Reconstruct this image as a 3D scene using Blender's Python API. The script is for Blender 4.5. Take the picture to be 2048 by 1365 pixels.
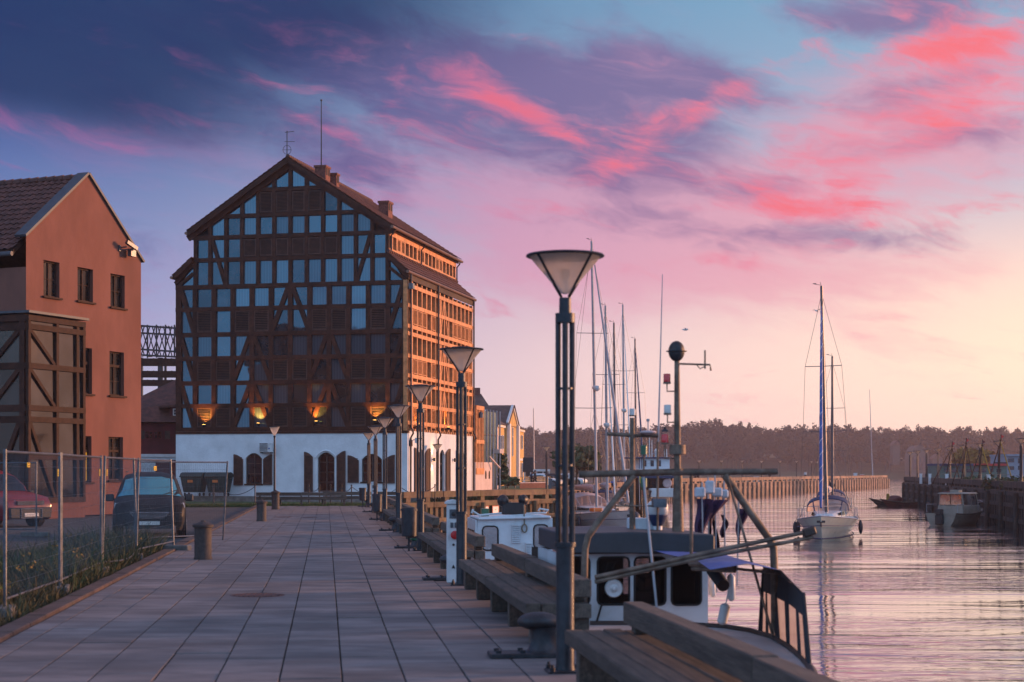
import bpy, bmesh, math, random
import numpy as np
from mathutils import Vector, Matrix
random.seed(7); RS = np.random.RandomState(5)
for o in list(bpy.data.objects): bpy.data.objects.remove(o)
scene = bpy.context.scene
COL = scene.collection
R = math.radians

# ------------------------------------------------------------------ camera
cam_d = bpy.data.cameras.new("camera"); cam = bpy.data.objects.new("camera", cam_d); COL.objects.link(cam)
cam.location = (0, 0, 1.7); cam.rotation_euler = (R(90), 0, 0)
cam_d.lens = 58.0; cam_d.sensor_width = 36.0; cam_d.shift_y = 260.5/2048
cam_d.clip_end = 6000
cam_d.dof.use_dof = True; cam_d.dof.focus_distance = 92; cam_d.dof.aperture_fstop = 3.2
scene.camera = cam
scene.render.engine = 'CYCLES'
vs = scene.view_settings
vs.view_transform = 'Standard'; vs.look = 'None'; vs.exposure = 0.0; vs.gamma = 1.0; vs.use_curve_mapping = False
scene.cycles.max_bounces = 6; scene.cycles.diffuse_bounces = 2; scene.cycles.glossy_bounces = 3
scene.cycles.transparent_max_bounces = 12; scene.cycles.transmission_bounces = 4; scene.cycles.volume_bounces = 0

# ------------------------------------------------------------------ world: dusk sky with clouds
def lin(c):
    return tuple(((x/255)/12.92 if x/255 <= .04045 else (((x/255)+.055)/1.055)**2.4) for x in c)
class NT:
    def __init__(s, tree): s.t = tree; s.n = tree.nodes; s.l = tree.links
    def new(s, kind, **kw):
        n = s.n.new(kind)
        for k, v in kw.items(): setattr(n, k, v)
        return n
    def put(s, sock, v):
        if v is None: return
        if hasattr(v, 'is_output'): s.l.new(v, sock)
        else:
            try: sock.default_value = v
            except Exception: sock.default_value = tuple(v) + (1,)
    def m(s, op, a, b=None, c=None, clamp=False):
        n = s.new('ShaderNodeMath', operation=op, use_clamp=clamp)
        for i, v in enumerate((a, b, c)): s.put(n.inputs[i], v) if v is not None else None
        return n.outputs[0]
    def vm(s, op, a, b=None):
        n = s.new('ShaderNodeVectorMath', operation=op); s.put(n.inputs[0], a); s.put(n.inputs[1], b)
        return n.outputs[0]
    def comb(s, x, y, z):
        n = s.new('ShaderNodeCombineXYZ')
        for i, v in enumerate((x, y, z)): s.put(n.inputs[i], v)
        return n.outputs[0]
    def sep(s, v):
        n = s.new('ShaderNodeSeparateXYZ'); s.put(n.inputs[0], v); return n.outputs
    def mix(s, f, a, b, blend='MIX'):
        n = s.new('ShaderNodeMix', data_type='RGBA', blend_type=blend); n.clamp_factor = True
        s.put(n.inputs[0], f); s.put(n.inputs[6], a); s.put(n.inputs[7], b); return n.outputs[2]
    def ss(s, x, lo, hi, a=0., b=1.):
        n = s.new('ShaderNodeMapRange', interpolation_type='SMOOTHSTEP')
        for i, v in enumerate((x, lo, hi, a, b)): s.put(n.inputs[i], v)
        return n.outputs[0]
    def noise(s, vec, scale, detail=4, rough=.55, dist=0., col=False):
        n = s.new('ShaderNodeTexNoise'); s.put(n.inputs['Vector'], vec)
        n.inputs['Scale'].default_value = scale; n.inputs['Detail'].default_value = detail
        n.inputs['Roughness'].default_value = rough; n.inputs['Distortion'].default_value = dist
        return n.outputs[1 if col else 0]
    def ramp(s, f, stops, ip='EASE'):
        n = s.new('ShaderNodeValToRGB'); cr = n.color_ramp; cr.interpolation = ip
        while len(cr.elements) < len(stops): cr.elements.new(.5)
        for e, (p, c) in zip(cr.elements, stops): e.position = p; e.color = tuple(c)[:3] + (1,)
        s.put(n.inputs[0], f); return n.outputs[0]

world = bpy.data.worlds.new("World"); scene.world = world; world.use_nodes = True
W_ = NT(world.node_tree); world.node_tree.nodes.clear()
SUN_AZ = 67.0       # degrees to the right of the view axis (+Y)
SUN_EL = 8.0
def build_sky(n):
    d = n.new('ShaderNodeTexCoord').outputs['Generated']
    d = n.vm('NORMALIZE', d)
    x, y, z = n.sep(d)
    az = n.m('MULTIPLY', n.m('ARCTAN2', x, y), 57.2958)
    el = n.m('MULTIPLY', n.m('ARCSINE', z), 57.2958)
    ela = n.m('MAXIMUM', el, 0.)
    # warm side / cool side / sky behind the camera
    c1 = n.m('COSINE', n.m('MULTIPLY', n.m('SUBTRACT', az, 42.), 1/57.2958))
    warm = n.ss(c1, .46, .97)
    t = n.m('POWER', n.m('DIVIDE', ela, 90.), .5, clamp=True)      # sqrt scale: 1deg .105, 2.5 .167, 5.6 .25, 8 .30, 10 .333, 13 .38, 16 .42
    cool_c = n.ramp(t, [(0, lin((205, 194, 212))), (.105, lin((190, 192, 220))), (.19, lin((160, 176, 216))), (.25, lin((134, 156, 206))),
                        (.30, lin((112, 138, 190))), (.345, lin((84, 108, 168))), (.40, lin((66, 90, 150))), (.6, lin((120, 140, 196))), (1, (.34, .29, .42))], 'LINEAR')
    warm_c = n.ramp(t, [(0, (1.12, .68, .60)), (.12, (1.15, .74, .66)), (.2, (1.06, .68, .66)), (.27, lin((238, 192, 206))),
                        (.33, lin((184, 190, 214))), (.42, lin((132, 178, 208))), (.6, lin((158, 160, 196))), (1, (.34, .29, .42))], 'LINEAR')
    back_c = n.ramp(t, [(0, (.50, .52, .80)), (.2, (.50, .72, 1.15)), (.33, (.50, .90, 1.45)), (.6, (.52, .90, 1.42)), (.8, (.40, .46, .70)), (1, (.34, .29, .42))], 'LINEAR')
    base = n.mix(warm, cool_c, warm_c)
    base = n.mix(n.ss(y, .75, -.35), base, back_c)
    # peach glow low over the sunset, right of the frame
    da = n.m('DIVIDE', n.m('ARCCOSINE', n.m('MINIMUM', n.m('MAXIMUM', n.m('COSINE', n.m('MULTIPLY', n.m('SUBTRACT', az, 30.), 1/57.2958)), -1.), 1.)), R(21))
    de = n.m('DIVIDE', n.m('SUBTRACT', el, 4.2), 4.2)
    glow = n.m('EXPONENT', n.m('MULTIPLY', n.m('ADD', n.m('MULTIPLY', da, da), n.m('MULTIPLY', de, de)), -1.))
    base = n.mix(n.m('MULTIPLY', glow, .95), base, (1.32, 1.02, .68))
    # cloud noise in direction space: streaks stretched sideways and slightly tilted
    st = n.comb(x, n.m('MULTIPLY', y, .7), n.m('MULTIPLY', z, 2.3))
    st = n.vm('ADD', st, n.comb(0., 0., n.m('MULTIPLY', x, .42)))
    wv = n.vm('SUBTRACT', n.noise(st, 7., 4, .55, col=True), (.5, .5, .5))
    wv2 = n.new('ShaderNodeVectorMath', operation='SCALE'); n.put(wv2.inputs[0], wv); wv2.inputs[3].default_value = .13
    sw = n.vm('ADD', st, wv2.outputs[0])
    n1 = n.noise(sw, 8., 9, .60)
    n2 = n.noise(n.vm('ADD', sw, (3.1, 1.7, .4)), 15., 9, .64)
    n3 = n.noise(n.vm('MULTIPLY', n.vm('ADD', sw, (7.1, 4.7, 2.4)), (.55, 1., 1.8)), 26., 7, .62)
    def blobs(lst):
        tot = None
        for (u, v, su, sv, rot, amp) in lst:
            a0 = math.degrees(math.atan((u-1024)/3300)); e0 = math.degrees(math.atan((943-v)/3300))
            k = math.degrees(1/3300)
            dx = n.m('SUBTRACT', az, a0); dy = n.m('SUBTRACT', el, e0)
            cr, sr = math.cos(R(rot)), math.sin(R(rot))
            p = n.m('MULTIPLY', n.m('ADD', n.m('MULTIPLY', dx, cr), n.m('MULTIPLY', dy, sr)), 1/(su*k))
            q = n.m('MULTIPLY', n.m('SUBTRACT', n.m('MULTIPLY', dy, cr), n.m('MULTIPLY', dx, sr)), 1/(sv*k))
            g = n.m('EXPONENT', n.m('MULTIPLY', n.m('ADD', n.m('MULTIPLY', p, p), n.m('MULTIPLY', q, q)), -1.))
            g = n.m('MULTIPLY', g, amp)
            tot = g if tot is None else n.m('ADD', tot, g)
        return tot
    # u, v, half-length, half-height (px of the photograph), tilt, strength
    veil = blobs(VEIL); shade = blobs(SHADE); lit = blobs(LIT)
    far = n.ss(el, 17., 30.)
    shade = n.m('ADD', shade, n.m('MULTIPLY', far, .22))
    shade = n.m('SUBTRACT', shade, n.ss(el, 2.5, 8.5, .6, 0.))
    f1 = n.m('SUBTRACT', n1, .5); f2 = n.m('SUBTRACT', n2, .5); f3 = n.m('SUBTRACT', n3, .5)
    mv = n.ss(n.m('ADD', veil, n.m('ADD', n.m('MULTIPLY', f1, 1.3), n.m('MULTIPLY', f3, .8))), -.02, .85)
    ms = n.ss(n.m('ADD', shade, n.m('ADD', n.m('MULTIPLY', f1, 2.2), n.m('MULTIPLY', f2, .9))), .08, .86)
    ml = n.ss(n.m('ADD', lit, n.m('ADD', n.m('MULTIPLY', f2, 2.3), n.m('MULTIPLY', f3, 1.5))), .20, 1.05)
    hot = n.ss(n.m('ADD', n.m('MULTIPLY', lit, .7), n.m('ADD', n.m('MULTIPLY', f2, 1.6), n.m('MULTIPLY', f3, 1.2))), .45, 1.0)
    veil_c = n.mix(warm, lin((170, 128, 186)), lin((246, 162, 178)))
    shade_c = n.mix(warm, lin((42, 70, 136)), lin((140, 114, 158)))
    shade_c = n.mix(n.m('MULTIPLY', n.ss(n3, .45, .75), .45), shade_c, n.mix(warm, lin((96, 100, 160)), lin((200, 150, 180))))
    lit_c = n.mix(warm, lin((178, 96, 156)), lin((250, 136, 156)))
    hot_c = n.mix(warm, lin((206, 98, 142)), lin((255, 118, 126)))
    dark = n.ss(n.m('ADD', blobs(DARK), n.m('MULTIPLY', f1, .5)), .1, 1.1)
    keep = n.m('SUBTRACT', 1., n.m('MULTIPLY', dark, .75))
    mv = n.m('MULTIPLY', mv, keep); ml = n.m('MULTIPLY', ml, keep)
    c = n.mix(n.m('MULTIPLY', mv, .66), base, veil_c)
    c = n.mix(n.m('MULTIPLY', ms, .84), c, shade_c)
    c = n.mix(n.m('MULTIPLY', dark, .86), c, lin((18, 52, 98)))
    c = n.mix(n.m('MULTIPLY', ml, .74), c, lit_c)
    c = n.mix(n.m('MULTIPLY', n.m('MULTIPLY', hot, ml), .85), c, hot_c)
    # ground half of the world: dim
    c = n.mix(n.ss(el, -3., -.2, 1., 0.), c, lin((70, 62, 70)))
    return c
VEIL = [(1330, 560, 460, 100, -4, .55), (1650, 300, 440, 110, 14, .36), (1480, 430, 420, 80, 5, .6), (1000, 380, 320, 120, -14, .62), (1300, 420, 260, 100, 0, .5), (1900, 230, 280, 140, 10, .55), (200, 290, 360, 50, -6, .38), (1750, 560, 300, 40, 3, .35)]
SHADE = [(1020, 190, 430, 100, -13, .72), (1330, 200, 170, 90, 8, .66), (560, 110, 560, 100, -6, .7), (1130, 290, 300, 70, -10, .55), (1690, 480, 280, 36, -3, .62),
         (1540, 385, 110, 26, 4, .5), (1880, 190, 220, 34, 10, .38), (1740, 60, 170, 40, -8, .7), (1950, 20, 240, 60, 4, .5), (1180, 440, 300, 40, 0, .28), (1300, 130, 300, 60, -12, .35), (800, 330, 380, 60, -10, .3), (1900, 300, 200, 30, 8, .3)]
DARK = [(-60, 30, 640, 190, -9, 1.25), (430, -40, 620, 140, -4, 1.0), (100, 210, 420, 90, -8, .42)]
LIT = [(1285, 268, 80, 42, 22, .80), (1390, 240, 62, 28, 20, .62), (1510, 160, 130, 34, 22, .58), (1840, 128, 190, 34, 8, .88), (1990, 90, 130, 90, 10, .62),
       (1600, 400, 210, 44, 6, .66), (1680, 425, 130, 26, 0, .66), (1800, 300, 280, 44, 8, .56), (1960, 440, 190, 30, 9, .60), (1090, 245, 140, 26, -26, .66),
       (965, 160, 150, 60, -30, .55), (760, 130, 280, 34, -14, .46), (1740, 462, 26, 12, 0, .7), (1150, 95, 190, 26, -14, .5), (120, 285, 210, 30, -8, .54),
       (450, 262, 170, 18, -8, .5), (560, 175, 280, 40, -10, .38), (1040, 420, 200, 28, 0, .36), (1480, 520, 280, 36, 4, .40), (1930, 210, 190, 60, 8, .54), (1240, 330, 90, 30, 20, .45), (830, 250, 200, 40, -12, .34)]
sky_col = build_sky(W_)
bg = W_.new('ShaderNodeBackground'); W_.put(bg.inputs[0], sky_col); bg.inputs[1].default_value = 1.0
wo = W_.new('ShaderNodeOutputWorld'); W_.l.new(bg.outputs[0], wo.inputs[0])
world.cycles.sampling_method = 'MANUAL'; world.cycles.sample_map_resolution = 512

sun_d = bpy.data.lights.new("sun", 'SUN'); sun = bpy.data.objects.new("sun", sun_d); COL.objects.link(sun)
sun_d.energy = 5.5; sun_d.angle = R(10); sun_d.color = (1.0, .47, .22)
sdir = Vector((math.sin(R(SUN_AZ))*math.cos(R(SUN_EL)), math.cos(R(SUN_AZ))*math.cos(R(SUN_EL)), math.sin(R(SUN_EL))))
sun.rotation_euler = sdir.to_track_quat('Z', 'Y').to_euler(); sun.location = (60, 40, 60)

# ------------------------------------------------------------------ projection helpers (photo pixel -> place)
F = 58/36*2048
def P(u, v, Y): return Vector(((u-1024)/F*Y, Y, 1.7+(943-v)/F*Y))
def GZ(u, v, z=0.): return P(u, v, (1.7-z)*F/(v-943))
QD = Vector((-.1120, .9937, 0)); QN = Vector((.9937, .1120, 0)); QA = math.atan2(.1120, .9937)
def Q(s, t, z=0.): return QD*s + QN*t + Vector((0, 0, z))
class Fr:
    """a vertical plane: a runs along it, o is outwards, z is up"""
    def __init__(s, o, d, n): s.o = o; s.d = d; s.n = n
    def W(s, a, o, z): return Vector((s.o[0]+a*s.d[0]+o*s.n[0], s.o[1]+a*s.d[1]+o*s.n[1], z))
    def pix(s, u, v):
        k = (u-1024)/F
        a = (k*s.o[1]-s.o[0])/(s.d[0]-k*s.d[1]); Y = s.o[1]+a*s.d[1]
        return a, 1.7+(943-v)/F*Y

# ------------------------------------------------------------------ object helpers
OFF = Vector((0, 0, 0))
def link(o, parent=None):
    COL.objects.link(o)
    if parent: o.parent = parent
    return o
def tag(o, label=None, cat=None, group=None, kind=None):
    if label: o['label'] = label
    if cat: o['category'] = cat
    if group: o['group'] = group
    if kind: o['kind'] = kind
    return o
def thing(name, label, cat, loc=(0, 0, 0), rotz=0., group=None, world_coords=False):
    global OFF
    o = bpy.data.objects.new(name, None); link(o)
    o.empty_display_size = .3
    o.location = loc; o.rotation_euler = (0, 0, rotz)
    OFF = Vector(loc) if world_coords else Vector((0, 0, 0))
    return tag(o, label, cat, group)
def kids(o): return list(o.children)
def copy_tree(o, parent=None):
    c = o.copy(); COL.objects.link(c)
    if parent: c.parent = parent
    for ch in o.children: copy_tree(ch, c)
    return c
def clone(root, loc, rotz=0., label=None, group=None, scale=None):
    c = copy_tree(root); c.location = loc; c.rotation_euler = (0, 0, rotz)
    if label: c['label'] = label
    if group: c['group'] = group
    if scale: c.scale = (scale,)*3 if not hasattr(scale, '__len__') else scale
    return c

class MB:
    def __init__(s): s.v = []; s.f = []
    def add(s, vs, fs):
        b = len(s.v); s.v += [tuple(p) for p in vs]; s.f += [tuple(i+b for i in f) for f in fs]; return s
    def hexa(s, c):   # 8 corners, bottom 0-3 ccw, top 4-7
        return s.add(c, [(3, 2, 1, 0), (4, 5, 6, 7), (0, 1, 5, 4), (1, 2, 6, 5), (2, 3, 7, 6), (3, 0, 4, 7)])
    def box(s, c, d, rot=None):
        x, y, z = d[0]/2, d[1]/2, d[2]/2
        ps = [Vector(p) for p in ((-x, -y, -z), (x, -y, -z), (x, y, -z), (-x, y, -z), (-x, -y, z), (x, -y, z), (x, y, z), (-x, y, z))]
        if rot is not None: ps = [rot @ p for p in ps]
        return s.hexa([p+Vector(c) for p in ps])
    def bx(s, x0, x1, y0, y1, z0, z1): return s.box(((x0+x1)/2, (y0+y1)/2, (z0+z1)/2), (x1-x0, y1-y0, z1-z0))
    def fbox(s, fr, a0, a1, o0, o1, z0, z1):
        W = fr.W
        return s.hexa([W(a0, o0, z0), W(a1, o0, z0), W(a1, o1, z0), W(a0, o1, z0), W(a0, o0, z1), W(a1, o0, z1), W(a1, o1, z1), W(a0, o1, z1)])
    def beam(s, p0, p1, w, h, up=(0, 0, 1)):
        p0, p1 = Vector(p0), Vector(p1); d = (p1-p0).normalized(); up = Vector(up)
        if abs(d.dot(up)) > .98: up = Vector((1, 0, 0))
        x = d.cross(up).normalized()*(w/2); y = x.cross(d).normalized()*(h/2)
        return s.hexa([p0-x-y, p0+x-y, p1+x-y, p1-x-y, p0-x+y, p0+x+y, p1+x+y, p1-x+y])
    def tube(s, p0, p1, r0, r1=None, n=8, cap=True): return s.path([p0, p1], [r0, r0 if r1 is None else r1], n, cap)
    def path(s, pts, r, n=6, cap=True):
        pts = [Vector(p) for p in pts]; rs = r if hasattr(r, '__len__') else [r]*len(pts)
        b = len(s.v); ref = None
        for i, p in enumerate(pts):
            d = (pts[min(i+1, len(pts)-1)]-pts[max(i-1, 0)]).normalized()
            if ref is None: ref = Vector((0, 0, 1)) if abs(d.z) < .9 else Vector((1, 0, 0))
            x = d.cross(ref)
            if x.length < 1e-4: x = d.cross(Vector((.3, 1, .2)))
            x.normalize(); y = d.cross(x).normalized(); ref = x.cross(d)
            for k in range(n):
                a = 2*math.pi*k/n; s.v.append(tuple(p+(x*math.cos(a)+y*math.sin(a))*rs[i]))
        for i in range(len(pts)-1):
            for k in range(n):
                a, c = b+i*n+k, b+i*n+(k+1) % n; s.f.append((a, c, c+n, a+n))
        if cap: s.f.append(tuple(b+k for k in range(n))); s.f.append(tuple(b+(len(pts)-1)*n+k for k in reversed(range(n))))
        return s
    def lathe(s, prof, n=16, c=(0, 0, 0), M=None):
        b = len(s.v); c = Vector(c)
        for (r, z) in prof:
            for k in range(n):
                a = 2*math.pi*k/n; p = Vector((r*math.cos(a), r*math.sin(a), z))
                if M is not None: p = M @ p
                s.v.append(tuple(p+c))
        for i in range(len(prof)-1):
            for k in range(n):
                a, d = b+i*n+k, b+i*n+(k+1) % n; s.f.append((a, d, d+n, a+n))
        s.f.append(tuple(b+k for k in reversed(range(n)))); s.f.append(tuple(b+(len(prof)-1)*n+k for k in range(n)))
        return s
    def sph(s, c, r, n=10, m=7):
        r = r if hasattr(r, '__len__') else (r, r, r)
        prof = [(math.sin(math.pi*i/m), -math.cos(math.pi*i/m)) for i in range(m+1)]
        prof[0] = (.01, -1); prof[-1] = (.01, 1)
        return s.lathe(prof, n, c, Matrix.Diagonal(r))
    def prism(s, poly, W, o0, o1):      # poly of (a,z), extruded from o0 to o1
        k = len(poly)
        vs = [W(a, o0, z) for a, z in poly]+[W(a, o1, z) for a, z in poly]
        fs = [tuple(range(k)), tuple(reversed(range(k, 2*k)))]+[(i, i+k, (i+1) % k+k, (i+1) % k) for i in range(k)]
        return s.add(vs, fs)
    def mesh(s, name, mat=None, smooth=False, fix=True, bevel=0., off=True):
        me = bpy.data.meshes.new(name)
        ofs = OFF if off else Vector((0, 0, 0))
        me.from_pydata([(x-ofs.x, y-ofs.y, z-ofs.z) for x, y, z in s.v], [], s.f)
        if fix or bevel:
            bm = bmesh.new(); bm.from_mesh(me)
            if fix: bmesh.ops.recalc_face_normals(bm, faces=bm.faces)
            if bevel: bmesh.ops.bevel(bm, geom=bm.edges[:], offset=bevel, segments=1, affect='EDGES', profile=.5)
            bm.to_mesh(me); bm.free()
        if mat: me.materials.append(mat)
        if smooth:
            me.polygons.foreach_set('use_smooth', [True]*len(me.polygons))
            me.set_sharp_from_angle(angle=R(38))
        return me
    def build(s, name, mat, parent=None, smooth=False, kind=None, label=None, fix=True, bevel=0.):
        o = bpy.data.objects.new(name, s.mesh(name, mat, smooth, fix, bevel)); link(o, parent)
        if parent is None and OFF.length: o.location = OFF
        return tag(o, label, None, None, kind)
def holed_wall(outer, holes, W, o, depth):
    """front face of a wall in plane o with openings, plus the reveals of the openings"""
    bm = bmesh.new(); loops = []
    for lp in [outer]+holes:
        vs_ = [bm.verts.new(W(a, o, z)) for a, z in lp]; loops.append(vs_)
        for i in range(len(vs_)): bm.edges.new((vs_[i], vs_[(i+1) % len(vs_)]))
    bmesh.ops.triangle_fill(bm, use_beauty=True, use_dissolve=False, edges=bm.edges[:])
    bm.verts.index_update()
    m = MB(); m.add([v.co.copy() for v in bm.verts], [[v.index for v in f.verts] for f in bm.faces]); bm.free()
    for lp in holes:
        k = len(lp); m.add([W(a, o, z) for a, z in lp]+[W(a, o-depth, z) for a, z in lp], [(i, (i+1) % k, (i+1) % k+k, i+k) for i in range(k)])
    return m
def arch(a0, a1, z0, z1, rise, n=8):
    """arched opening outline"""
    pts = [(a0, z0), (a1, z0)]
    for i in range(n+1):
        t = i/n; a = a1+(a0-a1)*t; pts.append((a, z1-rise+rise*math.sin(math.pi*t)**.8 if 0 < t < 1 else z1-rise))
    return pts
_unit = {}
def unit_box(mat, bev=0.):
    key = (mat.name, bev)
    if key not in _unit:
        _unit[key] = MB().box((0, 0, 0), (1, 1, 1)).mesh('block', mat, bevel=bev, off=False)
    return _unit[key]
def ubox(name, mat, parent, M, bev=0., label=None):
    """shared unit block, placed by a matrix (author's world coordinates)"""
    o = bpy.data.objects.new(name, unit_box(mat, bev)); link(o, parent)
    M = M.copy(); M.translation = M.translation-OFF
    o.matrix_local = M
    return tag(o, label)
def fub(name, mat, parent, fr, a0, a1, o0, o1, z0, z1, bev=0.):
    X = Vector((fr.d[0], fr.d[1], 0)); Yv = Vector((fr.n[0], fr.n[1], 0)); c = fr.W((a0+a1)/2, (o0+o1)/2, (z0+z1)/2)
    M = Matrix.Identity(4)
    for i in range(3):
        M[i][0] = X[i]*(a1-a0); M[i][1] = Yv[i]*(o1-o0); M[i][2] = (0, 0, z1-z0)[i]; M[i][3] = c[i]
    return ubox(name, mat, parent, M, bev)
def ubeam(name, mat, parent, p0, p1, w, h, nrm=(0, 0, 1), bev=0.):
    p0, p1 = Vector(p0), Vector(p1); d = p1-p0; u = Vector(nrm); x = d.cross(u).normalized(); u = x.cross(d).normalized(); c = (p0+p1)/2
    M = Matrix.Identity(4)
    for i in range(3): M[i][0] = x[i]*w; M[i][1] = d[i]; M[i][2] = u[i]*h; M[i][3] = c[i]
    return ubox(name, mat, parent, M, bev)
# ------------------------------------------------------------------ materials
MT = {}
def mat(name, col, rough=.6, var=.25, nscale=3., bump=.0, bscale=30., metal=0., spec=.5, rnd=0., stain=None, coords='world', stretch=(1, 1, 1), bdist=.02, coat=0.):
    """principled surface: base colour broken by two noises, random per piece, optional stain colour (col, amount, scale)"""
    m = bpy.data.materials.new(name); m.use_nodes = True; t = m.node_tree; t.nodes.clear(); n = NT(t)
    b = n.new('ShaderNodeBsdfPrincipled'); o = n.new('ShaderNodeOutputMaterial'); t.links.new(b.outputs[0], o.inputs[0])
    if coords == 'world': vec = n.new('ShaderNodeNewGeometry').outputs['Position']
    else: vec = n.new('ShaderNodeTexCoord').outputs['Object']
    if stretch != (1, 1, 1): vec = n.vm('MULTIPLY', vec, stretch)
    c = lin(col) if max(col) > 1.5 else col
    f1 = n.noise(vec, nscale, 6, .62)
    lo = tuple(max(0, x*(1-var*1.3)) for x in c); hi = tuple(min(1, x*(1+var)) for x in c)
    cc = n.mix(n.ss(f1, .3, .7), lo, hi)
    if stain:
        sc, amt, ssc = stain
        sc = lin(sc) if max(sc) > 1.5 else sc
        cc = n.mix(n.m('MULTIPLY', n.ss(n.noise(vec, ssc, 5, .65), .48, .72), amt), cc, sc)
    if rnd:
        oi = n.new('ShaderNodeObjectInfo').outputs['Random']
        k = n.m('ADD', n.m('MULTIPLY', oi, rnd*2), 1-rnd)
        mx = n.new('ShaderNodeVectorMath', operation='SCALE'); n.put(mx.inputs[0], cc); n.put(mx.inputs[3], k); cc = mx.outputs[0]
    n.put(b.inputs['Base Color'], cc)
    n.put(b.inputs['Roughness'], n.m('ADD', rough-.08, n.m('MULTIPLY', f1, .16)))
    b.inputs['Metallic'].default_value = metal; b.inputs['Specular IOR Level'].default_value = spec
    if coat: b.inputs['Coat Weight'].default_value = coat; b.inputs['Coat Roughness'].default_value = .12
    if bump:
        bp = n.new('ShaderNodeBump'); bp.inputs['Strength'].default_value = bump; bp.inputs['Distance'].default_value = bdist
        n.put(bp.inputs['Height'], n.noise(vec, bscale, 5, .6)); t.links.new(bp.outputs[0], b.inputs['Normal'])
    MT[name] = m; return m
def emit_mat(name, col, strength):
    m = bpy.data.materials.new(name); m.use_nodes = True; t = m.node_tree; t.nodes.clear(); n = NT(t)
    e = n.new('ShaderNodeEmission'); n.put(e.inputs[0], lin(col)); e.inputs[1].default_value = strength
    o = n.new('ShaderNodeOutputMaterial'); t.links.new(e.outputs[0], o.inputs[0]); MT[name] = m; return m
def pane_mat(name, dark, refl, gtint=(1, 1, 1), rough=.03, wob=.15, scale=.9, rnd=.3, fres=.5):
    """window glass seen from outside: dark room behind, mirror of the sky in front"""
    m = bpy.data.materials.new(name); m.use_nodes = True; t = m.node_tree; t.nodes.clear(); n = NT(t)
    geo = n.new('ShaderNodeNewGeometry').outputs['Position']
    rn = n.new('ShaderNodeObjectInfo').outputs['Random']
    d = n.new('ShaderNodeBsdfDiffuse')
    nz = n.noise(n.vm('ADD', geo, n.comb(n.m('MULTIPLY', rn, 31.), 0., n.m('MULTIPLY', rn, 17.))), .9, 4, .6)
    n.put(d.inputs[0], n.mix(n.ss(nz, .35, .75), tuple(x*.4 for x in dark), tuple(min(1, x*2.2) for x in dark)))
    if name == 'pane':
        px_ = n.sep(geo)
        fold_shade = n.m('SINE', n.m('MULTIPLY', px_[0], 38.))  # shading of the curtain folds, painted as lighter and darker stripes
        cur = n.mix(n.m('ADD', .5, n.m('MULTIPLY', fold_shade, .3)), (.03, .045, .06), (.06, .08, .10))
        cut = n.m('GREATER_THAN', n.m('FRACT', n.m('MULTIPLY', rn, 7.3)), .45)
        n.put(d.inputs[0], n.mix(cut, n.mix(n.ss(nz, .35, .75), tuple(x*.4 for x in dark), tuple(min(1, x*2.2) for x in dark)), cur))
    g = n.new('ShaderNodeBsdfGlossy'); n.put(g.inputs[0], tuple(gtint)); g.inputs['Roughness'].default_value = rough
    bp = n.new('ShaderNodeBump'); bp.inputs['Strength'].default_value = wob; bp.inputs['Distance'].default_value = .05
    n.put(bp.inputs['Height'], n.noise(geo, scale, 2, .5)); t.links.new(bp.outputs[0], g.inputs['Normal'])
    lw = n.new('ShaderNodeLayerWeight'); lw.inputs[0].default_value = .35
    f = n.m('ADD', n.m('MULTIPLY', lw.outputs['Fresnel'], fres), n.m('MULTIPLY', refl, n.m('ADD', 1-rnd, n.m('MULTIPLY', rn, rnd*2))), clamp=True)
    ms = n.new('ShaderNodeMixShader'); n.put(ms.inputs[0], f); t.links.new(d.outputs[0], ms.inputs[1]); t.links.new(g.outputs[0], ms.inputs[2])
    o = n.new('ShaderNodeOutputMaterial'); t.links.new(ms.outputs[0], o.inputs[0]); MT[name] = m; return m
def thin_glass(name, col, opac):
    m = bpy.data.materials.new(name); m.use_nodes = True; t = m.node_tree; t.nodes.clear(); n = NT(t)
    tr = n.new('ShaderNodeBsdfTransparent'); n.put(tr.inputs[0], col)
    a = n.new('ShaderNodeBsdfDiffuse'); n.put(a.inputs[0], col); l = n.new('ShaderNodeBsdfTranslucent'); n.put(l.inputs[0], col)
    g = n.new('ShaderNodeBsdfGlossy'); g.inputs['Roughness'].default_value = .25
    x1 = n.new('ShaderNodeMixShader'); x1.inputs[0].default_value = .88; t.links.new(a.outputs[0], x1.inputs[1]); t.links.new(l.outputs[0], x1.inputs[2])
    x3 = n.new('ShaderNodeMixShader'); x3.inputs[0].default_value = .04; t.links.new(x1.outputs[0], x3.inputs[1]); t.links.new(g.outputs[0], x3.inputs[2])
    nz = n.noise(n.new('ShaderNodeTexCoord').outputs['Object'], 9., 5, .65)
    x2 = n.new('ShaderNodeMixShader'); n.put(x2.inputs[0], n.m('ADD', opac-.12, n.m('MULTIPLY', nz, .24)))
    t.links.new(tr.outputs[0], x2.inputs[1]); t.links.new(x3.outputs[0], x2.inputs[2])
    o = n.new('ShaderNodeOutputMaterial'); t.links.new(x2.outputs[0], o.inputs[0]); MT[name] = m; return m

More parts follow.
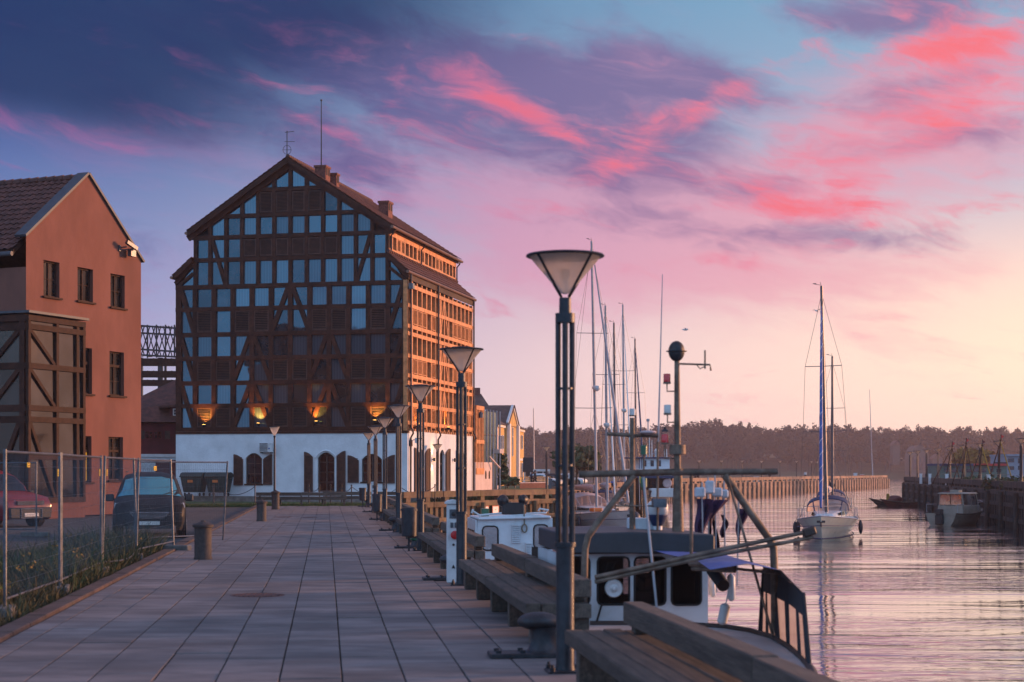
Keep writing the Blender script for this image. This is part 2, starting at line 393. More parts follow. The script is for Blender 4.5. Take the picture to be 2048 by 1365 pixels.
mat('slab', (.172, .142, .140), .82, .28, 1.7, .45, 60., rnd=.17, stain=((.095, .078, .078), .85, .55), stretch=(.6, 1.5, 1), bdist=.008)
mat('slab_far', (.172, .142, .140), .82, .28, 1.7, .3, 40., stain=((.085, .066, .066), .8, .5), bdist=.006)
mat('joint', (.038, .036, .026), .95, .4, 8., .5, 40.)
mat('kerb_stone', (.085, .052, .046), .85, .3, 4., .4, 60., rnd=.2, stain=((.05, .05, .03), .6, 1.2))
mat('asphalt', (.05, .05, .056), .9, .3, 2., .5, 120., stain=((.09, .085, .085), .6, .25))
mat('dirt', (.05, .042, .028), .95, .5, 1.1, .8, 14., stain=((.03, .045, .015), .8, .6), bdist=.08)
mat('lawn', (.05, .085, .02), .95, .45, .9, .6, 30., stain=((.10, .09, .03), .5, .2), bdist=.05)
mat('land', (.05, .06, .03), .95, .4, .05, .3, 2.)
mat('plinth', (.20, .17, .15), .85, .3, 3., .3, 40.)
mat('render_white', (.71, .72, .74), .9, .07, 1.2, .6, 9., stain=((.42, .43, .42), .35, .35), bdist=.03)
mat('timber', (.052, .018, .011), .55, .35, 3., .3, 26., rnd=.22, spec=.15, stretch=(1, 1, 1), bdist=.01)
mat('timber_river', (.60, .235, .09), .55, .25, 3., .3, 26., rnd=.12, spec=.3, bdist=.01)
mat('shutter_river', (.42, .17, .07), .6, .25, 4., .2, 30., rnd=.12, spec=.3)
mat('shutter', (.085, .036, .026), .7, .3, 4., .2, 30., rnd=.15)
mat('core', (.012, .011, .013), .9, .3, 1.)
mat('roof_tile', (.115, .040, .030), .75, .35, 2.5, .4, 30., stain=((.06, .03, .028), .7, 1.5), bdist=.02)
mat('roof_brown', (.11, .062, .05), .8, .35, 1.2, .4, 12., stain=((.05, .035, .03), .7, .5), bdist=.05)
mat('brick', (.17, .055, .04), .85, .4, 9., .6, 30.)
mat('copper', (.20, .10, .065), .4, .2, 4., metal=.4)
mat('pipe', (.05, .03, .025), .45, .2, 5.)
mat('terracotta', (.190, .080, .060), .9, .14, .7, .6, 25., stain=((.165, .062, .044), .7, .45), bdist=.015, stretch=(1, 1, .45), spec=.2)
mat('dark_red', (.13, .018, .02), .85, .25, 1., .4, 20.)
mat('zinc', (.06, .068, .082), .6, .2, 3., metal=.2)
mat('frame_brown', (.040, .019, .014), .7, .3, 5., .2, 30., spec=.12)
mat('steel_dark', (.035, .032, .035), .45, .3, 6., .15, 60., metal=.5, rnd=.1)
mat('lamp_post', (.035, .038, .046), .42, .25, 8., .12, 60., metal=.6, coords='object')
mat('galv', (.11, .12, .14), .42, .25, 8., .1, 60., metal=.7)
mat('wood_grey', (.100, .072, .057), .85, .35, 2.2, .9, 9., rnd=.22, coords='object', stretch=(9, .8, 9), stain=((.07, .06, .05), .7, .9), bdist=.012)
mat('wood_end', (.13, .095, .07), .9, .4, 14., .5, 30., coords='object')
mat('wood_quay', (.16, .095, .055), .85, .4, 1.6, .7, 12., rnd=.25, stain=((.07, .085, .02), .75, .8), bdist=.03)
mat('wood_dark', (.048, .037, .032), .88, .4, 1.2, .7, 10., rnd=.22, stain=((.03, .03, .03), .7, .5), bdist=.03)
mat('wood_pier', (.27, .17, .12), .88, .35, .9, .5, 8., rnd=.25, stain=((.10, .08, .06), .7, .3), bdist=.03)
mat('iron', (.042, .043, .05), .5, .35, 9., .3, 50., metal=.55, stain=((.10, .05, .03), .5, 7.), coords='object')
mat('granite_brown', (.040, .028, .026), .7, .35, 14., .4, 90., coords='object')
mat('concrete', (.13, .125, .12), .92, .3, 5., .5, 60., rnd=.15)
mat('rubber', (.018, .018, .02), .8, .3, 6., .3, 50.)
mat('van_paint', (.010, .008, .009), .5, .1, 4., spec=.2, stain=((.07, .06, .055), .25, 1.8))
mat('red_paint', (.17, .010, .014), .35, .08, 4., coat=.35)
mat('plastic_black', (.02, .02, .023), .6, .2, 6.)
mat('chrome', (.55, .56, .58), .15, .05, 5., metal=1.)
mat('headlight', (.40, .43, .46), .12, .2, 30., spec=.8)
mat('yellow', (.60, .40, .02), .6, .08, 4.)
mat('orange', (.70, .17, .03), .6, .1, 4.)
mat('white_plastic', (.62, .63, .64), .45, .08, 6., stain=((.40, .38, .34), .4, 4.))
mat('hull_white', (.66, .66, .66), .3, .06, 1.5, coat=.3, stain=((.45, .43, .38), .35, .8))
mat('hull_cream', (.62, .59, .48), .3, .06, 1.5, coat=.3, stain=((.40, .36, .28), .35, .8))
mat('bulwark', (.42, .42, .44), .55, .12, 1.5, .2, 20., stain=((.22, .20, .18), .6, 1.4))
mat('boat_cabin', (.60, .64, .68), .45, .06, 2., stain=((.38, .34, .28), .45, 2.2))
mat('boat_trim', (.06, .035, .028), .6, .35, 5., .3, 30.)
mat('navy', (.018, .035, .10), .6, .2, 5.)
mat('blue', (.02, .09, .32), .55, .2, 3.)
mat('tarp_blue', (.05, .09, .30), .55, .25, 2., .5, 6., bdist=.05)
mat('roof_dark', (.030, .034, .042), .55, .25, 3.)
mat('rust_pipe', (.17, .12, .09), .6, .4, 7., .4, 40., metal=.3, coords='object', stain=((.09, .04, .022), .8, 6.))
mat('mast_alu', (.33, .33, .36), .5, .12, 3., metal=.2)
mat('mast_dark', (.10, .09, .10), .45, .2, 3., metal=.4)
mat('rope', (.20, .16, .12), .9, .3, 30.)
mat('wire', (.10, .10, .11), .4, .1, 3., metal=.7)
mat('canvas', (.46, .36, .36), .85, .12, 3., .3, 9., bdist=.03)
mat('red_lens', (.60, .008, .012), .2, .1, 5., spec=.8)
mat('green_lens', (.008, .11, .05), .3, .1, 5., spec=.8)
mat('clear_lens', (.60, .58, .56), .2, .1, 5., spec=.8)
mat('red_plug', (.50, .014, .018), .45, .1, 5.)
mat('purple', (.035, .016, .055), .85, .3, 4., .4, 12., bdist=.03)
mat('foam', (.42, .46, .52), .8, .15, 5., .3, 30.)
mat('fender', (.02, .024, .04), .5, .2, 5.)
mat('red_hull', (.10, .018, .02), .5, .3, 3.)
mat('leaf', (.035, .055, .018), .8, .45, .5, rnd=.0)
mat('leaf_far', (.020, .021, .013), .9, .55, .035, stain=((.055, .034, .011), .7, .018))
mat('leaf_yellow', (.20, .115, .015), .85, .3, .6)
mat('bark', (.05, .035, .025), .9, .3, 4., .6, 20.)
mat('weed', (.060, .052, .022), .9, .5, 3., stain=((.15, .10, .03), .8, 1.5))
mat('hull_shaded', (.27, .24, .20), .5, .12, 1.5, stain=((.12, .11, .09), .5, 1.2))  # pale cruiser hull, with the shade beside the bank wall put into its colour
mat('flower', (.26, .16, .015), .8, .2, 9.)
mat('plaster_yellow', (.56, .34, .11), .9, .1, .5, .2, 12.)
mat('trim_white', (.70, .66, .64), .8, .08, 2.)
mat('pink_wall', (.60, .46, .42), .9, .08, 1.5)
mat('glass_green', (.06, .09, .075), .2, .25, .7, spec=.8)
mat('cloth_dark', (.022, .022, .028), .9, .2, 9.)
mat('cloth_blue', (.04, .055, .10), .9, .2, 9.)
mat('skin', (.36, .20, .15), .7, .1, 9.)
mat('hair', (.03, .02, .014), .8, .2, 9.)
mat('sign_red', (.50, .035, .03), .5, .1, 5.)
mat('sign_white', (.66, .64, .60), .5, .06, 5.)
mat('dumpster', (.020, .034, .034), .55, .25, 4.)
mat('stone_far', (.085, .075, .07), .95, .15, .1)
mat('kiosk_green', (.09, .14, .12), .7, .2, .8, stain=((.07, .11, .09), .6, .5))
mat('kiosk_white', (.24, .27, .33), .7, .1, .8)
mat('manhole', (.10, .05, .045), .7, .3, 9., .5, 60., metal=.3)
pane_mat('pane', (.018, .024, .030), .105, (.42, .80, 1.0), .03, .12, .7, .45, .2)
pane_mat('pane_side', (.02, .017, .016), .03, (.8, .7, .6), .05, .2, .9, .3, .12)
pane_mat('pane_orange', (.014, .014, .015), .03, (1, .85, .7), .06, .04, 1.2, .5, .06)
pane_mat('boat_pane', (.10, .09, .09), .14, (.9, .85, .85), .06, .1, 1.)
pane_mat('dark_pane', (.010, .012, .015), .05, (.8, .9, 1.), .05, .08, 1., .3, .14)
pane_mat('screen', (.02, .05, .055), .62, (.30, .85, .85), .05, .1, .8, 0.)
thin_glass('lamp_glass', (.97, .94, .93), .80)
thin_glass('vinyl', (.42, .36, .34), .55)
thin_glass('dodger_window', (.80, .66, .62), .62)
emit_mat('glow_warm', (255, 190, 90), 7.); emit_mat('glow_room', (255, 176, 64), .55)

# water: dark, glossy, rippled
m = bpy.data.materials.new('water'); m.use_nodes = True; t = m.node_tree; t.nodes.clear(); n = NT(t)
b = n.new('ShaderNodeBsdfPrincipled'); n.put(b.inputs['Base Color'], (.06, .045, .044)); b.inputs['Roughness'].default_value = .06
b.inputs['IOR'].default_value = 1.33; b.inputs['Specular IOR Level'].default_value = 1.
pos = n.new('ShaderNodeNewGeometry').outputs['Position']
wp = n.vm('MULTIPLY', n.vm('ADD', pos, n.vm('MULTIPLY', n.noise(pos, .12, 2, .5, 0., True), (0., 3., 0.))), (.22, 1.0, 1.))
h1 = n.noise(wp, .26, 3, .5, .2); h2 = n.noise(n.vm('ADD', wp, (9., 3., 0.)), 1.35, 4, .55, .3)
h3 = n.noise(n.vm('MULTIPLY', pos, (.05, .12, 1.)), .9, 3, .5)
hh = n.m('ADD', n.m('MULTIPLY', h1, 1.5), n.m('MULTIPLY', n.m('MULTIPLY', h2, .6), n.ss(h3, .35, .65, .15, 1.7)))
bp = n.new('ShaderNodeBump'); bp.inputs['Strength'].default_value = .6; bp.inputs['Distance'].default_value = .15
n.put(bp.inputs['Height'], hh); t.links.new(bp.outputs[0], b.inputs['Normal'])
b.inputs['Coat Weight'].default_value = .7; b.inputs['Coat IOR'].default_value = 1.33; b.inputs['Coat Roughness'].default_value = .05; t.links.new(bp.outputs[0], b.inputs['Coat Normal'])
o = n.new('ShaderNodeOutputMaterial'); t.links.new(b.outputs[0], o.inputs[0]); MT['water'] = m
# ------------------------------------------------------------------ ground, water, far shore
WZ = -2.0
def sheet(name, poly, z, matn, parent=None, kind='structure'):
    m = MB(); m.add([(x, y, z) for x, y in poly], [tuple(range(len(poly)))])
    o = m.build(name, MT[matn], parent, fix=False)
    if o.data.polygons[0].normal.z < 0: o.data.flip_normals()
    if kind: o['kind'] = kind
    return o
OFF = Vector((0, 0, 0))
P0, P1, P2, P3 = (-5.79, 88.), (2.75, 103.), (20.8, 214.), (86.7, 381.)
qe = Q(83.5, 2.6); qs = Q(-60, 2.6)
sheet('ground', [(qs.x, qs.y), (qe.x, qe.y), P0, P1, P2, P3, (80, 387), (13, 262), (0, 268), (-12, 320), (-900, 330), (-900, -80), (-60, -80)], -.06, 'land')
sheet('water', [(-1050, -120), (1050, -120), (1050, 1250), (-1050, 1250)], WZ, 'water')
RB0, RB1 = (46.8, 197.), (26.6, 70.)
rb = sheet('right_bank', [RB1, (20.5, 31.), (400, 20), (400, 420), (150, 380)] + [RB0], .36, 'asphalt')
# far shore: low rise covered by trees
def top_at(x):
    u = 1024+x/880*F
    return float(np.interp(u, [600, 1060, 1130, 1230, 1360, 1440, 1500, 1540, 1580, 1650, 1800, 1900, 2050, 2600], [858, 857, 862, 855, 850, 842, 850, 862, 856, 854, 858, 857, 860, 855]))
def shore_z(x, y):
    top = 1.7+(943-top_at(x))/F*880
    k = min(1, max(0, (y-792)/95)); k = k*k*(3-2*k)
    k2 = min(1, max(0, (y-915)/60))
    return -2.3+min(3.4, max(0, y-786)*.22)+(top-17.5)*k+9.5*k2*(.85+.15*math.sin(x*.05))
m = MB(); nx, ny = 90, 18
ys = [780, 784, 788, 792, 797, 803, 810, 820, 832, 846, 862, 880, 900, 930, 970, 1020, 1100, 1200]#
for j in range(ny):
    for i in range(nx):
        x = -900+i*1900/(nx-1); m.v.append((x, ys[j], shore_z(x, ys[j])))
for j in range(ny-1):
    for i in range(nx-1): a = j*nx+i; m.f.append((a, a+1, a+nx+1, a+nx))
m.build('hills', MT['land'], smooth=True, kind='structure', fix=False)

def leaf_cloud(centers, radii, per, size, rs, flat=.75):
    """many small leaf faces spread through crowns; returns verts, faces arrays"""
    nt = len(centers); N = nt*per
    d = rs.normal(size=(N, 3)); d /= np.linalg.norm(d, axis=1)[:, None]
    r = rs.uniform(.55, 1.0, N)**.6
    C = np.repeat(np.array(centers), per, 0); Rr = np.repeat(np.array(radii), per, 0)
    lump = 1+.22*np.sin(d[:, 0]*5+C[:, 0])*np.cos(d[:, 2]*4+C[:, 1]*1.7)
    c = C+d*Rr*(r*lump)[:, None]
    a = rs.normal(size=(N, 3)); a /= np.linalg.norm(a, axis=1)[:, None]
    b = np.cross(a, d+.01); b /= np.linalg.norm(b, axis=1)[:, None]
    s = (size*rs.uniform(.6, 1.3, N))[:, None]
    v = np.stack([c-a*s-b*s*flat, c+a*s-b*s*flat, c+a*s*.7+b*s*flat, c-a*s*.7+b*s*flat], 1).reshape(-1, 3)
    return v
def quads_mesh(name, v, mat_):
    me = bpy.data.meshes.new(name); nq = len(v)//4
    me.vertices.add(len(v)); me.vertices.foreach_set('co', v.astype(np.float32).ravel())
    me.loops.add(nq*4); me.loops.foreach_set('vertex_index', np.arange(nq*4, dtype=np.int32))
    me.polygons.add(nq); me.polygons.foreach_set('loop_start', np.arange(0, nq*4, 4, dtype=np.int32))
    me.update(calc_edges=True); me.materials.append(mat_); return me
rs = np.random.RandomState(3); cs, rr = [], []; trunks = MB()
for k in range(1500):
    y = 800+rs.rand()**.8*110; x = rs.uniform(-150, 460)*y/850
    g = shore_z(x*1., y); h = rs.uniform(12, 18.5); tall = rs.rand() < .25
    rx = rs.uniform(2.4, 4.6)*(.75 if tall else 1.15); rz = h*(.33 if tall else .36)
    cs.append((x, y, g+h-rz)); rr.append((rx, rx, rz))
    if k % 3 == 0: trunks.tube((x, y, g), (x, y, g+h*.6), .3, .15, 5, False)
v = leaf_cloud(cs, rr, 360, .56, rs, .6)
fo = bpy.data.objects.new('forest', quads_mesh('forest', v, MT['leaf_far'])); link(fo)
tag(fo, 'hazy wooded rise of mixed autumn trees along the far shore', 'forest', kind='stuff')
OFF = Vector((0, 0, 0)); tr_o = trunks.build('trunks', MT['bark'], fo, fix=False); tr_o['kind'] = 'stuff'

# old domed brick fort and low pale houses seen faintly on the far shore
t = thing('fort', 'pale arched fort building standing low among trees on the far shore', 'building', P(1838, 950, 786), world_coords=True)
fy = 780
mb = MB(); mb.prism([(P(1820, 900, fy).x, -.5), (P(1857, 900, fy).x, -.5)]+[(P(1838.5, 0, fy).x+4.6*math.cos(a), 8+6.0*math.sin(a)) for a in np.linspace(0, math.pi, 14)], lambda a, o, z: Vector((a, fy+o, z)), 0, 10)
mb.build('wall', MT['stone_far'], t)
for uu in (1829, 1838, 1847):
    c = P(uu, 0, fy).x
    MB().prism(arch(c-.8, c+.8, 2.5, 8.5, .8, 5), lambda a, o, z: Vector((a, fy+o, z)), -.15, .1).build('window', MT['dark_pane'], t)
for i, (u0, u1, v0, v1, lab) in enumerate(((1786, 1800, 887, 897, 'small pale house high between the trees of the far shore'), (1866, 1884, 914, 926, 'low pale house at the waterline of the far shore'))):
    y0 = 795; a, b = P(u0, v1, y0), P(u1, v0, y0)
    t = thing('house', lab, 'house', (a.x, y0, a.z), world_coords=True)
    MB().bx(a.x, b.x, y0, y0+7, a.z-8, b.z-1.).build('wall', MT['stone_far'], t)
    MB().prism([(a.x-.4, b.z-1), (b.x+.4, b.z-1), ((a.x+b.x)/2, b.z+1.4)], lambda p, o, z: Vector((p, y0+o, z)), -.4, 7.4).build('roof', MT['roof_brown'], t)

# ------------------------------------------------------------------ haze over the whole place
def haze():
    m = bpy.data.materials.new('haze'); m.use_nodes = True; t = m.node_tree; t.nodes.clear(); n = NT(t)
    v = n.new('ShaderNodeVolumePrincipled'); n.put(v.inputs['Color'], (.98, .84, .90)); v.inputs['Density'].default_value = HAZE; v.inputs['Anisotropy'].default_value = .25
    o = n.new('ShaderNodeOutputMaterial'); t.links.new(v.outputs[0], o.inputs['Volume'])
    ob = MB().bx(-1100, 1100, -160, 1300, -3.4, 31).build('haze', m, None); ob['kind'] = 'stuff'; tag(ob, 'thin evening haze over the harbour', 'haze')
    ob.display_type = 'WIRE'
HAZE = .00025
OFF = Vector((0, 0, 0)); haze()

# ------------------------------------------------------------------ quay deck: slabs with mossy joints
def qpoly(s0, s1, t0, t1): return [tuple(Q(s, t))[:2] for s, t in ((s0, t0), (s1, t0), (s1, t1), (s0, t1))]
deck = sheet('quay_deck', qpoly(-6, 81.6, -3.2, 2.6), -.042, 'joint')
te = [-3.2]+[-2.937+.5115*k for k in range(11)]+[2.6]
def slab_mb(w, l):
    m = MB(); w, l = w/2-.006, l/2-.006; c = .006
    m.add([(-w, -l, -.04), (w, -l, -.04), (w, l, -.04), (-w, l, -.04), (-w, -l, -c), (w, -l, -c), (w, l, -c), (-w, l, -c),
           (-w+c, -l+c, 0), (w-c, -l+c, 0), (w-c, l-c, 0), (-w+c, l-c, 0)],
          [(0, 1, 5, 4), (1, 2, 6, 5), (2, 3, 7, 6), (3, 0, 4, 7), (4, 5, 9, 8), (5, 6, 10, 9), (6, 7, 11, 10), (7, 4, 8, 11), (8, 9, 10, 11)])
    return m
LS = 1.02; slabm = {}; rest = MB(); count = 0
for ci in range(12):
    w = te[ci+1]-te[ci]; key = round(w, 3)
    if key not in slabm: slabm[key] = slab_mb(w, LS).mesh('slab', MT['slab'], fix=False)
for ri in range(-17, 70):
    for ci in range(12):
        s = 11.6+ri*LS+(LS/2 if ci % 2 else 0)+.5; tc = (te[ci]+te[ci+1])/2
        if s > 81: continue
        z = RS.normal()*.0022
        if 0 <= ri < 25:
            o = bpy.data.objects.new('slab', slabm[round(te[ci+1]-te[ci], 3)]); link(o, deck)
            o.location = Q(s, tc, z); o.rotation_euler = (RS.normal()*.002, RS.normal()*.002, QA)
        else:
            w = (te[ci+1]-te[ci])/2-.006
            c = [Q(s+a*(LS/2-.006), tc+b*w, z+zz) for zz in (-.04, 0) for a, b in ((-1, -1), (-1, 1), (1, 1), (1, -1))]; rest.hexa(c)
rest.build('paving', MT['slab_far'], deck, kind='stuff', fix=True)
# kerb stones along the left edge
kb = MB().box((0, 0, -.05), (.24, .985, .16)).mesh('kerb_stone', MT['kerb_stone'], bevel=.012)
kerb = sheet('kerb_bed', qpoly(-6, 84, -3.46, -3.2), -.05, 'joint')
for k in range(84):
    o = bpy.data.objects.new('kerb_stone', kb); link(o, kerb); o.location = Q(-1+k*1.0, -3.33, .012+RS.normal()*.004); o.rotation_euler = (0, RS.normal()*.01, QA)
# land left of the quay: weedy verge near the fence, asphalt car park beyond
g0 = Q(36.5, -3.46)
sheet('dirt_verge', [tuple(Q(s, t))[:2] for s, t in ((-6, -3.46), (37.5, -3.46), (37.0, -4.3), (37.8, -7.2), (41.5, -12.), (46, -24), (30, -40), (-6, -40))], -.034, 'dirt')
sheet('car_park', [tuple(Q(s, t))[:2] for s, t in ((-6, -3.47), (80.5, -3.47), (79.5, -30), (70, -60), (-6, -60))], -.052, 'asphalt')
sheet('grass_strip', [tuple(Q(s, t))[:2] for s, t in ((81.6, -13), (81.6, 2.6), (83.5, 2.6))]+[(-5.9, 88.), (-4.6, 90.6), (-20.2, 96.)], -.03, 'lawn')
sheet('lawn', [(-5.6, 88.4), (2.2, 102.6), (3.3, 110), (8, 140), (11, 175), (2, 180), (-6, 175), (-3.5, 112), (-5.4, 93.)], .02, 'lawn')

# manhole covers in the paving
def manhole(u, v, r, lab):
    p = GZ(u, v, 0); t = thing('manhole_cover', lab, 'manhole cover', (p.x, p.y, .001))
    MB().lathe([(r, -.02), (r, .004), (r-.03, .005), (r-.035, .001), (.01, .001)], 28).build('frame', MT['manhole'], t)
    m = MB()
    for k in range(-4, 5):
        w = math.sqrt(max(0, (r-.06)**2-(k*r/5)**2)); m.box((k*r/5, 0, .004), (.025, w*1.9, .006))
    m.build('rib', MT['manhole'], t)
manhole(515, 1191, .37, 'rusty round manhole cover in the near paving, largest of the three')
manhole(565, 1034.5, .33, 'dark round manhole cover in the far paving, left of the two')
manhole(620, 1036, .30, 'dark round manhole cover in the far paving, right of the two')

# ------------------------------------------------------------------ timber quay walls
def quay_wall(name, label, a, b, side, ztop, matn, pitch=.3, wales=(), cap=(.4, .3), guard=None, pile=None, seg=4., cat='quay wall', sheetd=.09, parts=True):
    d = Vector((b[0]-a[0], b[1]-a[1], 0)); L = d.length; d.normalize(); nrm = Vector((d.y, -d.x, 0))*side
    fr = Fr((a[0], a[1]), (d.x, d.y), (nrm.x, nrm.y))
    t = thing(name, label, cat, (a[0], a[1], WZ), world_coords=True)
    m = MB(); k = 0; x = 0
    while x < L:
        dd = sheetd if k % 2 else 0.
        m.fbox(fr, x+.006, min(L, x+pitch)-.006, -.25, -.02+dd-(.02 if k % 5 == 2 else 0), WZ-1, ztop-.02-.03*(k % 3)); x += pitch; k += 1
    m.build('sheet_plank', MT[matn], t, kind='stuff', fix=False)
    def pieces(nm, z0, z1, o0, o1, ofs=0., gap=.02):
        x = -ofs
        while x < L:
            x0, x1 = max(0, x)+gap, min(L, x+seg)-gap
            if x1-x0 > .3: fub(nm, MT[matn], t, fr, x0, x1, o0+random.uniform(0, .015), o1+random.uniform(-.02, .02), z0, z1+random.uniform(-.015, .015))
            x += seg
    pieces('cap_beam', ztop-cap[1], ztop, -.35, .16, seg*.3)
    for i, z in enumerate(wales): pieces('wale_beam', z-.13, z+.13, .05, .24, seg*(.2+.3*i))
    if guard:
        z0, z1, pw = guard; pieces('guard_beam', z0, z1, -.30, .02, 0)
        x = .5
        while x < L-.2:
            fub('guard_block', MT[matn], t, fr, x-pw/2, x+pw/2, -.27, -.01, ztop-.01, z0+.01); x += seg/2.05
    if pile:
        x = pile[0]*.5
        while x < L:
            p = fr.W(x, .19+pile[1], 0); q = bpy.data.objects.new('pile', MB().tube((0, 0, 0), (0, 0, ztop-.1-WZ+1), pile[1], pile[1]*.95, 7).mesh('pile', MT[matn], off=False) if 'p'+str(pile)+matn not in slabm else slabm['p'+str(pile)+matn])
            slabm['p'+str(pile)+matn] = q.data; link(q, t); q.location = Vector((p.x, p.y, WZ-1))-OFF; x += pile[0]
    return t, fr, L
q0 = Q(-6, 2.6); q1 = Q(83.5, 2.6)
quay_wall('quay_wall', 'dark timber face of the near quay below the benches', tuple(q0)[:2], tuple(q1)[:2], 1, -.02, 'wood_quay', .3, (-.9,), (.3, .26))
quay_wall('quay_wall', 'short timber quay wall closing the corner of the basin by the tower', tuple(q1)[:2], P0, 1, .0, 'wood_quay', .3, (-.8,), (.3, .3), None, (2.5, .15))
wf, FRA, LA = quay_wall('quay_wall', 'mossy brown timber quay wall with guard beam below the lawn', P0, P1, 1, .02, 'wood_quay', .28, (-1.0,), (.4, .30), (.27, .60, .42), (3.1, .16))
quay_wall('quay_wall', 'long timber quay wall behind the moored yachts', P1, P2, 1, .05, 'wood_pier', .5, (-.55, -1.2), (.4, .3), (.35, .75, .7), (3.6, .2), 5.)
quay_wall('pier', 'sunlit timber pier reaching out into the river beyond the yachts', P2, P3, 1, .05, 'wood_pier', 1.5, (-.75,), (.5, .35), (.30, .78, 1.1), None, 7.5, 'pier', .5)
quay_wall('pier', 'square timber head of the long pier, facing the open river', P3, (80.5, 386.5), 1, .05, 'wood_pier', 1.2, (-.8,), (.5, .35), (.30, .78, .9), None, 7.5, 'pier', .4)
quay_wall('quay_wall', 'dark timber quay wall along the right bank of the river', (20.5, 31.), RB0, -1, .42, 'wood_dark', .45, (-.50, -1.45), (.5, .30), (.62, 1.05, .5), (7., .17), 4.5, 'quay wall', .16)
quay_wall('quay_wall', 'dark timber end face of the right bank beyond its last lamp', RB0, (150, 380), -1, .42, 'wood_dark', .6, (-.6,), (.5, .30), None, (7., .17), 6.)
# ------------------------------------------------------------------ the tall half-timbered mill building
C0 = (-5.89, 93.0); BZ = .30
TF = Fr(C0, (-.9766, .2149), (-.2149, -.9766))     # front: a runs to the left in the picture
TS = Fr(C0, (.2149, .9766), (.9766, -.2149))       # river side: a runs away from the camera
FW, SL = 14.0, 15.4
tower = thing('half_timbered_building', 'tall half-timbered mill building with glazed gable and white ground floor', 'building', (C0[0], C0[1], BZ), world_coords=True)
mt = MT
def clip(poly, f):
    out = []
    for i in range(len(poly)):
        p, q = poly[i], poly[(i+1) % len(poly)]; a, b = f(*p), f(*q)
        if a >= 0: out.append(p)
        if (a >= 0) != (b >= 0): k = a/(a-b); out.append((p[0]+(q[0]-p[0])*k, p[1]+(q[1]-p[1])*k))
    return out
RZ = [4.12, 5.49, 6.81, 8.24, 9.62, 11.09, 12.38]           # rows of the lower storeys
UZ = [12.38, 13.94, 15.23, 16.44, 17.90]                    # rows of the gable
EA, EZ, SLP = .85, 15.42, (19.42-15.42)/(7-.85)             # inner edge of gable roof timbers
def roof_z(a): return EZ+(min(a, FW-a)-EA)*SLP
UP = [1.12+(FW-2.24)/12*i for i in range(13)]
LP = [FW/12*i for i in range(13)]
# -- white ground floor with arched openings
holes = []; opens = []
def op(u0, u1, v0, v1, fr, kind):
    a0, z0 = fr.pix(u0, v1); a1, z1 = fr.pix(u1, v0); a0, a1 = min(a0, a1), max(a0, a1)
    h = arch(a0, a1, z0, z1, .32); return (a0, a1, z0, z1, h, kind)
fo_ = [op(491, 524, 906.5, 969, TF, 'w'), op(635, 669, 905, 984.5, TF, 'd'), op(723, 764, 908, 965, TF, 'w')]
m = holed_wall([(0, BZ-.4), (FW, BZ-.4), (FW, 4.1), (0, 4.1)], [o_[4] for o_ in fo_], TF.W, 0., .28)
so_ = [op(839, 848, 900, 984, TS, 'w'), op(879.5, 889.5, 900, 985, TS, 'w'), op(920.5, 930, 905, 982, TS, 'w')]
m2 = holed_wall([(0, BZ-.4), (SL, BZ-.4), (SL, 4.1), (0, 4.1)], [o_[4] for o_ in so_], TS.W, 0., .28)
m.add(m2.v, m2.f)
m.add([TF.W(FW, 0, BZ-.4), TF.W(FW, -SL, BZ-.4), TF.W(FW, -SL, 4.1), TF.W(FW, 0, 4.1)], [(0, 1, 2, 3)])
m.add([TF.W(0, -SL, BZ-.4), TF.W(FW, -SL, BZ-.4), TF.W(FW, -SL, 4.1), TF.W(0, -SL, 4.1)], [(0, 1, 2, 3)])
m.build('ground_floor_wall', mt['render_white'], tower, fix=False)
for fr, lst in ((TF, fo_), (TS, so_)):
    for (a0, a1, z0, z1, h, kind) in lst:
        nm = 'window' if kind == 'w' else 'door'
        inner = arch(a0+.09, a1-.09, z0+.10, z1-.08, .28)
        f = MB(); k = len(h)
        f.add([fr.W(a, -.14, z) for a, z in h]+[fr.W(a, -.14, z) for a, z in inner]+[fr.W(a, -.2, z) for a, z in inner],
              [(i, (i+1) % k, (i+1) % k+k, i+k) for i in range(k)]+[(i+k, (i+1) % k+k, (i+1) % k+2*k, i+2*k) for i in range(k)])
        am = (a0+a1)/2; nb = 3 if kind == 'w' else 4
        f.fbox(fr, am-.025, am+.025, -.19, -.15, z0+.1, z1-.1)
        for q in range(1, nb): zz = z0+(z1-z0)*q/nb; f.fbox(fr, a0+.08, a1-.08, -.188, -.152, zz-.02, zz+.02)
        fo2 = f.build(nm, mt['boat_trim'], tower, fix=False)
        MB().add([fr.W(a, -.185, z) for a, z in inner], [tuple(range(len(inner)))]).build('pane', mt['dark_pane'], fo2, fix=False)
        if kind == 'w': fub('sill', mt['frame_brown'], tower, fr, a0-.06, a1+.06, -.2, .05, z0-.06, z0+.02)
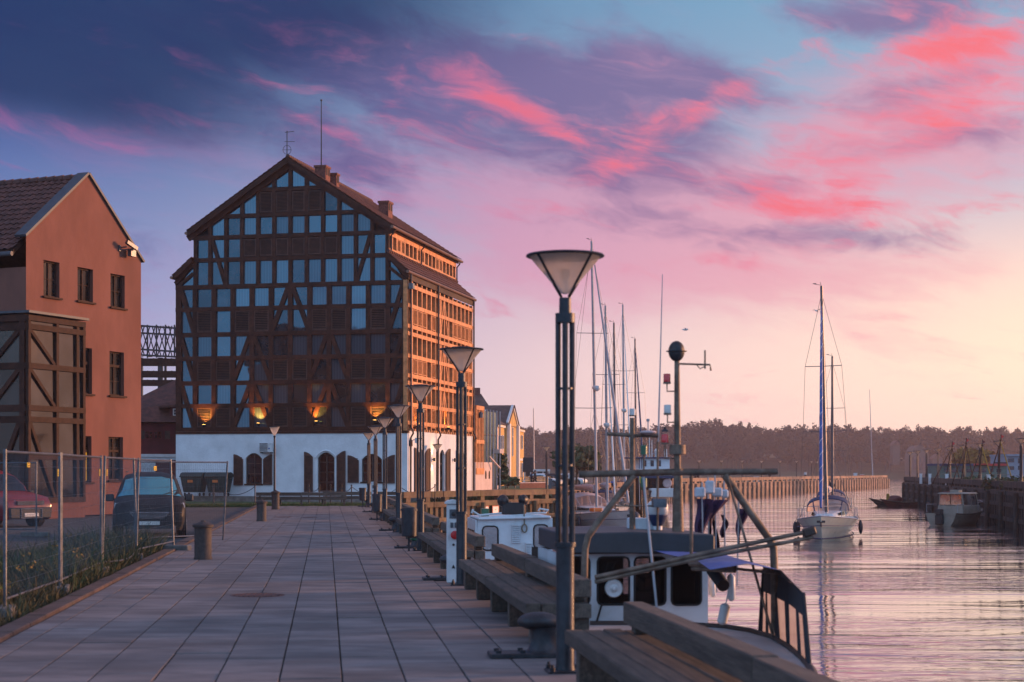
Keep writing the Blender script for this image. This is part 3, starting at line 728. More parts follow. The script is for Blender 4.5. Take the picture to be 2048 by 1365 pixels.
# moulding over the door, louvred shutters beside the openings
a0, a1, z0, z1, h, _ = fo_[1]
ar = [(a0-.12+(a1-a0+.24)*i/10, z1-.32+.42*math.sin(math.pi*i/10)**.8 if 0 < i < 10 else z1-.32) for i in range(11)]
MB().path([TF.W(a, .03, z) for a, z in ar], .05, 6).build('door_arch', mt['render_white'], tower, True)
def shutter_leaf(fr, u0, u1, v0, v1, hi_right):
    a0, z0 = fr.pix(u0, v1); a1, z1 = fr.pix(u1, v0)
    if a0 > a1: a0, a1 = a1, a0; hi_right = not hi_right
    W = fr.W; m = MB(); n_ = 8
    def top(a):
        k = (a-a0)/(a1-a0); k = k if hi_right else 1-k
        return z1-.30*(1-math.sin(k*math.pi/2)**.9 if k > 0 else 1)
    outer = [(a0, z0), (a1, z0)]+[(a1-(a1-a0)*i/n_, top(a1-(a1-a0)*i/n_)) for i in range(n_+1)]
    m.prism(outer, W, .02, .05)
    z = z0+.1
    while z < z1-.12:
        aa, bb = a0+.05, a1-.05
        if top((aa+bb)/2) > z+.1: m.hexa([W(aa, .05, z), W(bb, .05, z), W(bb, .085, z-.01), W(aa, .085, z-.01), W(aa, .05, z+.02), W(bb, .05, z+.02), W(bb, .09, z+.005), W(aa, .09, z+.005)])
        z += .075
    for a_ in (a0+.03, a1-.03): m.fbox(fr, a_-.03, a_+.03, .05, .095, z0, top(a_)-.01)
    m.fbox(fr, a0+.06, a1-.06, .05, .092, z0, z0+.09)
    m.build('shutter', mt['shutter'], tower)
for s_ in ((468, 486.5, 909, 971, False), (527, 545, 909, 970, True), (609, 626, 904, 984.5, False), (674, 691.5, 902, 984.5, True), (696, 718, 911, 966, False), (768, 790, 910, 967, True)):
    shutter_leaf(TF, s_[0], s_[1], s_[2], s_[3], s_[4])
for s_ in ((828, 837.5, 896, 984, False), (849.5, 858.5, 897, 984, True), (890.5, 898.5, 898, 984, True), (911.5, 918, 901, 982, False)):
    shutter_leaf(TS, *s_)
# -- dark rooms behind the glazing
m = MB()
m.prism([(.3, 4.06), (FW-.3, 4.06), (FW-.3, 12.6), (.3, 12.6)], TF.W, -.32, -SL+.2)
m.prism([(1.3, 12.6), (FW-1.3, 12.6), (FW-1.3, 15.5), (7, 19.3), (1.3, 15.5)], TF.W, -.32, -SL+.2)
m.build('core', mt['core'], tower)
pane_q = MB().add([(-.5, 0, -.5), (.5, 0, -.5), (.5, 0, .5), (-.5, 0, .5)], [(0, 1, 2, 3)])
pmesh = {k: pane_q.mesh('window_pane', mt[k], fix=False, off=False) for k in ('pane', 'pane_side')}
def place_unit(name, me, fr, a0, a1, z0, z1, o, parent=None, flip=False):
    ob = bpy.data.objects.new(name, me); link(ob, parent or tower)
    M = Matrix.Identity(4); c = fr.W((a0+a1)/2, o, (z0+z1)/2)-OFF
    tw = random.uniform(-.006, .006); ti = random.uniform(-.028, -.012)
    X = Vector((fr.d[0], fr.d[1], 0))*(a1-a0); N = Vector((fr.n[0], fr.n[1], 0)); Z = Vector((0, 0, z1-z0))
    X = X+N*tw*(a1-a0); Z = Z+N*ti*(z1-z0)
    for i in range(3): M[i][0] = X[i]; M[i][1] = N[i]; M[i][2] = Z[i]; M[i][3] = c[i]
    ob.matrix_local = M; return ob
def louvre_mb(w, h, n_):
    m = MB(); f = .055
    m.bx(-w/2, -w/2+f, 0, .05, -h/2, h/2).bx(w/2-f, w/2, 0, .05, -h/2, h/2).bx(-w/2+f, w/2-f, 0, .05, -h/2, -h/2+f).bx(-w/2+f, w/2-f, 0, .05, h/2-f, h/2)
    for k in range(n_):
        z = -h/2+f+(h-2*f)*(k+.5)/n_; a = w/2-f-.002
        m.hexa([(-a, .006, z-.005), (a, .006, z-.005), (a, .045, z-.03), (-a, .045, z-.03), (-a, .006, z+.010), (a, .006, z+.010), (a, .045, z-.015), (-a, .045, z-.015)])
    return m
louv = {}
def shutter_at(fr, a0, a1, z0, z1, n_=13, o=-.08, mm='shutter'):
    key = (round(a1-a0, 2), round(z1-z0, 2), mm)
    if key not in louv: louv[key] = louvre_mb(a1-a0, z1-z0, n_).mesh('louvred_shutter', mt[mm], off=False)
    ob = bpy.data.objects.new('louvred_shutter', louv[key]); link(ob, tower)
    M = Matrix.Identity(4); c = fr.W((a0+a1)/2, o, (z0+z1)/2)-OFF
    for i in range(3): M[i][0] = (fr.d[0], fr.d[1], 0)[i]; M[i][1] = (fr.n[0], fr.n[1], 0)[i]; M[i][2] = (0, 0, 1)[i]; M[i][3] = c[i]
    ob.matrix_local = M
PO = -.15
hw = .13      # half width of a timber
# -- front, lower storeys: bays counted from the left of the picture, a = FW - bay
low = {5: 'GGGGGGGGGGGG', 4: 'GSGSSGGSSGSG', 3: 'GGGGGGGGGGGG', 2: 'GSSGGSSGGSSG', 1: 'GGGGGGGGGGGG', 0: 'GSSGGSSGGSSG'}
for r, pat in low.items():
    for b, ch in enumerate(pat):
        a1, a0 = FW-LP[b]-hw+.01, FW-LP[b+1]+hw-.01; z0, z1 = RZ[r]+hw-.01, RZ[r+1]-hw+.01
        if ch == 'G': place_unit('window_pane', pmesh['pane'], TF, a0, a1, z0, z1, PO)
        else:
            shutter_at(TF, a0+.02, a1-.02, z0+.02, z1-.02, 11)
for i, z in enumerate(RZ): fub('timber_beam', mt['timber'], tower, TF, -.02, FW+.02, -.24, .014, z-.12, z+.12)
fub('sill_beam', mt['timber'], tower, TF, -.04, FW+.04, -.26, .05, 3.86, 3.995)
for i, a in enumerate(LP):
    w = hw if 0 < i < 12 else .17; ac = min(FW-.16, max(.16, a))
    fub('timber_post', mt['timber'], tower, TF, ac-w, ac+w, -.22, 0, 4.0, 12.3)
def brace(fr, a0, z0, a1, z1, w=.24):
    ubeam('timber_brace', mt['timber'], tower, fr.W(a0, -.07, z0), fr.W(a1, -.07, z1), w, .118, (fr.n[0], fr.n[1], 0))
def brace_r(fr, a0, z0, a1, z1, w=.24):
    ubeam('timber_brace', mt['timber_river'], tower, fr.W(a0, -.07, z0), fr.W(a1, -.07, z1), w, .118, (fr.n[0], fr.n[1], 0))
def lb(b): return FW-LP[b]
for st in (0, 2, 4):
    z0, z1 = RZ[st]+.05, RZ[st+2]-.08
    brace(TF, lb(0)-.28, z1, lb(1)+.05, z0); brace(TF, lb(12)+.28, z1, lb(11)-.05, z0)
    peaks = (6,) if st == 4 else (4, 8)
    for p in peaks: brace(TF, lb(p)+.12, z1, lb(p-1)-.02, z0); brace(TF, lb(p)-.12, z1, lb(p+1)+.02, z0)
# -- front, gable
up = {0: 'GGGGGGGGGGGG', 1: 'GGGSSSSSSGGG', 2: '.GGGGGGGGGG.', 3: '..GGSSSSGGG.', 4: '....GGGG....'}
up[3] = '..GGSSSSGG..'
for r, pat in up.items():
    for b, ch in enumerate(pat):
        if ch == '.': continue
        a1, a0 = FW-UP[b]-.1, FW-UP[b+1]+.1; z0 = UZ[r]+.1; z1 = UZ[r+1]-.1 if r < 4 else 19.3
        lim = lambda a, z: (EZ-.28+(a-EA)*SLP)-z
        lim2 = lambda a, z: (EZ-.28+(FW-a-EA)*SLP)-z
        poly = clip(clip([(a0, z0), (a1, z0), (a1, z1), (a0, z1)], lim), lim2)
        if len(poly) < 3: continue
        if ch == 'S' and len(poly) == 4: shutter_at(TF, a0+.02, a1-.02, z0+.06, z1-.06)
        elif r in (0, 1) or len(poly) == 4 and abs(max(p[1] for p in poly)-z1) < .01 and min(p[1] for p in poly if p[1] > z0+.05) > z1-.01: place_unit('window_pane', pmesh['pane'], TF, a0, a1, z0, z1, PO)
        else: MB().add([TF.W(a, PO, z) for a, z in poly], [tuple(range(len(poly)))]).build('window_pane', mt['pane'], tower, fix=False)
for r, z in enumerate(UZ[1:]):
    ins = 0 if r < 2 else (z-EZ)/SLP+EA
    a0 = max(1.02, ins-.05)
    fub('timber_beam', mt['timber'], tower, TF, a0, FW-a0, -.24, .014, z-.11, z+.11)
for i, a in enumerate(UP):
    ac = min(FW-1.2, max(1.2, a))
    fub('timber_post', mt['timber'], tower, TF, ac-.1, ac+.1, -.22, 0, 12.46, max(15.3, roof_z(a)-.1) if 0 < i < 12 else 15.4)
brace(TF, FW-UP[1]-.1, UZ[2]-.05, FW-UP[2]+.05, UZ[0]+.1, .2); brace(TF, FW-UP[11]+.1, UZ[2]-.05, FW-UP[10]-.05, UZ[0]+.1, .2)
# gable rafters and the little side gables of the pent roofs
for s_ in (0, 1):
    A = (lambda a: a) if s_ == 0 else (lambda a: FW-a)
    ubeam('rafter', mt['timber'], tower, TF.W(A(.75), -.03, EZ-.20), TF.W(A(7.02), -.03, 19.26), .34, .20, (TF.n[0], TF.n[1], 0))
    ubeam('rafter', mt['timber'], tower, TF.W(A(-.05), -.06, 12.62), TF.W(A(1.1), -.06, 13.82), .2, .16, (TF.n[0], TF.n[1], 0))
    ubeam('timber_brace', mt['timber'], tower, TF.W(A(.1), -.07, 12.45), TF.W(A(1.05), -.07, 13.2), .16, .12, (TF.n[0], TF.n[1], 0))
    poly = [(A(.2), 12.45), (A(1.02), 12.45), (A(1.02), 13.75)]
    MB().add([TF.W(a, PO, z) for a, z in poly], [(0, 1, 2)]).build('window_pane', mt['pane'], tower, fix=False)
# -- river side
nb = 15; bw = SL/nb; SP = [bw*i for i in range(nb+1)]; sh = .085
lowS = {5: 'G'*15, 4: 'GSSSGSGGGGSSSSSG'[:15], 3: 'G'*15, 2: 'GSSSGSGGGGSSSSSG'[:15], 1: 'G'*15, 0: 'GSSSGSGGGGSSSSSG'[:15]}
joist = (6.81, 9.62)
for r, pat in lowS.items():
    for b, ch in enumerate(pat):
        a0, a1 = SP[b]+sh, SP[b+1]-sh; z0, z1 = RZ[r]+.12, RZ[r+1]-.12
        if RZ[r] in joist: z0 += .32
        if ch == 'G': place_unit('window_pane', pmesh['pane_side'], TS, a0, a1, z0, z1, -.22)
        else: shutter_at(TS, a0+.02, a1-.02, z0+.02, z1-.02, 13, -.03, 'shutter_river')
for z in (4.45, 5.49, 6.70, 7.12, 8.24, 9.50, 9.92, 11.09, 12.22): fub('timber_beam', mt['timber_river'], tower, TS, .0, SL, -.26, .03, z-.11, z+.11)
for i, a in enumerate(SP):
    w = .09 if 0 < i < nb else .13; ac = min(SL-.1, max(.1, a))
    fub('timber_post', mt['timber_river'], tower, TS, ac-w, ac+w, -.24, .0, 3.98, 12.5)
for st in (0, 2, 4):
    z0, z1 = RZ[st]+.15, RZ[st+2]-.2
    for p, q in ((8, 7.1), (8, 8.9), (7.4, 7.0), (15, 14.2)): brace_r(TS, SP[int(p)]+(p-int(p))*bw+(.06 if q > p else -.06), z1, q*bw, z0, .15)
for i in range(nb*2):
    for z in (4.12,): fub('joist_end', mt['timber_river'], tower, TS, (i+.5)*bw/2-.07, (i+.5)*bw/2+.07, -.2, .10, 3.99, 4.12)
for z in (14.22, 15.20): fub('timber_beam', mt['timber_river'], tower, Fr(tuple(TF.W(1.12, 0, 0))[:2], TS.d, TS.n), .02, SL, -.2, .02, z-.13, z+.13)
TU = Fr(tuple(TF.W(1.12, 0, 0))[:2], TS.d, TS.n)
nu = 18
for i in range(nu+1):
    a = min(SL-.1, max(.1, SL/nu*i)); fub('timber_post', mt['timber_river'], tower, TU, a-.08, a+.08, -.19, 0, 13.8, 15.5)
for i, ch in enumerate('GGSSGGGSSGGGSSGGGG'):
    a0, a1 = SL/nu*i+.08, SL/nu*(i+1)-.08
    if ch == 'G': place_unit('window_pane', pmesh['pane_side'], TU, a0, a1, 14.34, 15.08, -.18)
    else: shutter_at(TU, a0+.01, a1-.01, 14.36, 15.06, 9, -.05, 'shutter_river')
# -- roofs: rows of tiles as real relief
def tiles(fr, a0, z0, a1, z1, o0, o1, pitch=.24, row=.34, th=.03, amp=.025):
    """corrugated, stepped sheet from eave (a0,z0) to ridge (a1,z1), between depths o0 and o1 of frame fr"""
    L = math.hypot(a1-a0, z1-z0); nr = max(1, int(L/row)); nc = max(2, int(abs(o1-o0)/pitch*4)); m = MB()
    na, nz = -(z1-z0)/L*(1 if a1 > a0 else 1), abs(a1-a0)/L
    if a1 < a0: na = (z1-z0)/L
    for r in range(nr):
        for e, lift in ((0., th+.012), (1.04, 0.)):
            k = min(1.0, (r+e)/nr); a, z = a0+(a1-a0)*k, z0+(z1-z0)*k
            for c in range(nc+1):
                w = amp*math.sin(c*math.pi/2+.6)+lift
                m.v.append(tuple(fr.W(a+na*w, o0+(o1-o0)*c/nc, z+nz*w)))
        b = r*2*(nc+1)
        for c in range(nc): m.f.append((b+c, b+c+1, b+nc+2+c, b+nc+1+c))
        if r: 
            b0 = b-(nc+1)
            for c in range(nc): m.f.append((b0+c, b0+c+1, b+c+1, b+c))
    return m
RO = .38
for s_ in (0, 1):
    A = (lambda a: a) if s_ == 0 else (lambda a: FW-a)
    roof = MB(); roof.prism([(A(.92), 15.43), (A(7.0), 19.46), (A(7.0), 19.62), (A(.87), 15.59)], TF.W, RO, -SL-.3)
    ro = roof.build('roof', mt['timber'], tower)
    tl = tiles(TF, A(.83), 15.60, A(7.0), 19.66, RO+.06, -SL-.34).build('roof_tiles', mt['roof_tile'], ro, fix=False); tl['kind'] = 'stuff'
    pent = MB(); pent.prism([(A(-.02), 12.89), (A(1.1), 13.92), (A(1.1), 14.06), (A(-.07), 13.01)], TF.W, RO-.06, -SL-.25)
    po = pent.build('pent_roof', mt['timber'], tower)
    tl = tiles(TF, A(-.09), 13.03, A(1.14), 14.1, RO, -SL-.3).build('roof_tiles', mt['roof_tile'], po, fix=False); tl['kind'] = 'stuff'
    # barge boards
    ubeam('barge_board', mt['timber'], tower, TF.W(A(.85), RO-.02, 15.43), TF.W(A(7.0), RO-.02, 19.47), .26, .06, (TF.n[0], TF.n[1], 0))
    ubeam('barge_board', mt['timber'], tower, TF.W(A(-.05), RO-.08, 12.89), TF.W(A(1.1), RO-.08, 13.93), .22, .06, (TF.n[0], TF.n[1], 0))
    for (aa, zz) in ((.79, 15.47), (-.12, 12.93)):
        MB().path([TF.W(A(aa), RO+.02, zz), TF.W(A(aa), -SL-.32, zz)], .09, 8).build('gutter', mt['copper'], tower, True)
    fub('fascia', mt['timber'], tower, TF, min(A(.98), A(1.07)), max(A(.98), A(1.07)), -.03, -SL-.2, 15.34, 15.50)
    fub('fascia', mt['timber'], tower, TF, min(A(-.06), A(-.01)), max(A(-.06), A(-.01)), -.03, -SL-.2, 12.52, 12.88)
m = MB()
for k in range(46): m.tube(TF.W(7, RO-.02-k*.35, 19.68), TF.W(7, RO-.36-k*.35, 19.665), .13, .115, 8)
m.build('ridge_tile', mt['roof_tile'], tower, True, kind='stuff')
m = MB()
for k in range(46): m.tube(TF.W(1.05, RO-.1-k*.345, 14.13), TF.W(1.05, RO-.30-k*.345, 14.13), .10, .09, 6)
m.build('pent_ridge_tile', mt['roof_tile'], tower, True, kind='stuff')
# left flank (seen only past the corner)
fub('flank_wall', mt['timber'], tower, TF, FW-.06, FW-.02, -.3, -SL, 4.06, 12.5)
fub('flank_wall', mt['timber'], tower, TF, FW-1.2, FW-1.14, -.3, -SL, 12.6, 15.4)
# chimneys, aerials, drain pipes
def chimney(a, o, w, d, z0, z1, n_=2):
    f = MB().fbox(TF, a-w/2, a+w/2, o-d/2, o+d/2, z0, z1).fbox(TF, a-w/2-.05, a+w/2+.05, o-d/2-.05, o+d/2+.05, z1-.12, z1)
    ch = f.build('chimney', mt['brick'], tower)
    for k in range(n_): fub('flue', mt['core'], ch, TF, a-w/2-.012, a-w/2+.02, o-d/2+d*(k+.2)/n_, o-d/2+d*(k+.8)/n_, z1-.55, z1-.16)
chimney(5.45, -1.2, .66, .8, 18.2, 19.32); chimney(5.05, -2.2, .4, .5, 17.9, 19.06, 1); chimney(3.4, -7, .62, .9, 16.8, 18.12)
chimney(8.55, -1.3, .5, .6, 18.0, 19.05, 1)
p = TF.W(5.52, -1.2, 19.3)
MB().path([p, p+Vector((.0, 0, 3.85))], [.04, .025], 6).lathe([(.01, 3.78), (.06, 3.8), (.06, 3.88), (.01, 3.9)], 8, p).build('aerial_mast', mt['steel_dark'], tower, True)
a, z = TF.pix(559.5, 322); p = TF.W(a, -1.2, 18.8); top = 1.7+(943-260)/F*95.5
ae = MB().path([p, Vector((p.x, p.y, top))], .028, 6)
ae.path([Vector((p.x-.12, p.y, top-.1)), Vector((p.x+.42, p.y, top-.02))], .014, 5).path([Vector((p.x-.15, p.y, top-.62)), Vector((p.x+.45, p.y, top-.62))], .014, 5)
for q in (-.1, .05, .2, .35): ae.path([Vector((p.x+q, p.y-.2, top-.05)), Vector((p.x+q, p.y+.2, top-.05))], .01, 4)
ae.path([Vector((p.x+.24*math.cos(k*.5236), p.y, top-1.1+.26*math.sin(k*.5236))) for k in range(13)], .014, 5).path([Vector((p.x-.26, p.y, top-1.1)), Vector((p.x+.26, p.y, top-1.1))], .012, 4)
ae.build('aerial', mt['steel_dark'], tower, True)
a, z = TF.pix(548, 331); MB().lathe([(.03, 0), (.2, .03), (.36, .1), (.35, .12), (.2, .05), (.02, .03)], 14, TF.W(a, -.7, z-.15), Matrix.Rotation(R(75), 3, 'X')).build('satellite_dish', mt['brick'], tower, True)
a, z = TF.pix(404, 432); p = TF.W(a, -1, z-.6)
MB().path([p, p+Vector((0, 0, .75))], .015, 4).path([p+Vector((-.2, 0, .65)), p+Vector((.25, 0, .55))], .012, 4).path([p+Vector((.2, 0, .72)), p+Vector((.24, 0, .4))], .01, 4).build('aerial', mt['steel_dark'], tower)
def pipe(a, top, fr=TS):
    MB().path([fr.W(a, .13, top+.35), fr.W(a, .12, top-.2), fr.W(a, .12, 4.2), fr.W(a, .22, 4.0), fr.W(a+.05, .24, 3.85), fr.W(a+.02, .10, 3.6), fr.W(a, .10, BZ)], .055, 7).build('drain_pipe', mt['pipe'], tower, True)
pipe(.30, 12.5); pipe(6.3, 12.5); pipe(SL-.12, 12.5)
for a in (.22, 6.6, SL-.15): MB().path([TU.W(a, .32, 15.42), TU.W(a, .28, 15.25), TU.W(a, .1, 15.05), TU.W(a, .1, 14.1)], .05, 6).build('drain_pipe', mt['pipe'], tower, True)
fub('junction_box', mt['galv'], tower, TS, .05, .42, .05, .3, 12.0, 12.32)
fub('notice_box', mt['frame_brown'], tower, TS, .35, .85, .0, .06, *sorted((TS.pix(823, 893)[1], TS.pix(823, 881)[1])))
m = MB(); p = TS.W(.75, .0, 3.45); m.tube(p, p+Vector((.25, -.05, .05)), .03, n=6).box(p+Vector((.3, -.1, .0)), (.16, .2, .3)); m.build('camera', mt['white_plastic'], tower)
# air conditioner on the white wall
a1, z1 = TF.pix(523, 886.5); a0, z0 = TF.pix(548, 905)
ac = MB().fbox(TF, a0, a1, .08, .40, z0, z1).build('air_conditioner', mt['white_plastic'], tower, bevel=.012)
c = TF.W(a1-.3, .405, (z0+z1)/2); X = Vector((TF.d[0], TF.d[1], 0)); N = Vector((TF.n[0], TF.n[1], 0))
m = MB()
for k in range(7): m.fbox(TF, a1-.52, a1-.04, .40, .415, z0+.05+k*.07, z0+.085+k*.07)
m.build('fan_grille', mt['steel_dark'], ac)
fub('badge', mt['blue'], ac, TF, a0+.1, a0+.2, .402, .408, z0+.18, z0+.24)
for aa in (a0+.08, a1-.08): fub('bracket', mt['steel_dark'], tower, TF, aa-.02, aa+.02, 0, .38, z0-.06, z0-.001)
# warm uplights at the foot of the timber front and side, wall lamps below
def spot(name, loc, energy, size, target, blend=.6, rad=.05, col=(1., .46, .07)):
    d = bpy.data.lights.new(name, 'SPOT'); o = bpy.data.objects.new(name, d); COL.objects.link(o)
    d.energy = energy; d.spot_size = R(size); d.spot_blend = blend; d.shadow_soft_size = rad; d.color = col
    o.location = loc; o.rotation_euler = (Vector(target)-Vector(loc)).to_track_quat('-Z', 'Y').to_euler(); return o
def uplight(fr, a, z, en=520):
    p = fr.W(a, .24, z)
    ob = MB().lathe([(.05, -.12), (.10, -.06), (.12, .02), (.11, .05), (.02, .05)], 12, p).beam(p+Vector((0, 0, -.05)), fr.W(a, .0, z-.08), .05, .05).build('uplight', mt['steel_dark'], tower, True)
    MB().lathe([(.105, .052), (.06, .066), (.01, .066)], 12, p).build('lens', MT['glow_warm'], ob)
    spot('uplight_beam', p+Vector((0, 0, .09)), en, 92, fr.W(a, .0, z+.75))
for u_, v_ in ((411, 851), (519.5, 848), (635, 844), (752, 842)):
    a, z = TF.pix(u_, v_); uplight(TF, a, z-.02)
for a_ in (1.6, 8.2): uplight(TS, a_, 4.35, 90)
def sconce(u, v, lit):
    a, z = TS.pix(u, v); p = TS.W(a, .14, z)
    ob = MB().tube(p-Vector((0, 0, .12)), p+Vector((0, 0, .12)), .07, n=10).beam(p, TS.W(a, 0, z), .06, .06).build('wall_lamp', mt['steel_dark'], tower)
    if lit:
        for s_ in (1, -1):
            MB().tube(p+Vector((0, 0, .121*s_)), p+Vector((0, 0, .126*s_)), .055, n=10).build('lens', MT['glow_warm'], ob)
            spot('wall_lamp_beam', p+Vector((0, 0, .15*s_)), 90, 85, TS.W(a, .03, z+1.2*s_), .9, col=(1, .66, .22))
sconce(864, 919.5, True); sconce(905.5, 920.5, False)
# paved apron round the foot of the building
ap = [TF.W(a, o, 0) for a, o in ((-1.0, .9), (FW+.6, .9), (FW+.6, -SL-1), (-1.0, -SL-1))]
m = MB(); m.add([(p.x, p.y, -.1) for p in ap]+[(p.x, p.y, BZ-.03) for p in ap], [(0, 1, 2, 3), (4, 5, 6, 7)]+[(i, (i+1) % 4, (i+1) % 4+4, i+4) for i in range(4)])
OFF = Vector((0, 0, 0)); m.build('pavement', MT['plinth'], None, kind='structure')
pane_q_me = pane_q.mesh('bay_pane', MT['pane_orange'], fix=False, off=False); pane_q_me2 = pane_q.mesh('bay_pane', MT['pane_orange'], fix=False, off=False)
# ------------------------------------------------------------------ terracotta house on the left
B0 = (-17.82, 60.5)
GF = Fr(B0, (.373, .928), (.928, -.373))      # gable wall, facing the river
LF = Fr(B0, (-.928, .373), (-.373, -.928))    # wall turned to the camera, left of the corner
gw = GF.pix(282, 900)[0]; DEP = 16.
house = thing('terracotta_house', 'terracotta plastered gabled house with timber corner bay on the left', 'house', (B0[0], B0[1], 0), world_coords=True)
eL = GF.pix(52, 470)[1]; eR = GF.pix(284, 522)[1]; ap_a, ap_z = GF.pix(175, 349)
wins = [(87, 119, 520, 597, 2), (155, 186, 534, 606, 2), (221, 249.5, 547, 618, 2), (153, 184, 694, 789, 3), (219, 248, 702.5, 793, 3), (152, 183, 872, 965, 4), (217, 246, 874, 961, 4)]
hol = []
for (u0, u1, v0, v1, k) in wins:
    a0, z1 = GF.pix(u0, v0); a1, zz = GF.pix(u1, v1); z0 = zz
    hol.append((a0, a1, z0, z1, k))
outer = [(0, 0), (gw, 0), (gw, eR), (ap_a, ap_z), (0, eL)]
m = holed_wall(outer, [[(a, z0), (b, z0), (b, z1), (a, z1)] for a, b, z0, z1, k in hol], GF.W, 0, .22)
LW = LF.W
m.add([LW(0, 0, 0), LW(DEP, 0, 0), LW(DEP, 0, 9.2), LW(0, 0, 9.2)], [(0, 1, 2, 3)])
m.add([GF.W(gw, 0, 0), GF.W(gw, -DEP, 0), GF.W(gw, -DEP, eR-.3), GF.W(gw, 0, eR)], [(0, 1, 2, 3)])
m.build('wall', MT['terracotta'], house, fix=False)
m = MB().fbox(GF, .25, gw-.25, -.5, -DEP, 0, 9); m.build('core', MT['core'], house)
def casement(fr, a0, a1, z0, z1, k, parent, o=-.16, glass='pane_orange', frame='frame_brown', lit=False):
    f = MB(); w = .06
    f.fbox(fr, a0, a0+w, o-.04, o+.02, z0, z1).fbox(fr, a1-w, a1, o-.04, o+.02, z0, z1).fbox(fr, a0+w, a1-w, o-.04, o+.02, z0, z0+w).fbox(fr, a0+w, a1-w, o-.04, o+.02, z1-w, z1)
    am = (a0+a1)/2; f.fbox(fr, am-.025, am+.025, o-.035, o+.015, z0+w, z1-w)
    zt = z0+(z1-z0)*.68
    if k > 2: f.fbox(fr, a0+w, a1-w, o-.038, o+.025, zt-.05, zt+.05)
    for q in range(1, k): zz = z0+(z1-z0)*q/k; f.fbox(fr, a0+w, a1-w, o-.03, o+.008, zz-.012, zz+.012)
    wn = f.build('window', MT[frame], parent)
    MB().add([fr.W(a0, o-.03, z0), fr.W(a1, o-.03, z0), fr.W(a1, o-.03, z1), fr.W(a0, o-.03, z1)], [(0, 1, 2, 3)]).build('pane', MT[glass], wn, fix=False)
    if lit: MB().add([fr.W(a0+.05, o-.018, z0+.06), fr.W(a1-.05, o-.018, z0+.06), fr.W(a1-.05, o-.018, zt-.06), fr.W(a0+.05, o-.018, zt-.06)], [(0, 1, 2, 3)]).build('lit_pane', MT['glow_room'], wn, fix=False)
    return wn
for i, (a, b, z0, z1, k) in enumerate(hol):
    casement(GF, a, b, z0, z1, k, house, lit=(i == 5))
    fub('sill', MT['frame_brown'], house, GF, a-.08, b+.08, -.2, .10, z0-.07, z0)
# roof with tile relief on the slope that is seen; zinc coping along the gable
eo = .35
for s_ in (0, 1):
    (a0, z0) = (-.35, eL-.75) if s_ == 0 else (gw+.30, eR-.25)
    rf = MB().prism([(a0, z0), (ap_a, ap_z-.35), (ap_a, ap_z-.18), (a0, z0+.17)], GF.W, -.30, -DEP-.3).build('roof', MT['frame_brown'], house)
    tl = tiles(GF, a0, z0+.2, ap_a, ap_z-.13, -.32, -DEP-.3, .30, .36, .035, .035).build('roof_tiles', MT['roof_tile'], rf, fix=False); tl['kind'] = 'stuff'
pA, pB, pC = (0, eL), (ap_a, ap_z), (gw, eR)
m = MB()
for (p, q) in ((pA, pB), (pC, pB)):
    dx, dz = q[0]-p[0], q[1]-p[1]; L = math.hypot(dx, dz); nx_, nz_ = -dz/L, dx/L
    if nz_ < 0: nx_, nz_ = -nx_, -nz_
    p2 = (p[0]-dx/L*.12, p[1]-dz/L*.12)
    m.prism([p2, q, (q[0]+nx_*.09, q[1]+nz_*.09), (p2[0]+nx_*.09, p2[1]+nz_*.09)], GF.W, .10, -.42)
m.build('coping', MT['zinc'], house)
m = MB()
for k in range(40): m.tube(GF.W(ap_a, -.3-k*.4, ap_z-.08), GF.W(ap_a, -.68-k*.4, ap_z-.10), .13, .115, 7)
m.build('ridge_tile', MT['roof_tile'], house, True, kind='stuff')
MB().path([GF.W(-.42, -.3, eL-.72), GF.W(-.42, -DEP, eL-.72)], .09, 7).build('gutter', MT['zinc'], house, True)
# timber framed glass bay wrapping the corner
bo = .55
ba0 = -bo; ba1 = GF.pix(147, 640)[0]
zt = GF.pix(62, 631)[1]; zb = .95
core = MB().fbox(GF, -bo+.12, ba1-.05, .02, bo-.12, zb, zt-.1).fbox(LF, .0, 9, .02, bo-.12, zb, zt-.1); core.build('bay_core', MT['core'], house)
BG = Fr(tuple(GF.W(-bo, bo, 0))[:2], GF.d, GF.n); BL = Fr(tuple(LF.W(-bo, bo, 0))[:2], LF.d, LF.n)
bwid = ba1+bo
zr = [zb, 1.95, 3.75, 4.35, 5.9, 7.35, zt-.18]
zr = [GF.pix(100, v)[1] for v in (1000, 915, 842, 820, 738, 662, 645)]
bp = [0.06, bwid*.50, bwid*.86, bwid-.06]
for z in zr[:]: fub('bay_beam', MT['frame_brown'], house, BG, -.02, bwid, -.13, .02, z-.10, z+.10)
for a in bp: fub('bay_post', MT['frame_brown'], house, BG, a-.07, a+.07, -.12, .0, zr[0], zr[-1])
for i in range(len(zr)-1):
    for j in range(3): place_unit('bay_pane', pane_q_me, BG, bp[j]+.07, bp[j+1]-.07, zr[i]+.1, zr[i+1]-.1, -.09, house) if zr[i+1]-zr[i] > .25 else None
for (i0, i1) in ((4, 5), (3, 4), (0, 2)): ubeam('bay_brace', MT['frame_brown'], house, BG.W(.12, -.05, zr[i1]-.1), BG.W(bwid*.46, -.05, zr[i0]+.1), .13, .08, (GF.n[0], GF.n[1], 0))
lz = [zb, 4.35, 5.9, zt-.3]
for z in (zr[0], zr[1], zr[2], zr[3], zr[4], zr[5], zr[6]): fub('bay_beam', MT['timber'], house, BL, 0.14, 9, -.13, .02, z-.12, z+.12)
for k in range(6): fub('bay_post', MT['timber'], house, BL, .2+k*1.55, .42+k*1.55, -.12, 0, zr[0], zr[-1])
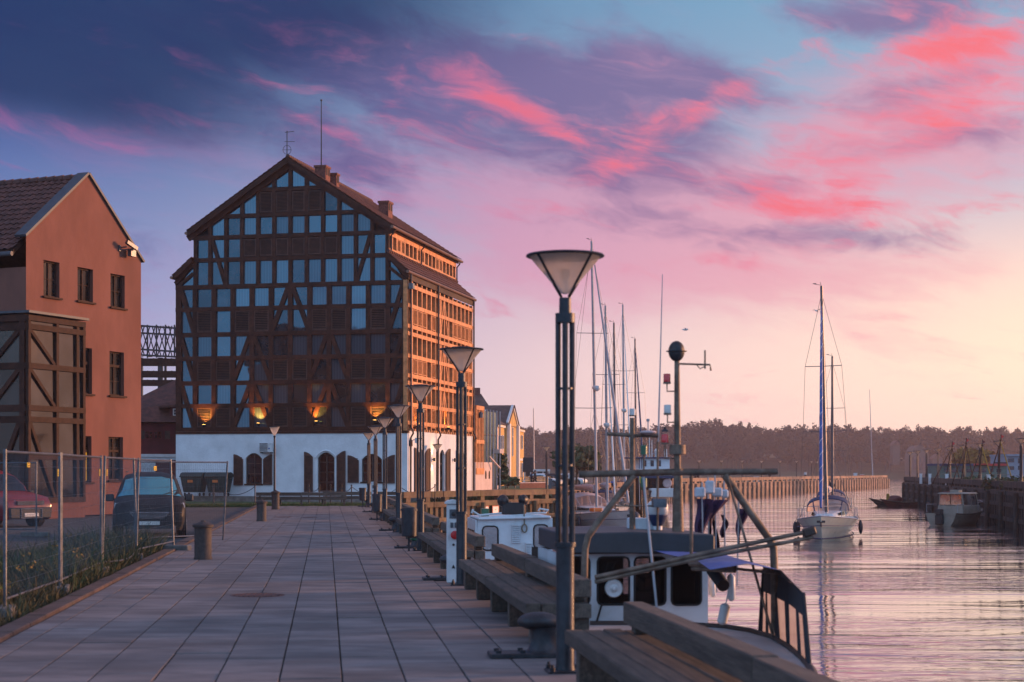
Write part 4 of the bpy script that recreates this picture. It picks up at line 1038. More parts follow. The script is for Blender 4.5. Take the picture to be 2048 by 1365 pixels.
for k in range(5):
    for i in range(len(zr)-1):
        if zr[i+1]-zr[i] > .4: place_unit('bay_pane', pane_q_me2, BL, .42+k*1.55, .2+(k+1)*1.55, zr[i]+.1, zr[i+1]-.1, -.09, house)
    ubeam('bay_brace', MT['timber'], house, BL.W(.45+k*1.55, -.05, zr[5]-.1), BL.W(1.7+k*1.55, -.05, zr[4]+.1), .17, .08, (LF.n[0], LF.n[1], 0))
    ubeam('bay_brace', MT['timber'], house, BL.W(.45+k*1.55, -.05, zr[4]-.1), BL.W(1.7+k*1.55, -.05, zr[3]+.1), .17, .08, (LF.n[0], LF.n[1], 0))
    ubeam('bay_brace', MT['timber'], house, BL.W(.45+k*1.55, -.05, zr[2]-.1), BL.W(1.7+k*1.55, -.05, zr[0]+.1), .17, .08, (LF.n[0], LF.n[1], 0))
rf = MB().fbox(GF, -bo-.12, ba1+.08, -.02, bo+.12, zt, zt+.09).fbox(LF, .0, 9.1, -.02, bo+.14, zt+.002, zt+.088).build('bay_roof', MT['zinc'], house)
MB().fbox(GF, -bo, ba1, .0, bo-.02, -.1, zr[0]-.1).fbox(LF, .0, 9, .0, bo-.03, -.1, zr[0]-.11).build('bay_plinth', MT['terracotta'], house)
# security cameras on the gable
a, z = GF.pix(238, 497)
m = MB().fbox(GF, a-.05, a+.05, 0, .06, z-.12, z+.12).path([GF.W(a, .05, z+.02), GF.W(a+.05, .35, z+.05)], .03, 6).path([GF.W(a, .05, z-.06), GF.W(a+.35, .25, z-.02)], .025, 6)
cm = m.build('camera_bracket', MT['galv'], house)
MB().beam(GF.W(a+.0, .36, z+.24), GF.W(a+.55, .46, z+.02), .14, .14).build('camera', MT['galv'], cm)
fub('floodlight', MT['galv'], cm, GF, a+.35, a+.68, .16, .34, z-.28, z+.02)
# ------------------------------------------------------------------ dark red house and lattice crane behind, between the two
t = thing('dark_red_house', 'dark red house with steep tiled roof and dormer, behind the mill building', 'house', (-24, 108, 0), world_coords=True)
HF = Fr(tuple(P(276, 943, 106))[:2], (.985, .17), (.17, -.985))
def hz(v): return 1.7+(943-v)/F*107.5
MB().fbox(HF, -2, 12, 0, -9, hz(913), hz(848)).build('wall', MT['dark_red'], t)
MB().fbox(HF, -2.2, 12, .05, -8.8, -.1, hz(913)-.02).build('lower_wall', MT['render_white'], t)
fub('band', MT['trim_white'], t, HF, -2.2, 12, -.1, .14, hz(915), hz(909))
fub('red_door', MT['dark_red'], t, HF, 1.1, 2.4, -.2, .08, 0, hz(921))
rf = MB().prism([(-2.6, hz(850)), (12, hz(850)), (12, hz(660)), (4.5, hz(690)), (3.2, hz(740))], HF.W, .3, .1)
x0 = HF.pix(284, 838)[0]; x1 = HF.pix(352, 757)[0]
rf = MB().add([HF.W(-3.0, .5, hz(846)), HF.W(12, .5, hz(846)), HF.W(12, -4.5, hz(720)), HF.W(x1+.4, -4.5, hz(745)), HF.W(-1.2, .0, hz(846)), HF.W(-3., -9, hz(846)), HF.W(12, -9, hz(846))], [(0, 1, 2, 3), (0, 3, 5), (5, 3, 2, 6)]).build('roof', MT['roof_tile'], t, fix=False)
tl = tiles(Fr(tuple(HF.W(-2.6, .52, 0))[:2], HF.n, HF.d), 0.05, hz(845), -4.9, hz(733), x1+2.6, 14, .3, .36, .03, .03).build('roof_tiles', MT['roof_tile'], rf, fix=False); tl['kind'] = 'stuff'
dm = MB().fbox(HF, 2.0, 3.0, .0, -1.6, hz(835), hz(815)).build('dormer', MT['dark_red'], t)
MB().prism([(1.3, hz(818)), (3.6, hz(812)), (3.6, hz(808)), (1.3, hz(814))], HF.W, .25, -2.5).build('dormer_roof', MT['roof_tile'], dm)
casement(HF, 2.2, 2.8, hz(833), hz(819), 2, t, .06, 'pane', 'trim_white')
for k in (0, 1): casement(HF, .45+k*.55, .95+k*.55, hz(879), hz(863), 2, t, .06, 'dark_pane', 'dark_red')
for k in (0, 1): fub('shutter', MT['shutter'], t, HF, .1+k*1.6, .42+k*1.6, .0, .06, hz(879), hz(863))
# crane
Yc = 150.
def cp(u, v, dy=0): return P(u, v, Yc+dy)
t = thing('gantry_crane', 'rusty lattice gantry crane rising behind the dark red house', 'crane', tuple(cp(300, 990)), world_coords=True)
m = MB(); rr_ = random.Random(4)
for dy in (0, 3.2):
    for v0, v1 in ((652, 660), (668, 672), (700, 706), (712, 716)): m.beam(cp(200, v0-6, dy), cp(420, v1+2, dy), .16, .16)
    for u in range(205, 420, 11):
        m.beam(cp(u, 652, dy), cp(u+18, 712, dy), .09, .09).beam(cp(u+18, 652, dy), cp(u, 712, dy), .09, .09)
    for u in range(205, 420, 18): m.beam(cp(u, 650, dy), cp(u, 716, dy), .12, .12)
for u in range(205, 420, 18):
    for v in (654, 714): m.beam(cp(u, v), cp(u+9, v, 3.2), .08, .08)
m.build('truss', MT['steel_dark'], t)
for (v0, v1) in ((717, 732), (742, 755), (760, 772)):
    m = MB().beam(cp(200, (v0+v1)/2), cp(420, (v0+v1)/2+1), .5, (v1-v0)/F*Yc)
    for u in range(200, 420, 12): m.beam(cp(u, v0), cp(u, v1), .56, .1)
    m.build('girder', MT['frame_brown'], t)
for u, w in ((281, .4), (321, .42), (331, .2)): ubeam('leg', MT['steel_dark'], t, cp(u, 985), cp(u, 716), w, w, (0, 1, 0))
# ------------------------------------------------------------------ glass annexes and houses beyond the tower
t = thing('timber_glass_annex', 'orange timber framed glass oriel on a low pale wall, right behind the mill building', 'annex', tuple(TS.W(15.6, 0, 0)), world_coords=True)
AF = Fr(tuple(TS.W(15.75, .15, 0))[:2], TS.d, TS.n); aw = AF.pix(968, 900)[0]
zt_ = AF.pix(957, 816)[1]; zb_ = AF.pix(957, 943)[1]; zm_ = AF.pix(957, 884)[1]
fub('core', MT['core'], t, AF, .05, aw-.05, -3, -.12, zb_, zt_)
for z, h in ((zt_, .14), (zm_, .12), (zb_, .2)): fub('beam', MT['timber_river'], t, AF, 0, aw, -.16, .03, z-h, z+h)
for k in range(6): a = .08+(aw-.16)*k/5; fub('post', MT['timber_river'], t, AF, a-.07, a+.07, -.15, .0, zb_, zt_)
for k in range(5):
    for z0, z1 in ((zb_+.2, zm_-.12), (zm_+.12, zt_-.14)): place_unit('pane', pmesh['pane_side'], AF, .15+(aw-.16)*k/5, .01+(aw-.16)*(k+1)/5, z0, z1, -.11, t)
MB().lathe([(.16, 0), (.16, .25), (.05, .4), (.01, .42)], 10, AF.W(.9, .1, zt_-.65)).build('lamp', MT['galv'], t)
aw2 = AF.pix(985, 950)[0]
fub('pale_wall', MT['pink_wall'], t, AF, -.1, aw2, -3, -.02, -.1, AF.pix(970, 925)[1])
for k, u in enumerate((972, 979)):
    a, z = AF.pix(u, 952); MB().prism(arch(a-.18, a+.18, z-.2, z+.35, .15, 5), AF.W, -.02, .0).build('niche', MT['frame_brown'], t)
fub('ledge', MT['plinth'], t, AF, -.1, aw2+.8, -.02, .5, -.1, .45)
t = thing('green_glass_extension', 'green glazed extension with pale upright fins beyond the timber oriel', 'extension', tuple(TS.W(18.8, 0, 0)), world_coords=True)
EF = Fr(tuple(TS.W(18.9, -.2, 0))[:2], TS.d, TS.n); ew = EF.pix(994, 880)[0]; ez = EF.pix(980, 824)[1]
fub('glass_wall', MT['glass_green'], t, EF, 0, ew, -3, 0, 0, ez)
for k in range(5): a = .3+(ew-.5)*k/4; MB().tube(EF.W(a, .25, 0), EF.W(a, .25, ez+.1), .06, n=6).build('fin', MT['mast_alu'], t)
for z in (2.2, 4.2): fub('rail', MT['steel_dark'], t, EF, 0, ew, 0, .04, z-.05, z+.05)
fub('sign_box', MT['pink_wall'], t, EF, ew*.72, ew*.98, .05, .5, EF.pix(985, 907)[1], EF.pix(985, 899)[1])
ubeam('awning_rail', MT['pink_wall'], t, EF.W(.1, .5, 2.7), EF.W(1.6, .9, 1.9), .08, .08)
# brown roofed house
Yh = 150
t = thing('brown_roofed_house', 'brown tiled roof with skylights and chimney behind the glass annexes', 'house', (-5, Yh, 0), world_coords=True)
def hp(u, v, dy=0): return P(u, v, Yh+dy)
A_, B_, C_, D_ = hp(930, 788, 6), hp(962, 788, 6), hp(1003, 850, -2), hp(930, 850, -2)
MB().add([A_, B_, C_, D_, hp(930, 850, 14), hp(985, 850, 14)], [(0, 1, 2, 3), (1, 5, 2), (0, 4, 5, 1)]).build('roof', MT['roof_brown'], t, fix=False)
MB().bx(D_.x, C_.x-.4, Yh-1, Yh+12, 0, D_.z-.05).build('wall', MT['pink_wall'], t)
for (u, v) in ((953, 822), (962, 822), (969, 824)):
    MB().add([hp(u, v-4, 1.0), hp(u+3, v-4, 1.0), hp(u+11, v+8, -.4), hp(u+7, v+8, -.4)], [(0, 1, 2, 3)]).build('skylight', MT['trim_white'], t, fix=False)
MB().box(hp(953, 788, 6), (.7, .7, 1.1)).build('chimney', MT['brick'], t)
# yellow villa
YF = Fr((-1.83*195/195., 195.), (.1145, .9934), (.9934, -.1145))
yl = YF.pix(1048.5, 900)[0]; ya = YF.pix(992, 900)[0]
t = thing('yellow_villa', 'two storey yellow house with white gabled centre beyond the lawn', 'house', tuple(YF.W(ya, 0, 0)), world_coords=True)
ez = YF.pix(1000, 849)[1]
MB().fbox(YF, ya, yl, -.05, -10, -.1, ez).build('wall', MT['plaster_yellow'], t)
for z, h in ((ez-.15, .18), (YF.pix(1000, 917)[1], .14)): fub('cornice', MT['trim_white'], t, YF, ya, yl, -.1, .12, z-h, z+h)
for grp in ((997.5, 1001.5, 1005.8), (1033, 1039, 1044)):
    for u in grp:
        a, z1 = YF.pix(u, 871); z0 = YF.pix(u, 899)[1]; w = .62
        for (q0, q1) in ((z0, z1), (.9, YF.pix(u, 926)[1])): casement(YF, a-w, a+w, q0, q1, 2, t, .04, 'dark_pane', 'trim_white')
ga0, ga1 = YF.pix(1010, 900)[0], YF.pix(1030.5, 900)[0]; gm = (ga0+ga1)/2; gz = YF.pix(1020, 850)[1]; gt = YF.pix(1017, 812)[1]
MB().prism([(ga0, -.1), (ga1, -.1), (ga1, gz), (gm, gt-.2), (ga0, gz)], YF.W, -.05, .28).build('centre_gable', MT['plaster_yellow'], t)
for a in (ga0+.6, ga1-.6): fub('pilaster', MT['trim_white'], t, YF, a-.6, a+.6, .2, .62, 0, gz)
for s_ in (ga0, ga1): ubeam('gable_trim', MT['trim_white'], t, YF.W(s_, .3, gz), YF.W(gm, .3, gt), .4, .3, (YF.n[0], YF.n[1], 0))
casement(YF, gm-.6, gm+.6, 3.6, gz-.3, 3, t, .32, 'dark_pane', 'trim_white')
rt = YF.pix(1003, 812)[1]
MB().add([YF.W(ya-.3, .4, ez), YF.W(yl+.3, .4, ez), YF.W(yl-2.5, -5, ez+3.0), YF.W(ya-.3, -5, ez+3.2), YF.W(yl+.3, -10, ez), YF.W(ya-.3, -10, ez)], [(0, 1, 2, 3), (1, 4, 2), (3, 2, 4, 5)]).build('roof', MT['roof_brown'], t, fix=False)
MB().add([YF.W(ga0-.3, .6, gz-.1), YF.W(gm, .6, gt+.15), YF.W(gm, -7, gt+.15), YF.W(ga0-.3, -7, gz-.1), YF.W(ga1+.3, .6, gz-.1), YF.W(ga1+.3, -7, gz-.1)], [(0, 1, 2, 3), (1, 4, 5, 2)]).build('gable_roof', MT['roof_brown'], t, fix=False)
MB().path([YF.W(ya+.1, .2, ez), YF.W(ya+.1, .2, 0)], .09, 6).build('drain_pipe', MT['pipe'], t)
# ------------------------------------------------------------------ quay lamps
def make_lamp():
    t = thing('quay_lamp', 'lamp', 'street lamp', (0, 0, 0))
    MB().bx(-.16, .16, -.16, .16, 0, .022).build('base_plate', MT['lamp_post'], t, bevel=.004)
    bm_ = MB().lathe([(.022, .02), (.022, .05), (.012, .052), (.012, .075)], 6).mesh('bolt', MT['iron'], off=False)
    for x in (-1, 1):
        for y in (-1, 1): q = bpy.data.objects.new('bolt', bm_); link(q, t); q.location = (x*.125, y*.125, .002)
    MB().lathe([(.086, .0221), (.078, .06), (.078, 1.06), (.092, 1.062), (.092, 1.10), (.06, 1.101)], 18).build('sleeve', MT['lamp_post'], t, True)
    for k in range(4):
        a = k*math.pi/2-.12
        MB().tube((.059*math.cos(a), .059*math.sin(a), 1.09), (.059*math.cos(a), .059*math.sin(a), 2.98), .0235, n=8).build('rod', MT['lamp_post'], t, True)
    sp_ = MB().lathe([(.03, -.008), (.066, -.008), (.066, .008), (.03, .008)], 14).mesh('spacer', MT['lamp_post'], off=False)
    for z in (1.75, 2.4): q = bpy.data.objects.new('spacer', sp_); link(q, t); q.location = (0, 0, z)
    MB().lathe([(.04, 2.955), (.084, 2.957), (.084, 3.035), (.052, 3.037), (.05, 3.165), (.045, 3.167)], 16).build('collar', MT['lamp_post'], t, True)
    z0, z1, r0, r1 = 3.175, 3.515, .045, .315
    for k in range(4):
        a = k*math.pi/2+.62
        MB().path([(r0*math.cos(a), r0*math.sin(a), z0), (r1*math.cos(a), r1*math.sin(a), z1)], .011, 6).build('rib', MT['lamp_post'], t)
    m = MB(); N = 24
    for k in range(N+1):
        a = 2*math.pi*k/N
        for r, z in ((r0-.004, z0+.03), (r1-.012, z1)): m.v.append((r*math.cos(a), r*math.sin(a), z))
    m.f = [(2*k, 2*k+2, 2*k+3, 2*k+1) for k in range(N)]
    m.build('glass_cone', MT['lamp_glass'], t, True, fix=False)
    MB().lathe([(.02, 3.2), (.03, 3.22), (.05, 3.38), (.04, 3.40), (.012, 3.41)], 10).build('lamp_tube', MT['clear_lens'], t, True)
    MB().lathe([(.02, 3.50), (.326, 3.512), (.334, 3.520), (.326, 3.532), (.16, 3.545), (.15, 3.556), (.02, 3.565)], 26).build('cap', MT['lamp_post'], t, True)
    return t
lamp = make_lamp()
ordw = ['nearest', 'second', 'third', 'fourth', 'fifth', 'sixth', 'seventh', 'eighth', 'ninth', 'tenth', 'eleventh', 'twelfth']
SL0, SP0 = 13.82, 10.75
for k in range(7):
    loc = Q(SL0+SP0*k, 2.01)
    lab = ('tall dark funnel lamp in the foreground beside the nearest bench' if k == 0 else 'dark funnel lamp on the near quay, %s in the row from the camera' % ordw[k])
    if k == 0: lamp.location = loc; lamp.rotation_euler = (0, 0, QA); lamp['label'] = lab; lamp['group'] = 'funnel lamps along the near quay'
    else: clone(lamp, loc, QA+random.uniform(-.12, .12), lab, 'funnel lamps along the near quay')
def lamp_at(u, vh, Y, zb, lab, grp):
    zh = 1.7+(943-vh)/F*Y; s = (zh-zb)/3.54
    return clone(lamp, ((u-1024)/F*Y, Y, zb), random.uniform(0, 1.5), lab, grp, (s if .75 < s < 1.2 else 1,)*2+(s,))
lamp_at(874.5, 889, 97, .0, 'small funnel lamp standing on the grass in front of the white river side wall', 'funnel lamps on the lawn side')
lamp_at(1093, 893.5, 141, .02, 'funnel lamp at the lawn edge beside the walking couple', 'funnel lamps on the lawn side')
for i, (u, v, Y) in enumerate(((1146, 901, 166), (1169, 905, 184), (1187, 908, 200), (1202, 910.6, 215), (1217, 912.2, 227), (1228, 913.4, 238), (1239, 915, 250), (1258, 917, 268))):
    lamp_at(u, v, Y, .05, 'funnel lamp behind the moored yachts, %s of its row from the left' % ('first' if i == 0 else ordw[i]), 'funnel lamps behind the yachts')
def pier_pt(u, off=3.):
    fr = Fr(P2, tuple(Vector((P3[0]-P2[0], P3[1]-P2[1])).normalized()), (0, 0)); a, z = fr.pix(u, 943); p = fr.W(a, 0, 0); return p+Vector((-.93*off, .36*off, 0))
for i, (u, v) in enumerate(((1398, 921), (1443, 921), (1484, 921.5), (1523, 922), (1560, 922), (1593, 922), (1623, 923), (1634, 923.5), (1642, 924))):
    p = pier_pt(u); lamp_at(u, v, p.y, .05, 'funnel lamp on the long pier, %s from the left' % ('first' if i == 0 else ordw[i]), 'funnel lamps on the long pier')
for i, (u, v, Y) in enumerate(((2042, 889, 116), (1998, 892, 126), (1960, 896, 137), (1928, 899, 147), (1900, 902, 156), (1876, 904, 165), (1853, 906, 174), (1835, 908, 184), (1820, 910, 194))):
    lamp_at(u, v, Y, .36, 'funnel lamp on the right bank, %s from the right edge' % ('first' if i == 0 else ordw[i]), 'funnel lamps on the right bank').scale = (1.3, 1.3, 1.03)
# taller plain street lights beyond the pier
def make_pole():
    t = thing('street_light', 'light', 'street light', (0, 0, 0))
    MB().tube((0, 0, 0), (0, 0, 7.6), .08, .05, 6).build('pole', MT['steel_dark'], t); MB().path([(0, 0, 7.6), (.5, 0, 7.8), (1., 0, 7.75)], .05, 5).box((1.05, 0, 7.72), (.45, .18, .10)).build('lantern', MT['galv'], t); return t
sl0 = None
for i, (u, v, Y) in enumerate(((1486, 917, 420), (1492, 918, 440), (1617, 910, 420), (1640, 915, 440), (1655, 912, 460), (1691, 912.5, 470), (1723, 913, 480))):
    zh = 1.7+(943-v)/F*Y
    lab = 'distant street light rising behind the pier, %s from the left' % ('first' if i == 0 else ordw[i]); p = P(u, 943, Y)
    if sl0 is None: sl0 = make_pole(); sl0.location = (p.x, Y, zh-7.7); sl0['label'] = lab; sl0['group'] = 'street lights behind the pier'
    else: clone(sl0, (p.x, Y, zh-7.7), (0, math.pi)[i % 2], lab, 'street lights behind the pier')

# ------------------------------------------------------------------ heavy timber benches
def board(t, name, c, d, matn='wood_grey', label=None):
    ob = bpy.data.objects.new(name, MB().box((0, 0, 0), d).mesh(name, MT[matn], bevel=.010, off=False)); link(ob, t); ob.location = c
    ob.rotation_euler = (random.uniform(-.003, .003), random.uniform(-.006, .006), random.uniform(-.0012, .0012)); return ob
def make_bench():
    t = thing('timber_bench', 'bench', 'bench', (0, 0, 0)); L = 8.15; h = L/2
    for j in range(3):
        for k in range(2): board(t, 'seat_board', (.077+j*.157, h*(k+.5), .362+random.uniform(-.004, .004)), (.150, h-.008, .115))
    for k in range(2):
        board(t, 'back_beam', (.565, h*(k+.5), .560), (.165, h-.008, .175)); board(t, 'lower_beam', (.565, h*(k+.5), .345), (.165, h-.008, .14))
    for k in range(5): board(t, 'leg', (.25, .25+k*(L-.5)/4, .152), (.36, .15, .30))
    for k in range(3): board(t, 'spacer', (.565, .35+k*(L-.7)/2, .444), (.13, .16, .055))
    for k in (0, 1, 2): board(t, 'back_post', (.565, .22+k*(L-.44)/2, .137), (.16, .18, .27))
    return t
bench = make_bench()
for k in range(6):
    s = SL0+SP0*(k-1)+2.0; lab = 'heavy weathered timber bench on the near quay, ' + (['cut by the bottom edge of the picture', 'standing between the two nearest lamps', 'between the second and third lamps', 'between the third and fourth lamps', 'between the fourth and fifth lamps', 'between the fifth and sixth lamps'][k])
    loc = Q(s, 1.915)
    if k == 0: bench.location = loc; bench.rotation_euler = (0, 0, QA); bench['label'] = lab; bench['group'] = 'timber benches along the near quay'
    else: clone(bench, loc, QA, lab, 'timber benches along the near quay')
for i, (u, v, sc) in enumerate(((512, 1011, .55), (645, 1009, .5))):
    p = GZ(u, v, 0); clone(bench, (p.x, p.y+.2, 0), -R(90)+.1, 'low timber bench across the end of the paving, %s' % ('on the left below the white window' if i == 0 else 'on the right below the arched door'), 'benches across the quay end', (1, sc, 1))
# ------------------------------------------------------------------ mooring bollards, waste bins, power posts
def make_moor():
    t = thing('mooring_bollard', 'b', 'mooring bollard', (0, 0, 0))
    MB().bx(-.50, .26, -.17, .17, 0, .045).build('base_plate', MT['iron'], t, bevel=.008)
    bm_ = MB().lathe([(.025, .045), (.025, .07), (.01, .071)], 6).mesh('bolt', MT['iron'], off=False)
    for x in (-.42, -.2, .2):
        for y in (-.1, .1): q = bpy.data.objects.new('bolt', bm_); link(q, t); q.location = (x, y, 0)
    MB().lathe([(.17, .045), (.14, .07), (.115, .14), (.115, .24), (.13, .27), (.10, .28)], 18).build('stem', MT['iron'], t, True)
    mm = MB(); mm.sph((-.04, 0, .325), (.20, .15, .085), 18, 10); mm.build('head', MT['iron'], t, True)
    return t
moor = make_moor()
for k in range(7):
    loc = Q(SL0+1.2+SP0*k, 2.0 if k else 1.98); lab = 'grey mushroom mooring bollard on the near quay, %s' % ('closest to the camera' if k == 0 else ordw[k]+' from the camera')
    if k == 0: moor.location = loc; moor.rotation_euler = (0, 0, QA); moor['label'] = lab; moor['group'] = 'mooring bollards along the near quay'
    else: clone(moor, loc, QA, lab, 'mooring bollards along the near quay')
p = Q(SL0+1.2+SP0*2, 2.0)
MB().path([p+Vector((.12*math.cos(a)-.02*a/6, .12*math.sin(a), .18+.012*a/6)) for a in np.linspace(0, 12.5, 30)]+[p+Vector((.3, -.1, .05)), p+Vector((.2, .5, .03))], .014, 5).build('rope', MT['green_lens'], None, True)
o = bpy.data.objects['rope']; tag(o, 'green rope wound round the third mooring bollard', 'rope')
def make_bin():
    t = thing('waste_bin', 'b', 'waste bin', (0, 0, 0))
    MB().lathe([(.15, .32), (.16, .33), (.17, .92), (.165, .925), (.155, .90), (.14, .36)], 18).build('bucket', MT['lamp_post'], t, True)
    MB().lathe([(.172, .86), (.180, .865), (.180, .90), (.172, .905)], 18).build('rim', MT['lamp_post'], t)
    MB().bx(-.02, .02, .12, .2, 0, .85).build('post', MT['lamp_post'], t); return t
wb = None
for i, (k, du) in enumerate(((2, -.28), (4, -.3), (6, -.32))):
    loc = Q(SL0+SP0*k-.35, 2.01+du+.02); lab = 'dark round waste bin beside the %s lamp of the near quay' % ordw[k]
    if wb is None: wb = make_bin(); wb.location = loc; wb.rotation_euler = (0, 0, QA); wb['label'] = lab; wb['group'] = 'waste bins by the lamps'
    else: clone(wb, loc, QA, lab, 'waste bins by the lamps')
def make_post():
    t = thing('power_post', 'b', 'power post', (0, 0, 0)); w = .095
    MB().bx(-w, w, -.08, .08, 0, 1.2).build('body', MT['white_plastic'], t, bevel=.01)
    m = MB(); m.prism([(-.125, 1.2), (.125, 1.2), (.125, 1.225), (.09, 1.255), (0, 1.27), (-.09, 1.255), (-.125, 1.225)], lambda a, o, z: Vector((a, o, z)), -.11, .11); m.build('hood', MT['white_plastic'], t, bevel=.006)
    MB().bx(-.06, .07, -.09, -.079, .98, 1.12).build('meter_door', MT['galv'], t, bevel=.003)
    MB().lathe([(.03, 0), (.035, .01), (.02, .015)], 10, (0, -.09, 1.05), Matrix.Rotation(R(90), 3, 'X')).build('meter', MT['steel_dark'], t)
    for x in (-.025, .04): MB().bx(x-.022, x+.022, -.10, -.079, .84, .92).build('socket_flap', MT['galv'], t, bevel=.004)
    MB().lathe([(.06, 0), (.066, .02), (.066, .05), (.045, .065), (.02, .07)], 14, (.02, -.082, .73), Matrix.Rotation(R(90), 3, 'X')).build('red_socket', MT['red_plug'], t, True)
    MB().lathe([(.02, 0), (.02, .012)], 8, (0, -.08, .58), Matrix.Rotation(R(90), 3, 'X')).build('button', MT['steel_dark'], t)
    MB().prism([(-.03, .22), (.03, .22), (0, .28)], lambda a, o, z: Vector((a, o, z)), -.083, -.079).build('warning_mark', MT['steel_dark'], t)
    return t
pp = make_post(); p = P(906, 1000, 25.2); pp.location = (p.x, 25.2, 0); pp.rotation_euler = (0, 0, .12); pp['label'] = 'white power post with round red socket beside the second quay lamp'; pp['group'] = 'power posts on the near quay'
clone(pp, Q(SL0+SP0*5+1.6, 1.98), QA, 'far white power post beside the sixth quay lamp', 'power posts on the near quay')
# ------------------------------------------------------------------ stone bollards on the left of the paving
def make_bol(h=.74):
    t = thing('stone_bollard', 'b', 'bollard', (0, 0, 0)); r = .165
    MB().lathe([(r+.012, 0), (r+.012, .03), (r, .05), (r, h-.13), (r-.01, h-.125)], 22).build('shaft', MT['granite_brown'], t, True)
    MB().lathe([(r-.01, h-.13), (r+.035, h-.12), (r+.04, h-.075), (r+.01, h-.055), (.10, h-.03), (.05, h-.012), (.04, h+.008), (.015, h+.018)], 22).build('cap', MT['granite_brown'], t, True); return t
b1 = make_bol(); b1.location = GZ(406, 1119, 0); b1['label'] = 'brown stone bollard with domed cap at the left edge, nearest'; b1['group'] = 'stone bollards'
clone(b1, GZ(523, 1043, 0), .4, 'brown stone bollard in the middle distance beside the kerb', 'stone bollards')
clone(b1, GZ(551, 1019, 0), .9, 'farthest brown stone bollard, in front of the thin lamp and white wall', 'stone bollards', (1.05, 1.05, 1.15))
# thin single pole lamp
def thin_lamp(u, vb, vt, Y, lab):
    p = P(u, 943, Y); zt = 1.7+(943-vt)/F*Y; zb = .0
    t = thing('slim_lamp', lab, 'street lamp', (p.x, Y, zb)); H = zt-zb
    MB().tube((0, 0, 0), (0, 0, H-.55), .06, .042, 10).build('pole', MT['steel_dark'], t, True)
    MB().lathe([(.05, H-.56), (.06, H-.5), (.05, H-.46)], 10).build('collar', MT['steel_dark'], t)
    m = MB(); m.lathe([(.05, H-.46), (.25, H-.05)], 14); m.f = m.f[:-2]; m.build('glass_cone', MT['lamp_glass'], t, True, fix=False)
    MB().lathe([(.02, H-.06), (.27, H-.05), (.27, H-.02), (.1, H), (.01, H)], 14).build('cap', MT['steel_dark'], t)
thin_lamp(549, 1000, 853, 82, 'slim dark lamp with small funnel head in front of the white wall')
# ------------------------------------------------------------------ chain posts round the tower
def make_cp():
    t = thing('iron_bollard', 'p', 'post', (0, 0, 0))
    MB().tube((0, 0, 0), (0, 0, .92), .03, n=8).build('post', MT['steel_dark'], t); MB().sph((0, 0, .95), .05, 8, 6).build('ball', MT['steel_dark'], t, True); return t
cps = [(427, 1014, 'beside the left dumpster'), (510, 1004, 'left of the slim lamp'), (617.5, 1005, 'left of the arched door'), (639, 1005, 'in front of the arched door, left'), (661, 1005, 'in front of the arched door, right'), (683, 1005, 'right of the arched door'), (703, 1005, 'below the right window'), (799, 1003, 'at the tower corner'), (870, 1001, 'by the river side wall')]
pts = []; cp0 = None
for i, (u, v, w) in enumerate(cps):
    p = P(u, 943, 88.5 if u < 780 else 90.5); p.z = .0; pts.append(p); lab = 'dark iron chain post ' + w
    if cp0 is None: cp0 = make_cp(); cp0.location = p; cp0['label'] = lab; cp0['group'] = 'chain posts in front of the mill building'
    else: clone(cp0, p, 0, lab, 'chain posts in front of the mill building')
for i, (a, b) in enumerate(((0, 1), (2, 3), (4, 5), (5, 6), (6, 7), (7, 8))):
    A, B = pts[a]+Vector((0, 0, .88)), pts[b]+Vector((0, 0, .88)); sag = .12*(B-A).length+.18; q = []
    for k in range(13): t_ = k/12; c = A.lerp(B, t_); c.z -= sag*4*t_*(1-t_); q.append(c)
    OFF = Vector((0, 0, 0)); ch = MB().path(q, .018, 5).build('chain', MT['steel_dark'], None)
    tag(ch, 'sagging iron chain ' + ['right of the dumpsters', 'left of the arched door', 'right side of the arched door', 'under the right door shutter', 'below the right window towards the corner', 'along the sunlit river side'][i], 'chain', 'chains between the posts')
# ------------------------------------------------------------------ dumpsters
def make_dump():
    t = thing('dumpster', 'd', 'dumpster', (0, 0, 0))
    def fr_(x0, x1, y0, y1, z): return [(x0, y0, z), (x1, y0, z), (x1, y1, z), (x0, y1, z)]
    m = MB(); m.hexa(fr_(-.52, .52, -.36, .36, .22)+fr_(-.66, .66, -.5, .5, 1.08)); m.build('body', MT['dumpster'], t, bevel=.03)
    m = MB(); m.bx(-.70, .70, -.54, .54, 1.08, 1.15)
    for x in (-.4, -.13, .13, .4): m.bx(x-.03, x+.03, -.47, -.43, .35, 1.05)
    m.build('rim', MT['dumpster'], t, bevel=.01)
    m = MB(); k = 8; v = [(x, .52*math.cos(a), 1.15+.22*math.sin(a)) for x in (-.68, .68) for a in np.linspace(0, math.pi, k)]
    m.add(v, [tuple(range(k)), tuple(range(k, 2*k))]+[(i, i+1, i+1+k, i+k) for i in range(k-1)]); m.build('lid', MT['dumpster'], t)
    MB().bx(-.22, .10, -.475, -.455, .78, .98).build('orange_label', MT['orange'], t)
    for x in (-.45, .45):
        for y in (-.3, .3): MB().tube((x-.03, y, .1), (x+.03, y, .1), .1, n=10).build('wheel', MT['rubber'], t)
    for x in (-.69, .69): MB().bx(x-.03, x+.03, -.1, .1, .98, 1.04).build('trunnion', MT['galv'], t)
    return t
dp = make_dump(); Yd = 94.6
for u, lab in ((388.5, 'dark dumpster with orange label by the white wall, left of the pair'), (440, 'dark dumpster with orange label by the white wall, right of the pair')):
    p = P(u, 943, Yd); p.z = BZ-.02
    if u < 400: dp.location = p; dp.rotation_euler = (0, 0, -.2); dp['label'] = lab; dp['group'] = 'dumpsters'; 
    else: clone(dp, (p.x, Yd-.3, p.z), -.2, lab, 'dumpsters')
